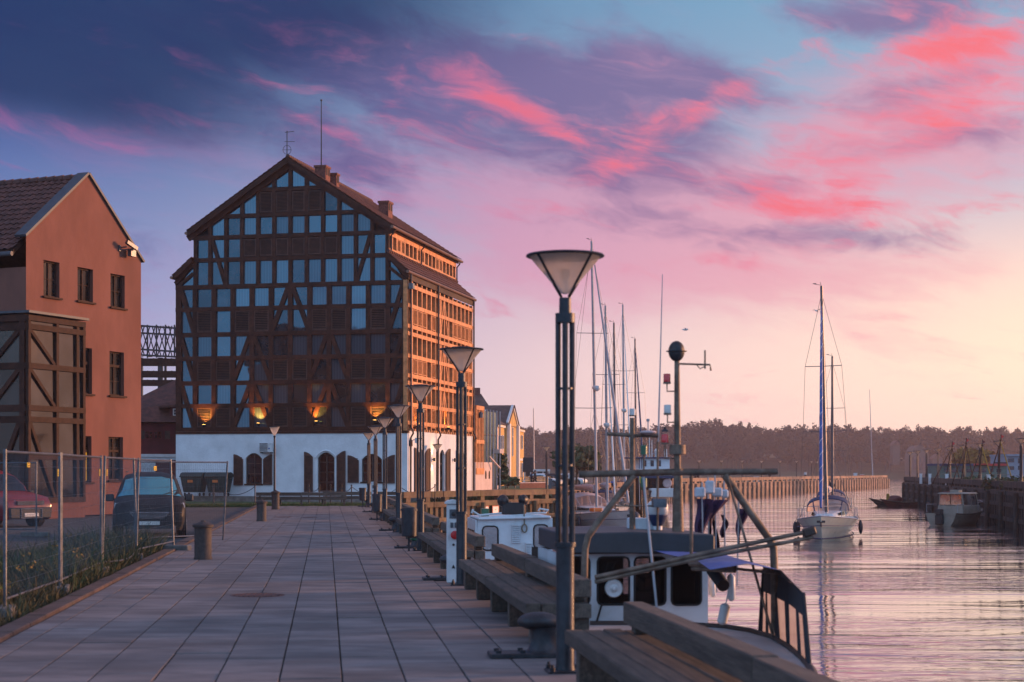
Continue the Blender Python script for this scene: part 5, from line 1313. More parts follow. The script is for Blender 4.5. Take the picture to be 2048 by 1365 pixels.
# ------------------------------------------------------------------ temporary mesh fence on concrete feet
def make_panel(w, h=1.82, z0=.08, bulge=0.):
    t = thing('site_fence', 'p', 'fence panel', (0, 0, 0)); r = .021
    MB().tube((0, 0, 0), (0, 0, z0+h), r, n=8).build('post', MT['galv'], t, True); MB().tube((0, w, 0), (0, w, z0+h), r, n=8).build('post', MT['galv'], t, True)
    MB().tube((0, 0, z0+h-.03), (0, w, z0+h-.03), .017, n=7).build('top_rail', MT['galv'], t, True)
    MB().path([(bulge*math.sin(math.pi*k/6), w*k/6, z0+.05-bulge*.5*math.sin(math.pi*k/6)) for k in range(7)], .017, 7).build('bottom_rail', MT['galv'], t, True)
    m = MB(); y = .05
    while y < w-.03: m.path([(0, y, z0+.05), (bulge*.5*math.sin(math.pi*y/w), y, z0+.5), (0, y, z0+h-.03)], .0016, 3, False); y += .055
    for z in np.linspace(z0+.22, z0+h-.2, 8): m.path([(0, 0, z), (bulge*.3, w/2, z-.01), (0, w, z)], .0022, 3, False)
    o = m.build('wire_mesh', MT['galv'], t, kind='stuff', fix=False)
    return t
def tag_sign(panel, y, z, w, h, nm='warning_tag', lines=2):
    o = MB().bx(.018, .024, y-w/2, y+w/2, z-h/2, z+h/2).build(nm, MT['yellow'], panel)
    for k in range(lines): MB().bx(.0242, .0262, y-w*.3, y+w*(.3-.1*k), z-h*.28+k*.03, z-h*.28+k*.03+.012).build('print_line', MT['steel_dark'], o)
fp = [(8, 19.4), (121, 22.9), (203, 27.4), (273, 31.8), (348, 35.6)]
pos = [P(u, 943, Y) for u, Y in fp]
for q in pos: q.z = 0
plab = ['mesh fence panel at the left edge of the picture', 'second mesh fence panel, with a yellow tag near each end', 'third mesh fence panel, with its bent bottom rail', 'last mesh fence panel before the stone bollard']
for i in range(4):
    a, b = pos[i]+Vector((0, 0, .06)), pos[i+1]+Vector((0, 0, .06)); d = b-a; w = d.length-.10
    t = make_panel(w, bulge=(.12 if i == 2 else 0)); OFF = Vector((0, 0, 0))
    t.location = a+d.normalized()*.05; t.rotation_euler = (0, R((0, 0, 1.5, -2)[i]), math.atan2(-d.x, d.y)); t['label'] = plab[i]; t['group'] = 'mesh fence panels'
    if i == 0: tag_sign(t, w*.93, 1.62, .07, .10); tag_sign(t, w*.36, 1.72, .16, .06, 'wide_tag')
    if i == 1: tag_sign(t, w*.92, 1.62, .075, .11)
    if i == 2: tag_sign(t, .12, 1.62, .075, .11)
    if i == 3: tag_sign(t, w*.52, 1.70, .28, .09, 'wide_tag')
t = make_panel(3.3); t.location = (pos[0].x-8.2, 36.5, .05); p = P(71, 943, 43); t.location = (p.x-3.3, 43.2, .05); t.rotation_euler = (0, 0, -R(92)); t['label'] = 'mesh fence panel standing behind, in front of the red car'; t['group'] = 'mesh fence panels'
t = make_panel(2.6); p = P(268, 943, 37.5); t.location = (p.x, 37.5, .05); t.rotation_euler = (0, R(5), -R(40)); t['label'] = 'leaning mesh fence panel just in front of the dark van'; t['group'] = 'mesh fence panels'
fb = MB().box((0, 0, .065), (.24, .72, .13)).mesh('concrete_block', MT['concrete'], bevel=.02, off=False)
fl = ['at the left picture edge', 'under the second fence post pair', 'under the third fence post pair', 'under the fourth fence post pair', 'next to the stone bollard', 'behind, near the red car']
for i, q in enumerate(pos+[P(71, 943, 43.2)]):
    o = bpy.data.objects.new('concrete_block', fb); link(o); o.location = (q.x, q.y, -.02); o.rotation_euler = (0, 0, QA+(1.5 if i in (5,) else 1.25 if i == 4 else .1))
    tag(o, 'dark concrete fence foot ' + fl[i], 'fence foot', 'fence feet')
# ------------------------------------------------------------------ weeds along the fence
def blades(name, pts, hmin, hmax, w, matn, lean=.35, parent=None):
    n_ = len(pts); pts = np.array(pts); rs_ = np.random.RandomState(9)
    h = rs_.uniform(hmin, hmax, n_)*rs_.uniform(.4, 1, n_); an = rs_.uniform(0, 6.28, n_); ln = rs_.normal(0, lean, (n_, 2))*h[:, None]
    dx = np.stack([np.cos(an), np.sin(an), 0*an], 1)*w*rs_.uniform(.6, 1.4, n_)[:, None]
    mid = pts+np.stack([ln[:, 0]*.35, ln[:, 1]*.35, h*.6], 1); tip = pts+np.stack([ln[:, 0], ln[:, 1], h], 1)
    v = np.stack([pts-dx, pts+dx, mid+dx*.7, mid-dx*.7, mid-dx*.7, mid+dx*.7, tip+dx*.1, tip-dx*.1], 1).reshape(-1, 3)
    o = bpy.data.objects.new(name, quads_mesh(name, v, MT[matn])); link(o, parent); return o
rs2 = np.random.RandomState(11); gp = []
cl = [(rs2.uniform(8, 37), -3.7-abs(rs2.normal(0, .7))) for _ in range(420)]
for (s, t_) in cl:
    for _ in range(36):
        p = Q(s+rs2.normal(0, .28), min(-3.5, t_+rs2.normal(0, .22))); gp.append((p.x, p.y, -.035))
tag(blades('weeds', gp, .10, .46, .010, 'weed', .6), 'dry autumn weeds growing along the mesh fence', 'weeds', kind='stuff')
gp = []
for _ in range(110):
    s = rs2.uniform(24, 37); t_ = -3.8-abs(rs2.normal(0, .8))
    for _ in range(40): p = Q(s+rs2.normal(0, .3), min(-3.55, t_+rs2.normal(0, .3))); gp.append((p.x, p.y, -.035))
tag(blades('tall_weeds', gp, .25, .8, .010, 'leaf', .5), 'tall green weeds in front of the dark van', 'weeds', kind='stuff')
cs, rr = [], []
for _ in range(70):
    s = rs2.uniform(14, 36); p = Q(s, -3.75-abs(rs2.normal(0, .5)), rs2.uniform(.1, .5)); cs.append(tuple(p)); rr.append((.09, .09, .07))
o = bpy.data.objects.new('weed_flowers', quads_mesh('weed_flowers', leaf_cloud(cs, rr, 10, .018, rs2), MT['flower'])); link(o); tag(o, 'small yellow flower heads among the weeds', 'flowers', kind='stuff')
gp = [tuple(Q(s, -3.5-abs(d_), -.035)) for s, d_ in zip(rs2.uniform(8, 37.5, 16000), rs2.normal(0, 1.1, 16000))]
tag(blades('ground_cover', gp, .03, .14, .014, 'weed', .9), 'low matted grass and dead leaves along the kerb and fence', 'grass', kind='stuff')
gp = [tuple(Q(rs2.uniform(81.7, 86), rs2.uniform(-9, 2.4), -.03)) for _ in range(9000)]
tag(blades('grass', gp, .05, .16, .012, 'lawn'), 'short grass strip between the paving and the white wall', 'grass', kind='stuff')
gp = [tuple(Q(s, t_+rs2.normal(0, .008), -.02)) for t_ in te[:-1] for s in rs2.uniform(11, 60, 420)]
tag(blades('joint_moss', gp, .008, .028, .006, 'weed', .8), 'moss and grass in the long joints of the paving', 'moss', kind='stuff')
gp = [(x, y, .02) for x, y in zip(rs2.uniform(-5, 2.5, 16000), rs2.uniform(90, 106, 16000)) if (y-88) > (x+5.79)*1.757+.7 and (y-93.5)*.22 < x+5.0]
tag(blades('lawn_grass', gp, .06, .30, .02, 'leaf'), 'green lawn grass behind the mossy timber quay wall', 'grass', kind='stuff')
# ------------------------------------------------------------------ cars
def make_car(name, label, L, Wd, prof, paint, zb=.28, lower=None, screen='screen', mirror=True, ws=(3, 5), roofi=(5, 8)):
    """prof: list of (y from nose, top height, width factor at top); body is one lofted shell"""
    t = thing(name, label, 'van' if L > 4.6 else 'car', (0, 0, 0))
    n_ = 14; rows = []
    for (y, h, wt, wb, zbot) in prof:
        row = []; b = Wd/2*wb; tp = Wd/2*wt; belt = min(h-.03, zb+.62)
        if h < 1.15: pts = [(b*.90, zbot), (b*.985, zbot+(h-zbot)*.3), (b, zbot+(h-zbot)*.6), (b*.985, h-.12), (b*.94, h-.045), (tp*.8, h-.008), (tp*.4, h+.012)]
        else: pts = [(b*.92, zbot), (b, zbot+.24), (b, .72), (b*.97, .98), (tp+(b*.97-tp)*.25, h-.17), (tp, h-.07), (tp*.5, h+.01)]
        row = [(-x, y, z) for x, z in pts]+[(x, y, z) for x, z in reversed(pts)]
        rows.append(row)
    m = MB(); k = len(rows[0])
    for r in rows: m.v += r
    for i in range(len(rows)-1):
        for j in range(k-1): a = i*k+j; m.f.append((a, a+1, a+1+k, a+k))
    m.f.append(tuple(range(k))); m.f.append(tuple((len(rows)-1)*k+j for j in reversed(range(k))))
    body = m.build('body', MT[paint], t, True)
    def patch(nm, i0, i1, j0, j1, matn, eps=.012, shrink=.0, parent=None):
        q = MB(); ii = list(range(i0, i1+1)); jj = list(range(j0, j1+1)); cen = sum((Vector(rows[i][j]) for i in ii for j in jj), Vector())/(len(ii)*len(jj))
        for i in ii:
            for j in jj:
                p = Vector(rows[i][j]); pj = Vector(rows[i][max(0, j-1)]); pn = Vector(rows[i][min(k-1, j+1)]); fj = Vector(rows[max(0, i-1)][j]); fn = Vector(rows[min(len(rows)-1, i+1)][j])
                nn = (pn-pj).cross(fn-fj).normalized()
                if nn.dot(p-Vector((0, L*.5, .7))) < 0: nn = -nn
                q.v.append(tuple(cen+(p-cen)*(1-shrink)+nn*eps))
        w = len(jj)
        for a in range(len(ii)-1):
            for b in range(w-1): q.f.append((a*w+b, a*w+b+1, (a+1)*w+b+1, (a+1)*w+b))
        return q.build(nm, MT[matn], parent or t, True, fix=False)
    patch('windscreen', ws[0], ws[1], 4, 9, screen, .014, .06)
    for j0, j1 in ((3, 4), (9, 10)):
        patch('side_window', ws[1], ws[1]+2, j0, j1, 'dark_pane', .012, .07); patch('side_window', ws[1]+2, len(rows)-3, j0, j1, 'dark_pane', .012, .07)
    for y in (L*.19, L*.80):
        for s in (-1, 1):
            x = s*(Wd/2-.1)
            MBq = MB().tube((x-.1, y, .335), (x+.1, y, .335), .335, n=22); wh = MBq.build('wheel', MT['rubber'], t, True)
            MB().lathe([(.21, -.01), (.2, .02), (.12, .03), (.04, .02)], 16, (x+s*.101, y, .335), Matrix.Rotation(R(90*s), 3, 'Y')).build('rim', MT['galv'], wh)
            MB().tube((x-.11, y, .36), (x+.108, y, .36), .395, n=20).build('wheel_arch', MT['plastic_black'], t)
    if mirror:
        yy = prof[ws[0]][0]+.35
        for s in (-1, 1): MB().box((s*(Wd/2+.10), yy, 1.05), (.22, .12, .19)).beam((s*(Wd/2-.05), yy+.05, 1.0), (s*(Wd/2+.05), yy, 1.02), .06, .05).build('mirror', MT['plastic_black'], t, bevel=.03)
    return t, body, rows
# dark people carrier, nose towards the camera
pv = [(0.02, .60, .70, .80, .34), (.06, .74, .84, .90, .24), (.22, .92, .90, .965, .20), (.95, 1.10, .86, 1.0, .20), (1.35, 1.32, .80, 1.0, .22), (1.85, 1.60, .72, 1.0, .22), (2.3, 1.70, .70, 1.0, .22), (3.2, 1.72, .70, 1.0, .22), (4.1, 1.69, .69, 1.0, .22), (4.5, 1.55, .68, .98, .24), (4.72, 1.05, .80, .94, .3), (4.75, .6, .8, .9, .34)]
van, vb, vr = make_car('parked_van', 'dark people carrier parked nose first with turquoise reflecting windscreen', 4.75, 1.86, pv, 'van_paint')
OFF = Vector((0, 0, 0))
def fx(name, matn, parent, pts, y0, y1, bev=.0):   # outline in (x,z) extruded along y
    return MB().prism(pts, lambda a, o, z: Vector((a, o, z)), y0, y1).build(name, MT[matn], parent, bevel=bev)
for s in (-1, 1):
    h = MB().add([(s*.88, .42, .93), (s*.90, .30, .80), (s*.66, .10, .70), (s*.46, .06, .72), (s*.52, .16, .80), (s*.72, .26, .90)], [(0, 1, 2, 3, 4, 5)])
    q = h.build('headlight', MT['headlight'], van, fix=False); 
    MB().add([(s*.80, .20, .52), (s*.66, .08, .52), (s*.66, .08, .42), (s*.80, .20, .42)], [(0, 1, 2, 3)]).build('fog_light', MT['headlight'], van, fix=False)
fx('grille', 'plastic_black', van, [(-.44, .66), (.44, .66), (.36, .52), (-.36, .52)], -.02, .05)
for k in range(4): fx('grille_bar', 'chrome', van, [(-.43+k*.022, .655-k*.035), (.43-k*.022, .655-k*.035), (.43-k*.022, .643-k*.035), (-.43+k*.022, .643-k*.035)], -.035, -.02)
fx('chrome_strip', 'chrome', van, [(-.48, .70), (.48, .70), (.46, .68), (-.46, .68)], -.03, .03)
for s in (-1, 1): fx('chrome_strip', 'chrome', van, [(s*.48, .70), (s*.50, .70), (s*.42, .58), (s*.40, .58)], -.03, .03)
fx('number_plate', 'sign_white', van, [(-.26, .46), (.26, .46), (.26, .36), (-.26, .36)], -.02, .0, .004)
fx('air_intake', 'plastic_black', van, [(-.62, .34), (.62, .34), (.56, .26), (-.56, .26)], .0, .08)
for s in (-1, 1): MB().path([(s*.62, 2.0, 1.735), (s*.6, 4.0, 1.74)], .018, 6).build('roof_rail', MT['plastic_black'], van)
for x in (-.35, .35): MB().path([(x, .98, 1.13), (x+.38, 1.22, 1.26)], .012, 4).build('wiper', MT['plastic_black'], van)
p = P(299, 943, 42.6); van.location = (p.x, 42.6, -.05); van.rotation_euler = (0, 0, QA+.10)
# red van at the left edge
pr = [(0.03, .62, .72, .84, .36), (.06, .80, .86, .92, .26), (.25, .98, .88, .97, .22), (1.0, 1.10, .86, 1.0, .22), (1.3, 1.34, .82, 1.0, .22), (1.75, 1.66, .76, 1.0, .22), (2.1, 1.78, .74, 1.0, .22), (3.0, 1.82, .74, 1.0, .22), (4.0, 1.80, .74, 1.0, .22), (4.3, 1.70, .74, .98, .24), (4.45, 1.1, .84, .95, .3), (4.5, .6, .84, .9, .34)]
rc, rb_, rr__ = make_car('red_car', 'red compact van with dark bumper, parked by the terracotta house at the left edge', 4.5, 1.80, pr, 'red_paint', screen='dark_pane')
OFF = Vector((0, 0, 0))
for s in (-1, 1):
    MB().add([(s*.86, .36, .88), (s*.87, .26, .70), (s*.52, .04, .70), (s*.52, .08, .84)], [(0, 1, 2, 3)]).build('headlight', MT['headlight'], rc, fix=False)
    MB().add([(s*.78, .20, .44), (s*.6, .06, .44), (s*.6, .06, .36), (s*.78, .20, .36)], [(0, 1, 2, 3)]).build('fog_light', MT['headlight'], rc, fix=False)
fx('bumper', 'plastic_black', rc, [(-.80, .62), (.80, .62), (.76, .28), (-.76, .28)], -.03, .12, .03)
fx('grille', 'plastic_black', rc, [(-.50, .82), (.50, .82), (.50, .70), (-.50, .70)], .0, .08)
for k in range(3): fx('grille_bar', 'chrome', rc, [(-.5, .80-k*.04), (.5, .80-k*.04), (.5, .788-k*.04), (-.5, .788-k*.04)], -.012, .0)
fx('chrome_frame', 'chrome', rc, [(-.40, .60), (.40, .60), (.40, .57), (-.40, .57)], -.05, -.03); fx('chrome_frame', 'chrome', rc, [(-.40, .31), (.40, .31), (.40, .28), (-.40, .28)], -.05, -.03)
for s in (-1, 1): fx('chrome_frame', 'chrome', rc, [(s*.40, .6), (s*.37, .6), (s*.37, .28), (s*.40, .28)], -.052, -.032)
fx('number_plate', 'sign_white', rc, [(-.26, .45), (.26, .45), (.26, .34), (-.26, .34)], -.045, -.03)
p = P(62, 943, 51.5); rc.location = (p.x, 51.5, -.05); rc.rotation_euler = (0, 0, math.atan2(.8, .6))
# ------------------------------------------------------------------ boats
def hull_mb(L, B, draft, fb0, fb1, stern=.75, rake=.9, ns=18, nr=8, full=.45, sag=.12):
    """bow at +y, waterline z=0. returns hull, deck and rail points"""
    m = MB(); rail = []
    for i in range(ns+1):
        t = i/ns
        f = stern+(1-stern)*math.sin(math.pi/2*min(1, t/full)) if t < full else max(.0, 1-((t-full)/(1-full))**2.3)**.85
        fbz = fb0+(fb1-fb0)*t**1.6-sag*math.sin(math.pi*t)
        b = max(.02, B/2*f); dk = draft*(1-max(0, (t-.7)/.3)**2*.85)
        row = []
        for r in range(nr+1):
            q = r/nr; z = -dk+(fbz+dk)*q; x = b*min(1., (.12+.88*q**(.38+.55*t)))*(1 if q > 0 else .15)
            y = -L/2+L*t+rake*max(0, t-.55)/.45*(q-.5)*(t**2)
            row.append((x, y, z))
        rail.append(row[-1])
        m.v += [(-x, y, z) for x, y, z in reversed(row)]+row
    k = 2*(nr+1)
    for i in range(ns):
        for j in range(k-1): a = i*k+j; m.f.append((a, a+1, a+1+k, a+k))
    m.f.append(tuple(range(k))); m.f.append(tuple(ns*k+j for j in reversed(range(k))))
    return m, rail
def deck_mb(rail, dz=-.05, inset=.03):
    m = MB()
    for x, y, z in rail: m.v += [(-max(.0, x-inset), y, z+dz), (0, y, z+dz+.05), (max(.0, x-inset), y, z+dz)]
    for i in range(len(rail)-1):
        a = i*3; m.f += [(a, a+1, a+4, a+3), (a+1, a+2, a+5, a+4)]
    return m
def rail_paths(rail, r=.03, dz=0.):
    return [MB().path([(s*x, y, z+dz) for x, y, z in rail], r, 6) for s in (-1, 1)]
def stays(t, pairs, r=.010):
    m = MB()
    for a, b in pairs: m.path([a, b], r, 4)
    return m.build('rigging', MT['wire'], t)
def make_sailboat(L=10.5, B=3.3, H=14.5, hullm='hull_cream', jib=None, dodger='navy', boom='canvas', dome=None, mastm='mast_alu', fenders=(), spread=2, mr=.10):
    t = thing('sailing_yacht', 's', 'sailing yacht', (0, 0, 0))
    h, rail = hull_mb(L, B, .45, 1.0, 1.32, .78)
    h.build('hull', MT[hullm], t, True)
    st = MB()
    for s in (-1, 1): st.path([(s*(x+.012), y, z*.62) for x, y, z in rail[1:]], .02, 5)
    st.build('stripe', MT['navy'], t)
    wl = MB()
    for s in (-1, 1): wl.path([(s*(x*.80+.02), y-(.55 if i > 13 else 0)*(i-13)/5, .10) for i, (x, y, z) in enumerate(rail[1:])], .035, 5)
    wl.build('waterline', MT['navy'], t)
    deck_mb(rail).build('deck', MT['hull_white'], t, True)
    for q in rail_paths(rail, .028): q.build('toe_rail', MT['mast_alu'], t, True)
    cb = MB(); cw = B*.30
    cb.hexa([(-cw, -L*.12, 1.05), (cw, -L*.12, 1.05), (cw*.55, L*.24, 1.15), (-cw*.55, L*.24, 1.15), (-cw*.85, -L*.12, 1.52), (cw*.85, -L*.12, 1.52), (cw*.42, L*.20, 1.36), (-cw*.42, L*.20, 1.36)])
    cbn = cb.build('cabin', MT['hull_white'], t, bevel=.05)
    for s in (-1, 1):
        MB().add([(s*cw*.95, -L*.08, 1.22), (s*cw*.72, L*.10, 1.24), (s*cw*.66, L*.10, 1.36), (s*cw*.88, -L*.08, 1.42)], [(0, 1, 2, 3)]).build('window', MT['dark_pane'], cbn, fix=False)
    MB().bx(-.28, .28, L*.26, L*.32, 1.18, 1.26).build('hatch', MT['dark_pane'], t, bevel=.02)
    # spray hood
    m = MB(); k = 12; ys = [-L*.14, -L*.11, -L*.06, -L*.02]; sc = [1.0, 1.0, .94, .80]; hs = [.92, .90, .72, .05]
    for y, c, hh in zip(ys, sc, hs): m.v += [(-B*.37*c*math.cos(math.pi*i/k), y, 1.42+hh*math.sin(math.pi*i/k)**.6) for i in range(k+1)]
    w = k+1
    top = MB(); top.v = list(m.v); win = MB(); win.v = list(m.v)
    for a in range(3):
        for i in range(k): (top if a < 2 else win).f.append((a*w+i, a*w+i+1, (a+1)*w+i+1, (a+1)*w+i))
    top.build('spray_hood', MT[dodger], t, True, fix=False); win.build('hood_window', MT['dodger_window'], t, True, fix=False)
    hb = MB()
    for i in (3, 6, 9): hb.path([m.v[2*w+i], m.v[3*w+i]], .03, 5)
    hb.path(m.v[2*w:3*w], .03, 5).build('hood_seam', MT[dodger], t)
    my = L*.06
    MB().path([(0, my, 1.35), (0, my-.08, H*.6), (0, my-.16, H)], [mr, mr, mr*.75], 8).build('mast', MT[mastm], t, True)
    MB().path([(0, my-.1, H), (.06, my-.1, H+.22)], .012, 4).path([(0, my-.1, H+.04), (.38, my+.1, H+.10)], .014, 4).path([(.28, my+.05, H+.13), (.46, my+.13, H+.12)], .02, 4).build('wind_vane', MT['mast_dark'], t)
    sp = [H*.42, H*.68][:spread]
    pr = []
    bx_ = B*.42
    for z in sp:
        wv = bx_*(.86 if z < H*.5 else .72); MB().path([(-wv, my-.25, z+.03), (0, my, z), (wv, my-.25, z+.03)], .022, 5).build('spreader', MT['mast_dark'], t)
    for s in (-1, 1):
        q = [(s*B*.46, my-.3, 1.15)]+[(s*bx_*(.86 if z < H*.5 else .72), my-.25, z+.03) for z in sp]+[(0, my-.14, H*.97)]
        pr += list(zip(q[:-1], q[1:])); pr += [((s*B*.44, my-.5, 1.15), (0, my-.05, sp[0]-.1))]
    pr += [((0, -L*.49, 1.05), (0, my-.16, H)), ((0, L*.5, 1.4), (0, my-.12, H))]
    stays(t, pr)
    MB().path([(0, my-.1, 2.45), (0, -L*.36, 2.55)], .06, 7).build('boom', MT['mast_alu'], t, True)
    MB().path([(0, my-.15, 2.62), (0, -L*.1, 2.72), (0, -L*.35, 2.66)], [.20, .17, .09], 9).build('sail_cover', MT[boom], t, True)
    if jib:
        A, Bq = Vector((0, L*.5-.05, 1.75)), Vector((0, my-.1, H*.985)); d = Bq-A
        jb = MB().path([A, A+d*.1, A+d*.55, A+d*.92], ([.07, .105, .085, .04] if jib != 'hull_white' else [.05, .07, .06, .03]), 9).build('furled_jib', MT[jib], t, True)
        X = Vector((1, 0, 0)); Y_ = d.normalized().cross(X)
        if jib in ('blue', 'navy'): MB().path([A+d*(.1+.8*i/150)+(X*math.cos(i*.55)+Y_*math.sin(i*.55))*(.102-.05*i/150) for i in range(151)], .016, 4).build('spiral_edge', MT['hull_white'], jb)
    pu = MB()
    for s in (-1, 1):
        for i in (2, 5, 8, 11, 14): x, y, z = rail[i]; pu.tube((s*(x-.05), y, z), (s*(x-.05), y, z+.62), .013, n=5)
        pu.path([(s*(x-.05), y, z+.6) for x, y, z in rail[2:15]], .007, 4).path([(s*(x-.05), y, z+.32) for x, y, z in rail[2:15]], .006, 4)
        x, y, z = rail[15]; pu.path([(s*(x-.04), y, z), (s*(x-.02), y, z+.62), (s*.12, L*.5+.12, z+.66), (s*.1, L*.5+.1, z)], .015, 5)
    pu.build('guard_rail', MT['mast_alu'], t)
    MB().path([(0, L*.5+.02, 1.25), (0, L*.5+.22, 1.02), (0, L*.5+.18, .75)], .035, 6).beam((-.22, L*.5+.2, 1.02), (.22, L*.5+.2, 1.02), .05, .12).build('anchor', MT['iron'], t)
    for s, i in fenders:
        x, y, z = rail[i]; MB().sph((s*(x+.13), y, .52), (.13, .13, .40), 9, 8).tube((s*(x+.1), y, .9), (s*(x-.05), y, z+.3), .01, n=4).build('fender', MT['fender'], t, True)
    if dome:
        MB().path([(.0, my+.05, dome), (.0, my+.22, dome)], .03, 5).lathe([(.10, dome-.2), (.24, dome-.08), (.27, dome+.02), (.25, dome+.12), (.10, dome+.16), (.01, dome+.165)], 14, (0, my+.24, 0)).build('radar_dome', MT['white_plastic'], t, True)
    return t
def put(t, u, vwl, Y, ang, label, group=None, tilt=0.):
    if Y is None: Y = (1.7-WZ)*F/(vwl-943)
    p = P(u, 943, Y); t.location = (p.x, Y, WZ); t.rotation_euler = (0, tilt, ang); t['label'] = label
    if group: t['group'] = group
    return t
cam_ang = lambda u: math.atan2((1024-u)/F, -1)+math.pi/2-math.pi/2
def face(u): # rotation so that local +y points at the camera
    d = Vector((-(u-1024)/F, -1)); return math.atan2(-d.x, d.y)
y1 = make_sailboat(10.6, 3.35, 14.1, 'hull_cream', jib='blue', mastm='mast_dark', fenders=((1, 9), (1, 6), (-1, 8)))
YL = 93.
put(y1, 1655.5, 0, YL, face(1655)-.06, 'cream yacht motoring towards the camera with blue furled jib and blue spray hood', None, R(1.3))
g = 'yachts moored at the timber wall'
m1 = make_sailboat(11.5, 3.6, 18.4, 'hull_white', jib='mast_alu', boom='canvas', dodger='canvas', dome=9.0, fenders=((1, 12),), spread=2)
put(m1, 1186, 0, 106, face(1200)+.40, 'white yacht with pale canvas hood, nearest of those moored at the timber wall', g, R(1.0))
bf = MB().sph((-.25, 5.9, .85), .42, 12, 8).tube((-.25, 5.9, 1.2), (-.2, 5.7, 1.5), .012, n=4).build('ball_fender', MT['fender'], m1, True)
MB().bx(.55, 1.25, 2.4, 3.0, 1.2, 1.42).build('orange_bag', MT['orange'], m1, bevel=.05)
put(make_sailboat(10.5, 3.3, 15.9, 'hull_white', jib='hull_white', boom='canvas', dodger='navy', dome=7.1), 1213, 0, 122, face(1214)+.12, 'second moored yacht, its tall mast with radar dome left of the third', g, R(.5))
put(make_sailboat(9.5, 3.1, 16.0, 'hull_cream', boom='blue', dodger='canvas', mastm='mast_dark', spread=2), 1229, 0, 137, face(1229)+.15, 'cream moored yacht with dark bare mast behind the white ones', g, R(.4))
put(make_sailboat(11, 3.4, 18.8, 'hull_white', jib='hull_white', boom='red_hull', dodger='navy', dome=9.2), 1247, 0, 150, face(1247)+.15, 'far moored yacht with red sail cover and tall pale mast', g, R(.4))
put(make_sailboat(10, 3.2, 17.0, 'hull_white', jib='navy', boom='blue', dodger='blue', mastm='mast_dark'), 1270, 0, 166, face(1270)+.2, 'farthest moored yacht with striped dark furled jib and blue hood', g, R(.3))
put(make_sailboat(9.5, 3.1, 12.6, 'hull_white', boom='cloth_dark', dodger='navy', mastm='mast_dark'), 1664, 0, 128, face(1664)+.05, 'second yacht crossing the river behind the cream one, with dark sail cover', None)

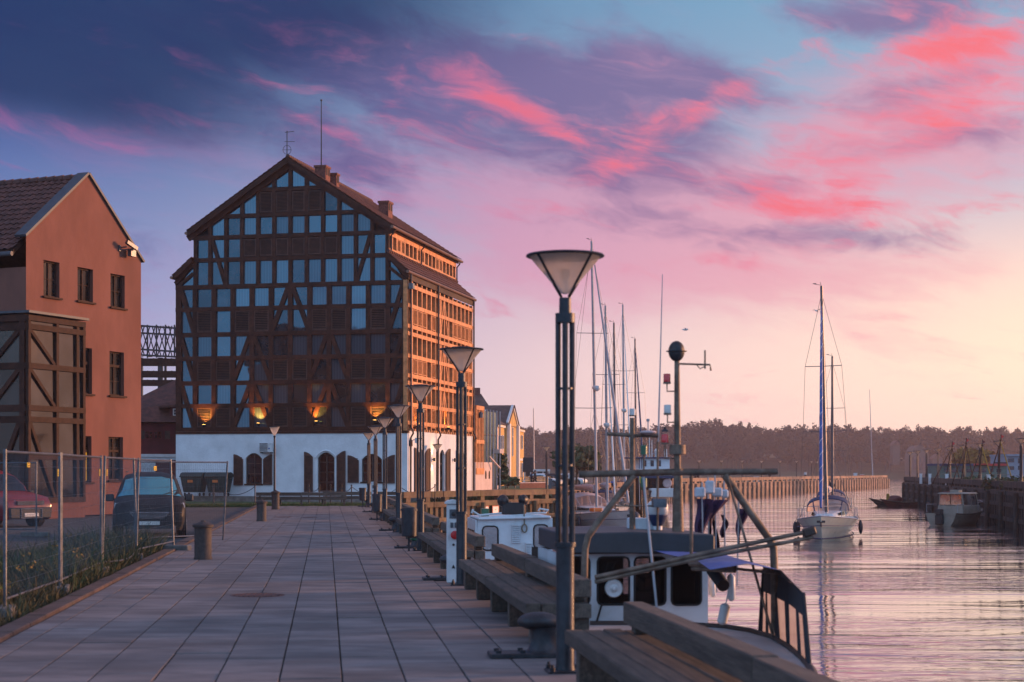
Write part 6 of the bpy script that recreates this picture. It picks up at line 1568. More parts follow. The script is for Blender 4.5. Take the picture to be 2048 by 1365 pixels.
# -- white cabin boat lying behind the benches
CY = 44.6
def make_cabin_boat():
    o = P(1024, 943, CY); t = thing('cabin_boat', 'white workboat with two rear cabin windows, moored behind the benches', 'boat', (o.x, CY, WZ), world_coords=True)
    fr = Fr(tuple(P(940, 943, CY))[:2], tuple(QN)[:2], tuple(-QD)[:2])
    px = fr.pix
    h, rail = hull_mb(9.5, 3.0, .5, 1.05, 1.6, .85)
    ctr = fr.W(px(1022, 943)[0], -2.2, WZ); ca, sa = math.cos(QA), math.sin(QA)
    def tr(mb): mb.v = [(ctr.x+x*ca-y*sa, ctr.y+x*sa+y*ca, WZ+z) for x, y, z in mb.v]; return mb
    tr(h).build('hull', MT['hull_white'], t, True); tr(deck_mb(rail, -.35)).build('deck', MT['bulwark'], t)
    for q in rail_paths(rail, .06): tr(q).build('rubbing_strake', MT['boat_trim'], t, True)
    def rr(u0, u1, v0, v1, c=.1):
        a0, z1 = px(u0, v0); a1, z0 = px(u1, v1); return [(a0+c, z0), (a1-c, z0), (a1-c*.3, z0+c*.3), (a1, z0+c), (a1, z1-c), (a1-c*.3, z1-c*.3), (a1-c, z1), (a0+c, z1), (a0+c*.3, z1-c*.3), (a0, z1-c), (a0, z0+c), (a0+c*.3, z0+c*.3)]
    wa, wb = rr(965, 996, 1053, 1101), rr(1067.5, 1096, 1050, 1097)
    a0, zt0 = px(952, 1036); a1, zt1 = px(1100, 1032); zb = WZ+.7
    outer = [(a0-.02, zb), (px(1108, 943)[0], zb), (px(1101, 943)[0], zt1), (px(1048, 943)[0], zt1+.05), (px(1010, 943)[0], zt1+.02), (a0+.05, zt0)]
    holed_wall(outer, [wa, wb], fr.W, 0, .05).build('cabin', MT['boat_cabin'], t, fix=False)
    m = MB(); m.prism([(outer[-1][0], outer[-1][1]), (outer[2][0], outer[2][1]), (outer[2][0], outer[2][1]-.06), (outer[-1][0], outer[-1][1]-.06)], fr.W, .12, -2.6)
    m.build('cabin_roof', MT['boat_cabin'], t, bevel=.02)
    fl = MB().fbox(fr, a0-.02, a0+.03, -.001, -2.5, zb, zt0-.06).fbox(fr, outer[1][0]-.09, outer[1][0]-.04, -.001, -2.5, zb, zt1-.06).fbox(fr, a0, outer[1][0]-.05, -2.52, -2.48, zb, zt1-.1).build('cabin_side', MT['boat_cabin'], t)
    for k in range(3): fub('side_window', MT['dark_pane'], t, fr, a0-.035, a0-.022, -.3-k*.7, -.8-k*.7, px(950, 1098)[1], px(950, 1062)[1])
    for w in (wa, wb):
        MB().path([fr.W(a, .012, z) for a, z in w+w[:1]], .022, 6).build('window_seal', MT['rubber'], t)
        MB().add([fr.W(a, -.03, z) for a, z in w], [tuple(range(len(w)))]).build('window', MT['boat_pane'], t, fix=False)
    for (u0, u1, v0, v1, n_) in ((1023, 1041, 1052, 1086, 9), (1051, 1063, 1088, 1111, 7)):
        q0, z1 = px(u0, v0); q1, z0 = px(u1, v1); m = MB().fbox(fr, q0, q1, 0, .03, z0, z1)
        for k in range(n_): zz = z0+(z1-z0)*(k+.4)/n_; W = fr.W; m.hexa([W(q0+.01, .03, zz), W(q1-.01, .03, zz), W(q1-.01, .07, zz-.025), W(q0+.01, .07, zz-.025), W(q0+.01, .03, zz+.012), W(q1-.01, .03, zz+.012), W(q1-.01, .072, zz-.013), W(q0+.01, .072, zz-.013)])
        m.fbox(fr, q0-.01, q1+.01, 0, .08, z1, z1+.03); m.build('vent_louvre', MT['boat_cabin'], t)
    q0, z0 = px(1006, 1030); q1, z1 = px(1050, 1006)
    fub('roof_tank', MT['plastic_black'], t, fr, q0, q1, -.5, -.05, z0, z1, .03)
    MB().sph(fr.W(q0+.02, -.2, z1+.05), (.16, .2, .17), 10, 7).build('rope_coil', MT['steel_dark'], t, True); MB().sph(fr.W(q1-.02, -.2, z1+.07), (.14, .2, .15), 10, 7).build('rope_coil', MT['steel_dark'], t, True)
    lo = [fr.W(px(1048.5+5*math.sin(a)*(1 if a < 9 else 1), 943)[0], .05, px(1048, 1057-8*math.cos(a) if True else 0)[1]) for a in np.linspace(0, 6.28, 14)]
    MB().path(lo, .022, 6).path([lo[0], fr.W(px(1047, 943)[0], .06, px(1047, 1010)[1])], .02, 5).build('rope_loop', MT['rope'], t, True)
    m = MB()
    for (pts) in ([(945, 1022), (960, 1031), (1004, 1027)], [(947, 1019), (944, 1027)], [(1053, 1028), (1093, 1026), (1098, 1021), (1080, 1018), (1078, 1023)], [(960, 1032), (962, 1038)]):
        MB().path([fr.W(px(u, 943)[0], -.1, px(u, v)[1]) for u, v in pts], .03, 6).build('roof_rail', MT['white_plastic'], t, True)
    fub('green_drum', MT['green_lens'], t, fr, px(971, 943)[0], px(986, 943)[0], -1.5, -1.1, zt0, zt0+.22, .03)
    return t
make_cabin_boat()
# -- fishing boat in the foreground, behind the nearest benches
def make_fishing_boat():
    org = Q(17, 3.6); t = thing('fishing_boat', 'fishing boat with rusty pipe gantry, wheelhouse and awning, nearest in the water', 'fishing boat', (org.x, org.y, WZ), world_coords=True)
    h, rail = hull_mb(13.5, 2.25, .5, 1.35, 2.0, .72, rake=1.0, full=.5)
    ctr = Q(16.2, 3.78); d = -QD; nx = Vector((d.y, -d.x, 0))      # bow towards the camera
    def tr(mb): mb.v = [tuple(ctr+nx*x+d*y+Vector((0, 0, WZ+z))) for x, y, z in mb.v]; return mb
    tr(h).build('hull', MT['hull_white'], t, True); tr(deck_mb(rail, -.55)).build('deck', MT['bulwark'], t)
    # raised white foredeck with brown edge, traced at its flat height
    zr = -.05
    def gp(u, v): return GZ(u, v, zr)
    edge = [gp(1180, 1250), gp(1300, 1250), gp(1390, 1253), gp(1450, 1256.5), gp(1500, 1264), gp(1545, 1277), gp(1580, 1298), gp(1606, 1320), gp(1626, 1345), gp(1636, 1372), gp(1632, 1410), gp(1600, 1470)]
    inner = [Q(18.2, 2.72, zr), Q(9.5, 2.72, zr), Q(9.0, 3.1, zr)]
    poly = edge+[inner[2], inner[1], inner[0]]
    dk = MB().add(poly, [tuple(range(len(poly)))]); dk.add([p+Vector((0, 0, 0)) for p in poly]+[p+Vector((0, 0, -.5)) for p in poly], [(i, (i+1) % len(poly), (i+1) % len(poly)+len(poly), i+len(poly)) for i in range(len(poly))])
    dk.build('foredeck', MT['bulwark'], t)
    MB().path([p+Vector((0, 0, .01)) for p in edge], .035, 8).build('rubbing_rail', MT['boat_trim'], t, True)
    # wheelhouse
    wo = P(1104, 943, 19.0); fr = Fr((wo.x, wo.y), tuple(QN)[:2], tuple(-QD)[:2]); px = fr.pix
    def rr(u0, u1, v0, v1, c=.05):
        a0, z1 = px(u0, v0); a1, z0 = px(u1, v1); return [(a0+c, z0), (a1-c, z0), (a1-c*.3, z0+c*.3), (a1, z0+c), (a1, z1-c), (a1-c*.3, z1-c*.3), (a1-c, z1), (a0+c, z1), (a0+c*.3, z1-c*.3), (a0, z1-c), (a0, z0+c), (a0+c*.3, z0+c*.3)]
    ws = [rr(1122, 1179, 1115, 1209), rr(1195, 1258, 1115, 1209), rr(1269, 1331, 1115, 1210), rr(1343, 1402, 1115, 1210)]
    a1 = px(1416, 943)[0]; zt = px(1300, 1108)[1]; zb = -.95
    outer = [(.08, zb), (a1, zb), (a1, zt), (.08, zt)]
    holed_wall(outer, ws, fr.W, 0, .05).build('wheelhouse', MT['boat_cabin'], t, fix=False)
    wb = [[(a, z) for a, z in w] for w in ws]
    frb = Fr(tuple(fr.W(0, -1.9, 0))[:2], fr.d, fr.n)
    holed_wall([(0, zb), (a1, zb), (a1, zt), (0, zt)], [rr(1286, 1398, 1108, 1212), wb[0]], frb.W, 0, .05).build('wheelhouse_back', MT['boat_trim'], t, fix=False)
    MB().fbox(fr, 0.081, .12, -.002, -1.9, zb, zt).fbox(fr, a1-.04, a1-.001, -.002, -1.9, zb, zt).build('wheelhouse_side', MT['boat_cabin'], t)
    fub('wheelhouse_floor', MT['boat_trim'], t, fr, .04, a1-.04, -1.85, -.05, zb, zb+.6)
    fub('dark_locker', MT['core'], t, fr, px(1192, 943)[0], px(1262, 943)[0], -1.2, -.5, zb, .8)
    fub('dark_locker', MT['core'], t, fr, px(1338, 943)[0], px(1410, 943)[0], -1.2, -.5, zb, .8)
    for w in ws:
        MB().path([fr.W(a, .006, z) for a, z in w+w[:1]], .013, 6).build('window_seal', MT['rubber'], t)
        MB().add([fr.W(a, -.03, z) for a, z in w], [tuple(range(len(w)))]).build('window', MT['tint'], t, fix=False)
    zf = px(1300, 1066)[1]
    rf = MB().prism([(.10, zt+.02), (a1+.03, zt+.0), (a1+.03, zf-.02), (a1*.5, zf+.02), (.10, zf)], fr.W, .22, -2.0).build('roof', MT['roof_dark'], t, bevel=.015)
    c = fr.W(px(1297, 943)[0], -.25, px(1297, 1163)[1]); X = Vector((QN.x, QN.y, 0))
    m = MB().path([c+(X*math.cos(a)+Vector((0, 0, 1))*math.sin(a))*.135 for a in np.linspace(0, 6.2832, 22)], .013, 6)
    for a in (.5, 2.6, 4.7): m.path([c, c+(X*math.cos(a)+Vector((0, 0, 1))*math.sin(a))*.135], .010, 5)
    m.sph(c, .03, 8, 6).build('steering_wheel', MT['plastic_black'], t, True)
    fub('console', MT['boat_pane'], t, fr, px(1278, 943)[0], px(1316, 943)[0], -.6, -.35, -.1, px(1297, 1150)[1])
    c = fr.W(px(1226, 943)[0], .05, px(1226, 1177)[1]); Mx = Matrix.Rotation(R(90), 3, 'X')
    MB().lathe([(.035, -.05), (.105, -.05), (.108, 0), (.095, .03), (.05, .012), (.032, .02), (.02, .05), (.005, .055)], 18, c, Mx).build('horn', MT['hull_white'], t, True)
    MB().path([fr.W(px(1215, 943)[0], -.2, px(1215, 1148)[1]), fr.W(px(1222, 943)[0], -.2, px(1222, 1128)[1]), fr.W(px(1238, 943)[0], -.2, px(1238, 1126)[1]), fr.W(px(1230, 943)[0], -.2, px(1230, 1140)[1])], .012, 5).build('bent_pipe', MT['galv'], t, True)
    MB().path([fr.W(px(1203, 943)[0], .03, px(1203, 1208)[1]), fr.W(px(1190, 943)[0], .03, px(1190, 1252)[1])], .012, 5).build('cable', MT['rubber'], t)
    # pipe gantry in front
    go = P(1160, 943, 17.0); fg = Fr((go.x, go.y), tuple(QN)[:2], tuple(-QD)[:2])
    G = lambda u, v, o=0.: fg.W(fg.pix(u, 943)[0], o, fg.pix(u, v)[1])
    MB().path([G(1158, 949), G(1360, 944.5), G(1554, 943.5)], [.036, .038, .034], 10).build('gantry_bar', MT['rust_pipe'], t, True)
    MB().path([G(1268, 952), G(1200, 1040), G(1176, 1074), G(1170, 1100), G(1166, 1290)], .036, 10).build('gantry_leg', MT['rust_pipe'], t, True)
    MB().path([G(1449, 950), G(1500, 1024), G(1538, 1078), G(1547, 1096), G(1549, 1150), G(1549.5, 1282)], .040, 10).build('gantry_leg', MT['rust_pipe'], t, True)
    MB().path([G(1355, 945), G(1354.5, 850), G(1354, 716)], [.036, .034, .027], 10).build('mast', MT['rust_pipe'], t, True)
    MB().path([P(1356, 940, 19.9), P(1356, 985, 19.9), P(1356, 1078, 19.9)], [.05, .06, .075], 10).build('lower_mast', MT['rust_pipe'], t, True)
    MB().lathe([(.07, -.05), (.085, -.045), (.085, .05), (.07, .055)], 14, G(1355, 900)).build('mast_clamp', MT['rust_pipe'], t, True); MB().lathe([(.06, -.03), (.06, .0)], 12, G(1355, 938)).build('mast_foot', MT['rust_pipe'], t, True)
    c = G(1353, 703); a = MB(); a.sph(c, (.085, .085, .108), 18, 12); a.build('reflector_ball', MT['iron'], t, True)
    MB().lathe([(.08, -.006), (.108, -.004), (.108, .004), (.08, .006)], 18, c+Vector((0, 0, .0))).build('ball_flange', MT['iron'], t)
    MB().path([G(1355, 728), G(1420, 730), G(1422, 742)], .011, 6).path([G(1410, 701), G(1410, 738)], .010, 6).path([G(1394, 731), G(1400, 738), G(1410, 733)], .006, 5).build('aerial_arm', MT['rust_pipe'], t, True)
    def lant(u, v, matn, fromu, fromv, w=.036, hh=.085, o=0.):
        b = G(u, v+10, o); ob = MB().lathe([(w*1.12, -.012), (w*1.12, .006), (w*.9, .008)], 12, b).path([b, G(u, fromv, o), G(fromu, fromv, o)], .008, 5).build('light_bracket', MT['rust_pipe'], t, True)
        MB().lathe([(w, .008), (w*1.02, .02), (w*1.02, hh), (w*.9, hh+.008), (.01, hh+.01)], 12, b).build('lens', MT[matn], ob, True)
    lant(1334, 756, 'red_lens', 1354, 783); lant(1335, 818, 'clear_lens', 1354, 845)
    lant(1330, 877, 'red_lens', 1352, 917); b = G(1330, 864); MB().lathe([(.038, 0), (.03, .02), (.012, .03), (.012, .05)], 10, b).build('lantern_cap', MT['iron'], t, True)
    # second mast on the wheelhouse roof with yard and disc
    m2 = Fr(tuple(fr.W(0, -.9, 0))[:2], fr.d, fr.n); Wm = lambda u, v, o=0.: m2.W(m2.pix(u, 943)[0], o, m2.pix(u, v)[1])
    MB().path([Wm(1265, 1072), Wm(1265, 836)], [.038, .032], 9).path([Wm(1214, 868), Wm(1265, 871), Wm(1316, 872)], .024, 8).build('yard_mast', MT['rust_pipe'], t, True)
    MB().lathe([(.045, 0), (.05, .01), (.04, .015)], 12, Wm(1265, 833)).build('light_base', MT['rust_pipe'], t)
    MB().lathe([(.036, .015), (.038, .085), (.03, .092), (.01, .094)], 12, Wm(1265, 833)).build('lens', MT['clear_lens'], t, True)
    MB().lathe([(.02, -.03), (.09, -.01), (.105, .0), (.09, .018), (.01, .03)], 18, Wm(1293, 866, .1)).build('gps_disc', MT['yellow'] if False else MT['canvas'], t, True)
    MB().lathe([(.008, 0), (.008, .12), (.022, .125), (.022, .15), (.01, .155)], 8, Wm(1293, 864, .1)).build('aerial', MT['mast_alu'], t)
    MB().path([Wm(1316.5, 884), Wm(1325, 549)], [.013, .005], 6).build('whip_aerial', MT['mast_alu'], t); MB().path([Wm(1315.5, 884), Wm(1315.0, 1068)], .016, 6).build('aerial_mount', MT['rust_pipe'], t)
    MB().path([Wm(1297, 1068, -.3), Wm(1297, 886, -.3)], .014, 6).build('lantern_pole', MT['rust_pipe'], t)
    for v in (896, 962): MB().lathe([(.03, -.01), (.04, -.005), (.04, .1), (.03, .108), (.01, .11)], 12, Wm(1297, v+12, -.3)).build('green_lantern', MT['green_lens'], t, True)
    # radar pedestal and raft case on the roof
    c = Wm(1320, 1074, -.15); z = lambda v: m2.pix(1320, v)[1]-c.z
    MB().lathe([(.055, -.02), (.055, z(1050))], 14, c).build('radar_post', MT['boat_cabin'], t, True)
    MB().lathe([(.06, z(1053)), (.10, z(1042)), (.125, z(1032)), (.12, z(1030))], 16, c).build('radar_collar', MT['navy'], t, True)
    MB().lathe([(.115, z(1031)), (.135, z(1027)), (.13, z(1010)), (.09, z(1003)), (.02, z(1001))], 16, c, Matrix.Diagonal((1, .7, 1))).build('radar_head', MT['white_plastic'], t, True)
    fub('radar_motor', MT['galv'], t, m2, m2.pix(1303, 943)[0], m2.pix(1330, 943)[0], .0, .12, m2.pix(0, 1018)[1], m2.pix(0, 1000)[1], .02)
    MB().path([Wm(1225, 1012, .1), Wm(1330, 1012, .1)], .012, 6).build('hand_rail', MT['rust_pipe'], t)
    fub('raft_case', MT['boat_cabin'], t, m2, m2.pix(1268, 943)[0], m2.pix(1332, 943)[0], -.5, -.2, zf-.02, m2.pix(0, 1042)[1], .05)
    # boom of two poles, stays
    for dv, r_ in ((0, .024), (9, .021)): MB().path([G(1182, 1152+dv, .25), G(1400, 1104+dv*.9, .25), G(1612, 1060+dv*1.5, .25)], [r_, r_, r_*.9], 8).build('boom_pole', MT['rust_pipe'], t, True)
    MB().beam(G(1592, 1066, .25), G(1617, 1058, .25), .07, .09).build('boom_end', MT['boat_trim'], t, bevel=.015)
    MB().path([G(1283, 955, .1), G(1302, 1212, .3)], .0135, 7).build('stay_pole', MT['mast_alu'], t, True); MB().path([G(1452, 952, .05), G(1540, 1268, .1)], .014, 7).build('stay_pole', MT['rust_pipe'], t, True)
    MB().path([G(1391, 948, -.2), G(1391, 1128, -.2)], .018, 7).build('stay_pole', MT['rust_pipe'], t, True)
    # awning: blue tarp roof, side curtain with clear strips standing on the rail
    def lerp(a, b, k): return a+(b-a)*k
    inn = [P(1306, 1101, 18.95), P(1330, 1108, 18.4), P(1395, 1122, 17.6), P(1420, 1140, 16.2)]
    mid = [P(1440, 1107, 18.8), P(1450, 1111, 18.3), P(1478, 1118, 17.4), P(1495, 1128, 16.0)]
    out = [P(1524, 1131, 18.2), P(1530, 1133, 17.8), P(1548, 1137, 16.9), P(1562, 1141, 15.9)]
    dro = [P(1527, 1140, 18.2), P(1536, 1144, 17.8), P(1580, 1165, 16.5), P(1607, 1187, 15.1)]
    m = MB(); cols = [inn, mid, out]
    for c_ in cols: m.v += [tuple(p) for p in c_]
    for i in range(2):
        for j in range(3): a = i*4+j; m.f.append((a, a+1, a+5, a+4))
    m.build('awning_roof', MT['tarp_blue'], t, True, fix=False)
    bot = [GZ(1519, 1267, zr), GZ(1548, 1279, zr), GZ(1583, 1300, zr), GZ(1620, 1337, zr)]
    NN = 14
    def cur(line, k): x = k*(len(line)-1); i = min(len(line)-2, int(x)); return line[i].lerp(line[i+1], x-i)
    sk = MB(); wn = MB(); st = MB()
    for i in range(NN):
        k0, k1 = i/NN, (i+1)/NN
        a0, a1_, b0, b1 = cur(dro, k0), cur(dro, k1), cur(bot, k0), cur(bot, k1)
        mm0, mm1 = a0.lerp(b0, .34), a1_.lerp(b1, .34)
        sk.add([a0, a1_, mm1, mm0], [(0, 1, 2, 3)])
        (st if i % 3 == 2 or i in (0, NN-1) else wn).add([mm0, mm1, b1, b0], [(0, 1, 2, 3)])
    va = MB(); va.v = [tuple(p) for p in out+dro]; va.f = [(j, j+1, j+5, j+4) for j in range(3)]; va.build('awning_valance', MT['cloth_dark'], t, fix=False)
    sk.build('curtain_top', MT['cloth_dark'], t, fix=False); st.build('curtain_strip', MT['cloth_dark'], t, kind='stuff', fix=False); wn.build('curtain_window', MT['vinyl'], t, fix=False)
    for k in (0, .45, 1.): MB().path([cur(dro, k), cur(bot, k)], .018, 6).build('awning_post', MT['cloth_dark'], t)
    MB().path([P(1380, 1128, 17.5), P(1470, 1134, 17.0)], .03, 6).path([P(1385, 1138, 17.5), P(1470, 1142, 17.)], .025, 6).path([P(1430, 1133, 17.2), P(1560, 1148, 16.6)], .016, 6).build('awning_batten', MT['rust_pipe'], t)
    MB().path([P(1425, 1140, 18.6), P(1447, 1172, 18.2)], [.075, .07], 12).build('exhaust', MT['plastic_black'], t, True)
    return t
thin_glass('tint', (.30, .27, .27), .16)
make_fishing_boat(); OFF = Vector((0, 0, 0))
for i, (u0, v0, u1, v1, Y, w, lab) in enumerate(((1462, 1148, 1463, 1203, 18.6, .045, 'white fender hanging high under the blue awning'), (1452, 1207, 1443, 1250, 17.9, .055, 'white fender leaning by the foredeck edge'), (1424, 1155, 1426, 1195, 19.4, .035, 'slim pale fender beside the wheelhouse'))):
    a, b = P(u0, v0, Y), P(u1, v1, Y); d = b-a
    o = MB().path([a, a+d*.06, a+d*.12, a+d*.88, a+d*.95, b], [w*.3, w*.75, w, w, w*.75, w*.3], 12).path([a, a-d*.5], .008, 5).build('fender', MT['white_plastic'], None, True); tag(o, lab, 'fender', 'white fenders on the fishing boat')
# marker buoys with purple flags standing on the aft deck
def flag_mb(p, w, l, seed):
    r_ = random.Random(seed); m = MB(); n_ = 7; k = 5
    for i in range(n_+1):
        for j in range(k+1):
            q = i/n_; x = (j/k)*w*(1-.55*q)*(.7+.5*math.sin(q*3+seed)); m.v.append((p.x+x+.02*math.sin(q*7+seed), p.y+.05*math.sin(j*2.1+q*4+seed)+.02*r_.random(), p.z-q*l))
    for i in range(n_):
        for j in range(k): a = i*(k+1)+j; m.f.append((a, a+1, a+k+2, a+k+1))
    return m
mbl = [('leftmost of the bunch', 1404, 965, 1112, 1392, 998, 1408, .20, .62), ('second from the left of the bunch', 1416, 955, 1112, 1416, 1000, 1090, .22, .55), ('longest of the bunch', 1430, 950, 1108, 1424, 1010, 1090, .26, .7), ('thin, alone right of the bunch', 1448, 962, 1098, 1443, 1030, 1055, .10, .3), ('twisted, rightmost by the gantry leg', 1478, 985, 1096, 1474, 1018, 1070, .12, .5)]
for i, (w, u, vt, vb, uf, vf, vfb, fw, fl_) in enumerate(mbl):
    Y = 21.0+.15*i; base = P(u-(4 if i == 4 else -3), vb, Y)
    t = thing('marker_buoy', 'purple marker flag on the fishing boat, '+w, 'marker buoy', tuple(base), group='marker poles on the fishing boat', world_coords=True)
    MB().path([base-Vector((0, 0, .5)), P(u, vt, Y)], .011, 6).build('pole', MT['mast_alu'], t)
    flag_mb(P(uf, vf, Y+.02), fw, fl_, i*1.7+.4).build('flag', MT['purple'], t, True, fix=False)
    if i < 4: c = P(u+(-4, 4, 5, 2)[i], (985, 975, 985, 988)[i], Y); MB().box(c, ((.14, .12, .13, .09)[i], .08, (.13, .17, .12, .11)[i])).build('foam_float', MT['foam'], t, bevel=.02)
OFF = Vector((0, 0, 0))
# -- blue and white harbour boat beyond the yachts
def make_harbour_boat():
    Yb = 130.; o = P(1322, 943, Yb); t = thing('harbour_boat', 'blue and white harbour boat with tall wheelhouse beyond the moored yachts', 'boat', (o.x, Yb, WZ), world_coords=True)
    fr = Fr(tuple(P(1265, 943, Yb))[:2], (.985, .17), (.17, -.985)); px = fr.pix
    h, rail = hull_mb(11, 3.2, .6, 1.9, 2.3, .9, full=.4); ctr = fr.W(px(1322, 943)[0], -4.2, WZ); an = -.17
    h.v = [(ctr.x-(x*math.cos(an)-y*math.sin(an)), ctr.y-(x*math.sin(an)+y*math.cos(an)), WZ+z) for x, y, z in h.v]; h.build('hull', MT['steel_dark'], t, True)
    A = lambda u: px(u, 943)[0]; Z = lambda v: px(1300, v)[1]
    fub('bulwark', MT['hull_white'], t, fr, A(1300), A(1353), -.5, .25, Z(995), Z(977), .05)
    fub('main_cabin', MT['frame_brown'], t, fr, A(1282), A(1350), -5, -.6, Z(984), Z(956), .03)
    for u in (1287, 1297, 1307): fub('cabin_window', MT['dark_pane'], t, fr, A(u), A(u+8), -.6, -.58, Z(975), Z(960))
    fub('door', MT['hull_white'], t, fr, A(1341), A(1344.5), -.6, -.5, Z(978), Z(957))
    fub('blue_roof', MT['navy'], t, fr, A(1278), A(1355), -5.2, -.3, Z(957), Z(952))
    fub('upper_band', MT['hull_white'], t, fr, A(1280), A(1348), -5., -.7, Z(952)+.005, Z(938))
    wh = fub('wheelhouse', MT['boat_cabin'], t, fr, A(1287), A(1346), -4, -1., Z(938), Z(917))
    for u in (1292.5, 1307.5, 1322): fub('wheelhouse_window', MT['dark_pane'], t, fr, A(u), A(u+6.5), -1., -.97, Z(933), Z(921))
    for u in (1284, 1289): fub('blue_edge', MT['navy'], t, fr, A(u), A(u+1.2), -1., -.95, Z(938), Z(916))
    fub('wheelhouse_roof', MT['navy'], t, fr, A(1267), A(1347), -4.2, -.8, Z(917), Z(914.6))
    MB().sph(fr.W(A(1323), -1.5, Z(902)), .2, 10, 8).tube(fr.W(A(1323), -1.5, Z(915)), fr.W(A(1323), -1.5, Z(903)), .16, n=10).build('radar_dome', MT['hull_white'], t, True)
    for u, v in ((1309, 862), (1314, 880), (1303, 903), (1340, 898), (1344, 898)): MB().tube(fr.W(A(u), -1.6, Z(915)), fr.W(A(u), -1.6, Z(v)), .06, .03, 6).build('aerial', MT['hull_white'], t)
    m = MB().path([fr.W(A(1312), -1., Z(908)), fr.W(A(1325), -1., Z(907))], .03, 5); m.build('rail', MT['mast_alu'], t)
    MB().lathe([(.3, -.07), (.38, 0), (.3, .07)], 14, fr.W(A(1338), -.5, Z(967)), Matrix.Rotation(R(90), 3, 'X')).build('lifebuoy', MT['canvas'], t, True)
    return t
make_harbour_boat(); OFF = Vector((0, 0, 0))
# yellow-green-red flag hanging from the stern of a moored yacht
p = P(1275, 943, 75)
# -- small cabin cruiser at the right bank and red dinghies
def make_cruiser():
    t = thing('cabin_cruiser', 'small white cabin cruiser moored at the dark right bank', 'motorboat', (0, 0, 0))
    h, rail = hull_mb(6.2, 2.4, .3, .85, 1.1, .92, full=.35); h.build('hull', MT['hull_shaded'], t, True); deck_mb(rail, -.1).build('deck', MT['bulwark'], t)
    for q in rail_paths(rail, .04): q.build('rubbing_strake', MT['boat_trim'], t, True)
    def ring(z, x, y0, y1): return [(-x, y0, z), (x, y0, z), (x, y1, z), (-x, y1, z)]
    MB().hexa(ring(.75, .95, -1.6, 1.5)+ring(1.35, .90, -1.6, 1.3)).build('cabin', MT['hull_shaded'], t, bevel=.04)
    for x in (-.84, .84):
        for y in (-1.5, -.2, .85): ubeam('cabin_post', MT['hull_shaded'], t, (x*1.03, y+.1, 1.33), (x*.92, y, 2.15), .08, .08)
    MB().hexa(ring(2.14, .90, -1.75, 1.05)+ring(2.24, .80, -1.65, .95)).build('cabin_roof', MT['hull_shaded'], t, bevel=.03)
    for (a, b) in ((-.80, -.03), (.03, .80)): MB().add([(a, -1.55, 1.4), (b, -1.55, 1.4), (b*.95, -1.5, 2.1), (a*.95, -1.5, 2.1)], [(0, 1, 2, 3)]).build('rear_window', MT['boat_pane'], t, fix=False)
    for s in (-1, 1): MB().add([(s*.90, -1.3, 1.4), (s*.90, .9, 1.4), (s*.84, .7, 2.1), (s*.84, -1.3, 2.1)], [(0, 1, 2, 3)]).build('side_window', MT['boat_pane'], t, fix=False)
    MB().bx(-.35, .3, -.9, -.3, 2.24, 2.42).build('roof_hatch', MT['hull_shaded'], t, bevel=.02)
    MB().bx(-.72, -.3, -1.2, -.9, 2.24, 2.32).build('red_cover', MT['red_hull'], t, bevel=.02)
    m = MB()
    for s in (-1, 1): m.path([(s*1.05, .6, 1.0), (s*1.0, .7, 1.55), (s*.7, 2.2, 1.6), (0, 3.3, 1.65)], .02, 5)
    for s in (-1, 1): m.path([(s*1.1, -2.9, .9), (s*1.12, -2.9, 1.45), (s*1.1, -1.9, 1.45)], .02, 5)
    m.build('bow_rail', MT['mast_alu'], t, True)
    MB().bx(-.25, .25, -3.5, -3.1, .1, .75).bx(-.2, .2, -3.55, -3.05, .75, 1.15).build('outboard', MT['plastic_black'], t, bevel=.05)
    return t
put(make_cruiser(), 1920, 1050, None, face(1920)+math.pi-.42, 'small white cabin cruiser moored at the dark right bank')
def make_dinghy(nm, lab, matn, L=3.6):
    t = thing(nm, lab, 'dinghy', (0, 0, 0)); h, rail = hull_mb(L, 1.6, .2, .5, .8, .85, full=.4); h.build('hull', MT[matn], t, True); deck_mb(rail, -.25).build('floor', MT['boat_trim'], t)
    for q in rail_paths(rail, .06): q.build('gunwale', MT['boat_trim'], t, True)
    for y in (-.6, .5): MB().bx(-.6, .6, y-.12, y+.12, .32, .38).build('thwart', MT['wood_dark'], t)
    return t
d1 = put(make_dinghy('dinghy', '', 'red_hull', 3.4), 1799, 1014, None, 1.75, 'dark red open dinghy at the corner of the right bank')
MB().sph((.1, .5, .75), (.5, .9, .45), 10, 7).build('tarpaulin', MT['red_hull'], d1, True); MB().path([(.1, 1.2, .7), (.0, 1.3, 1.35)], [.22, .14], 8).build('yellow_bag', MT['flower'], d1, True)
put(make_dinghy('dinghy', '', 'wood_dark', 2.5), 1771, 1012.5, None, 1.4, 'dull brown open dinghy left of the dark red one')
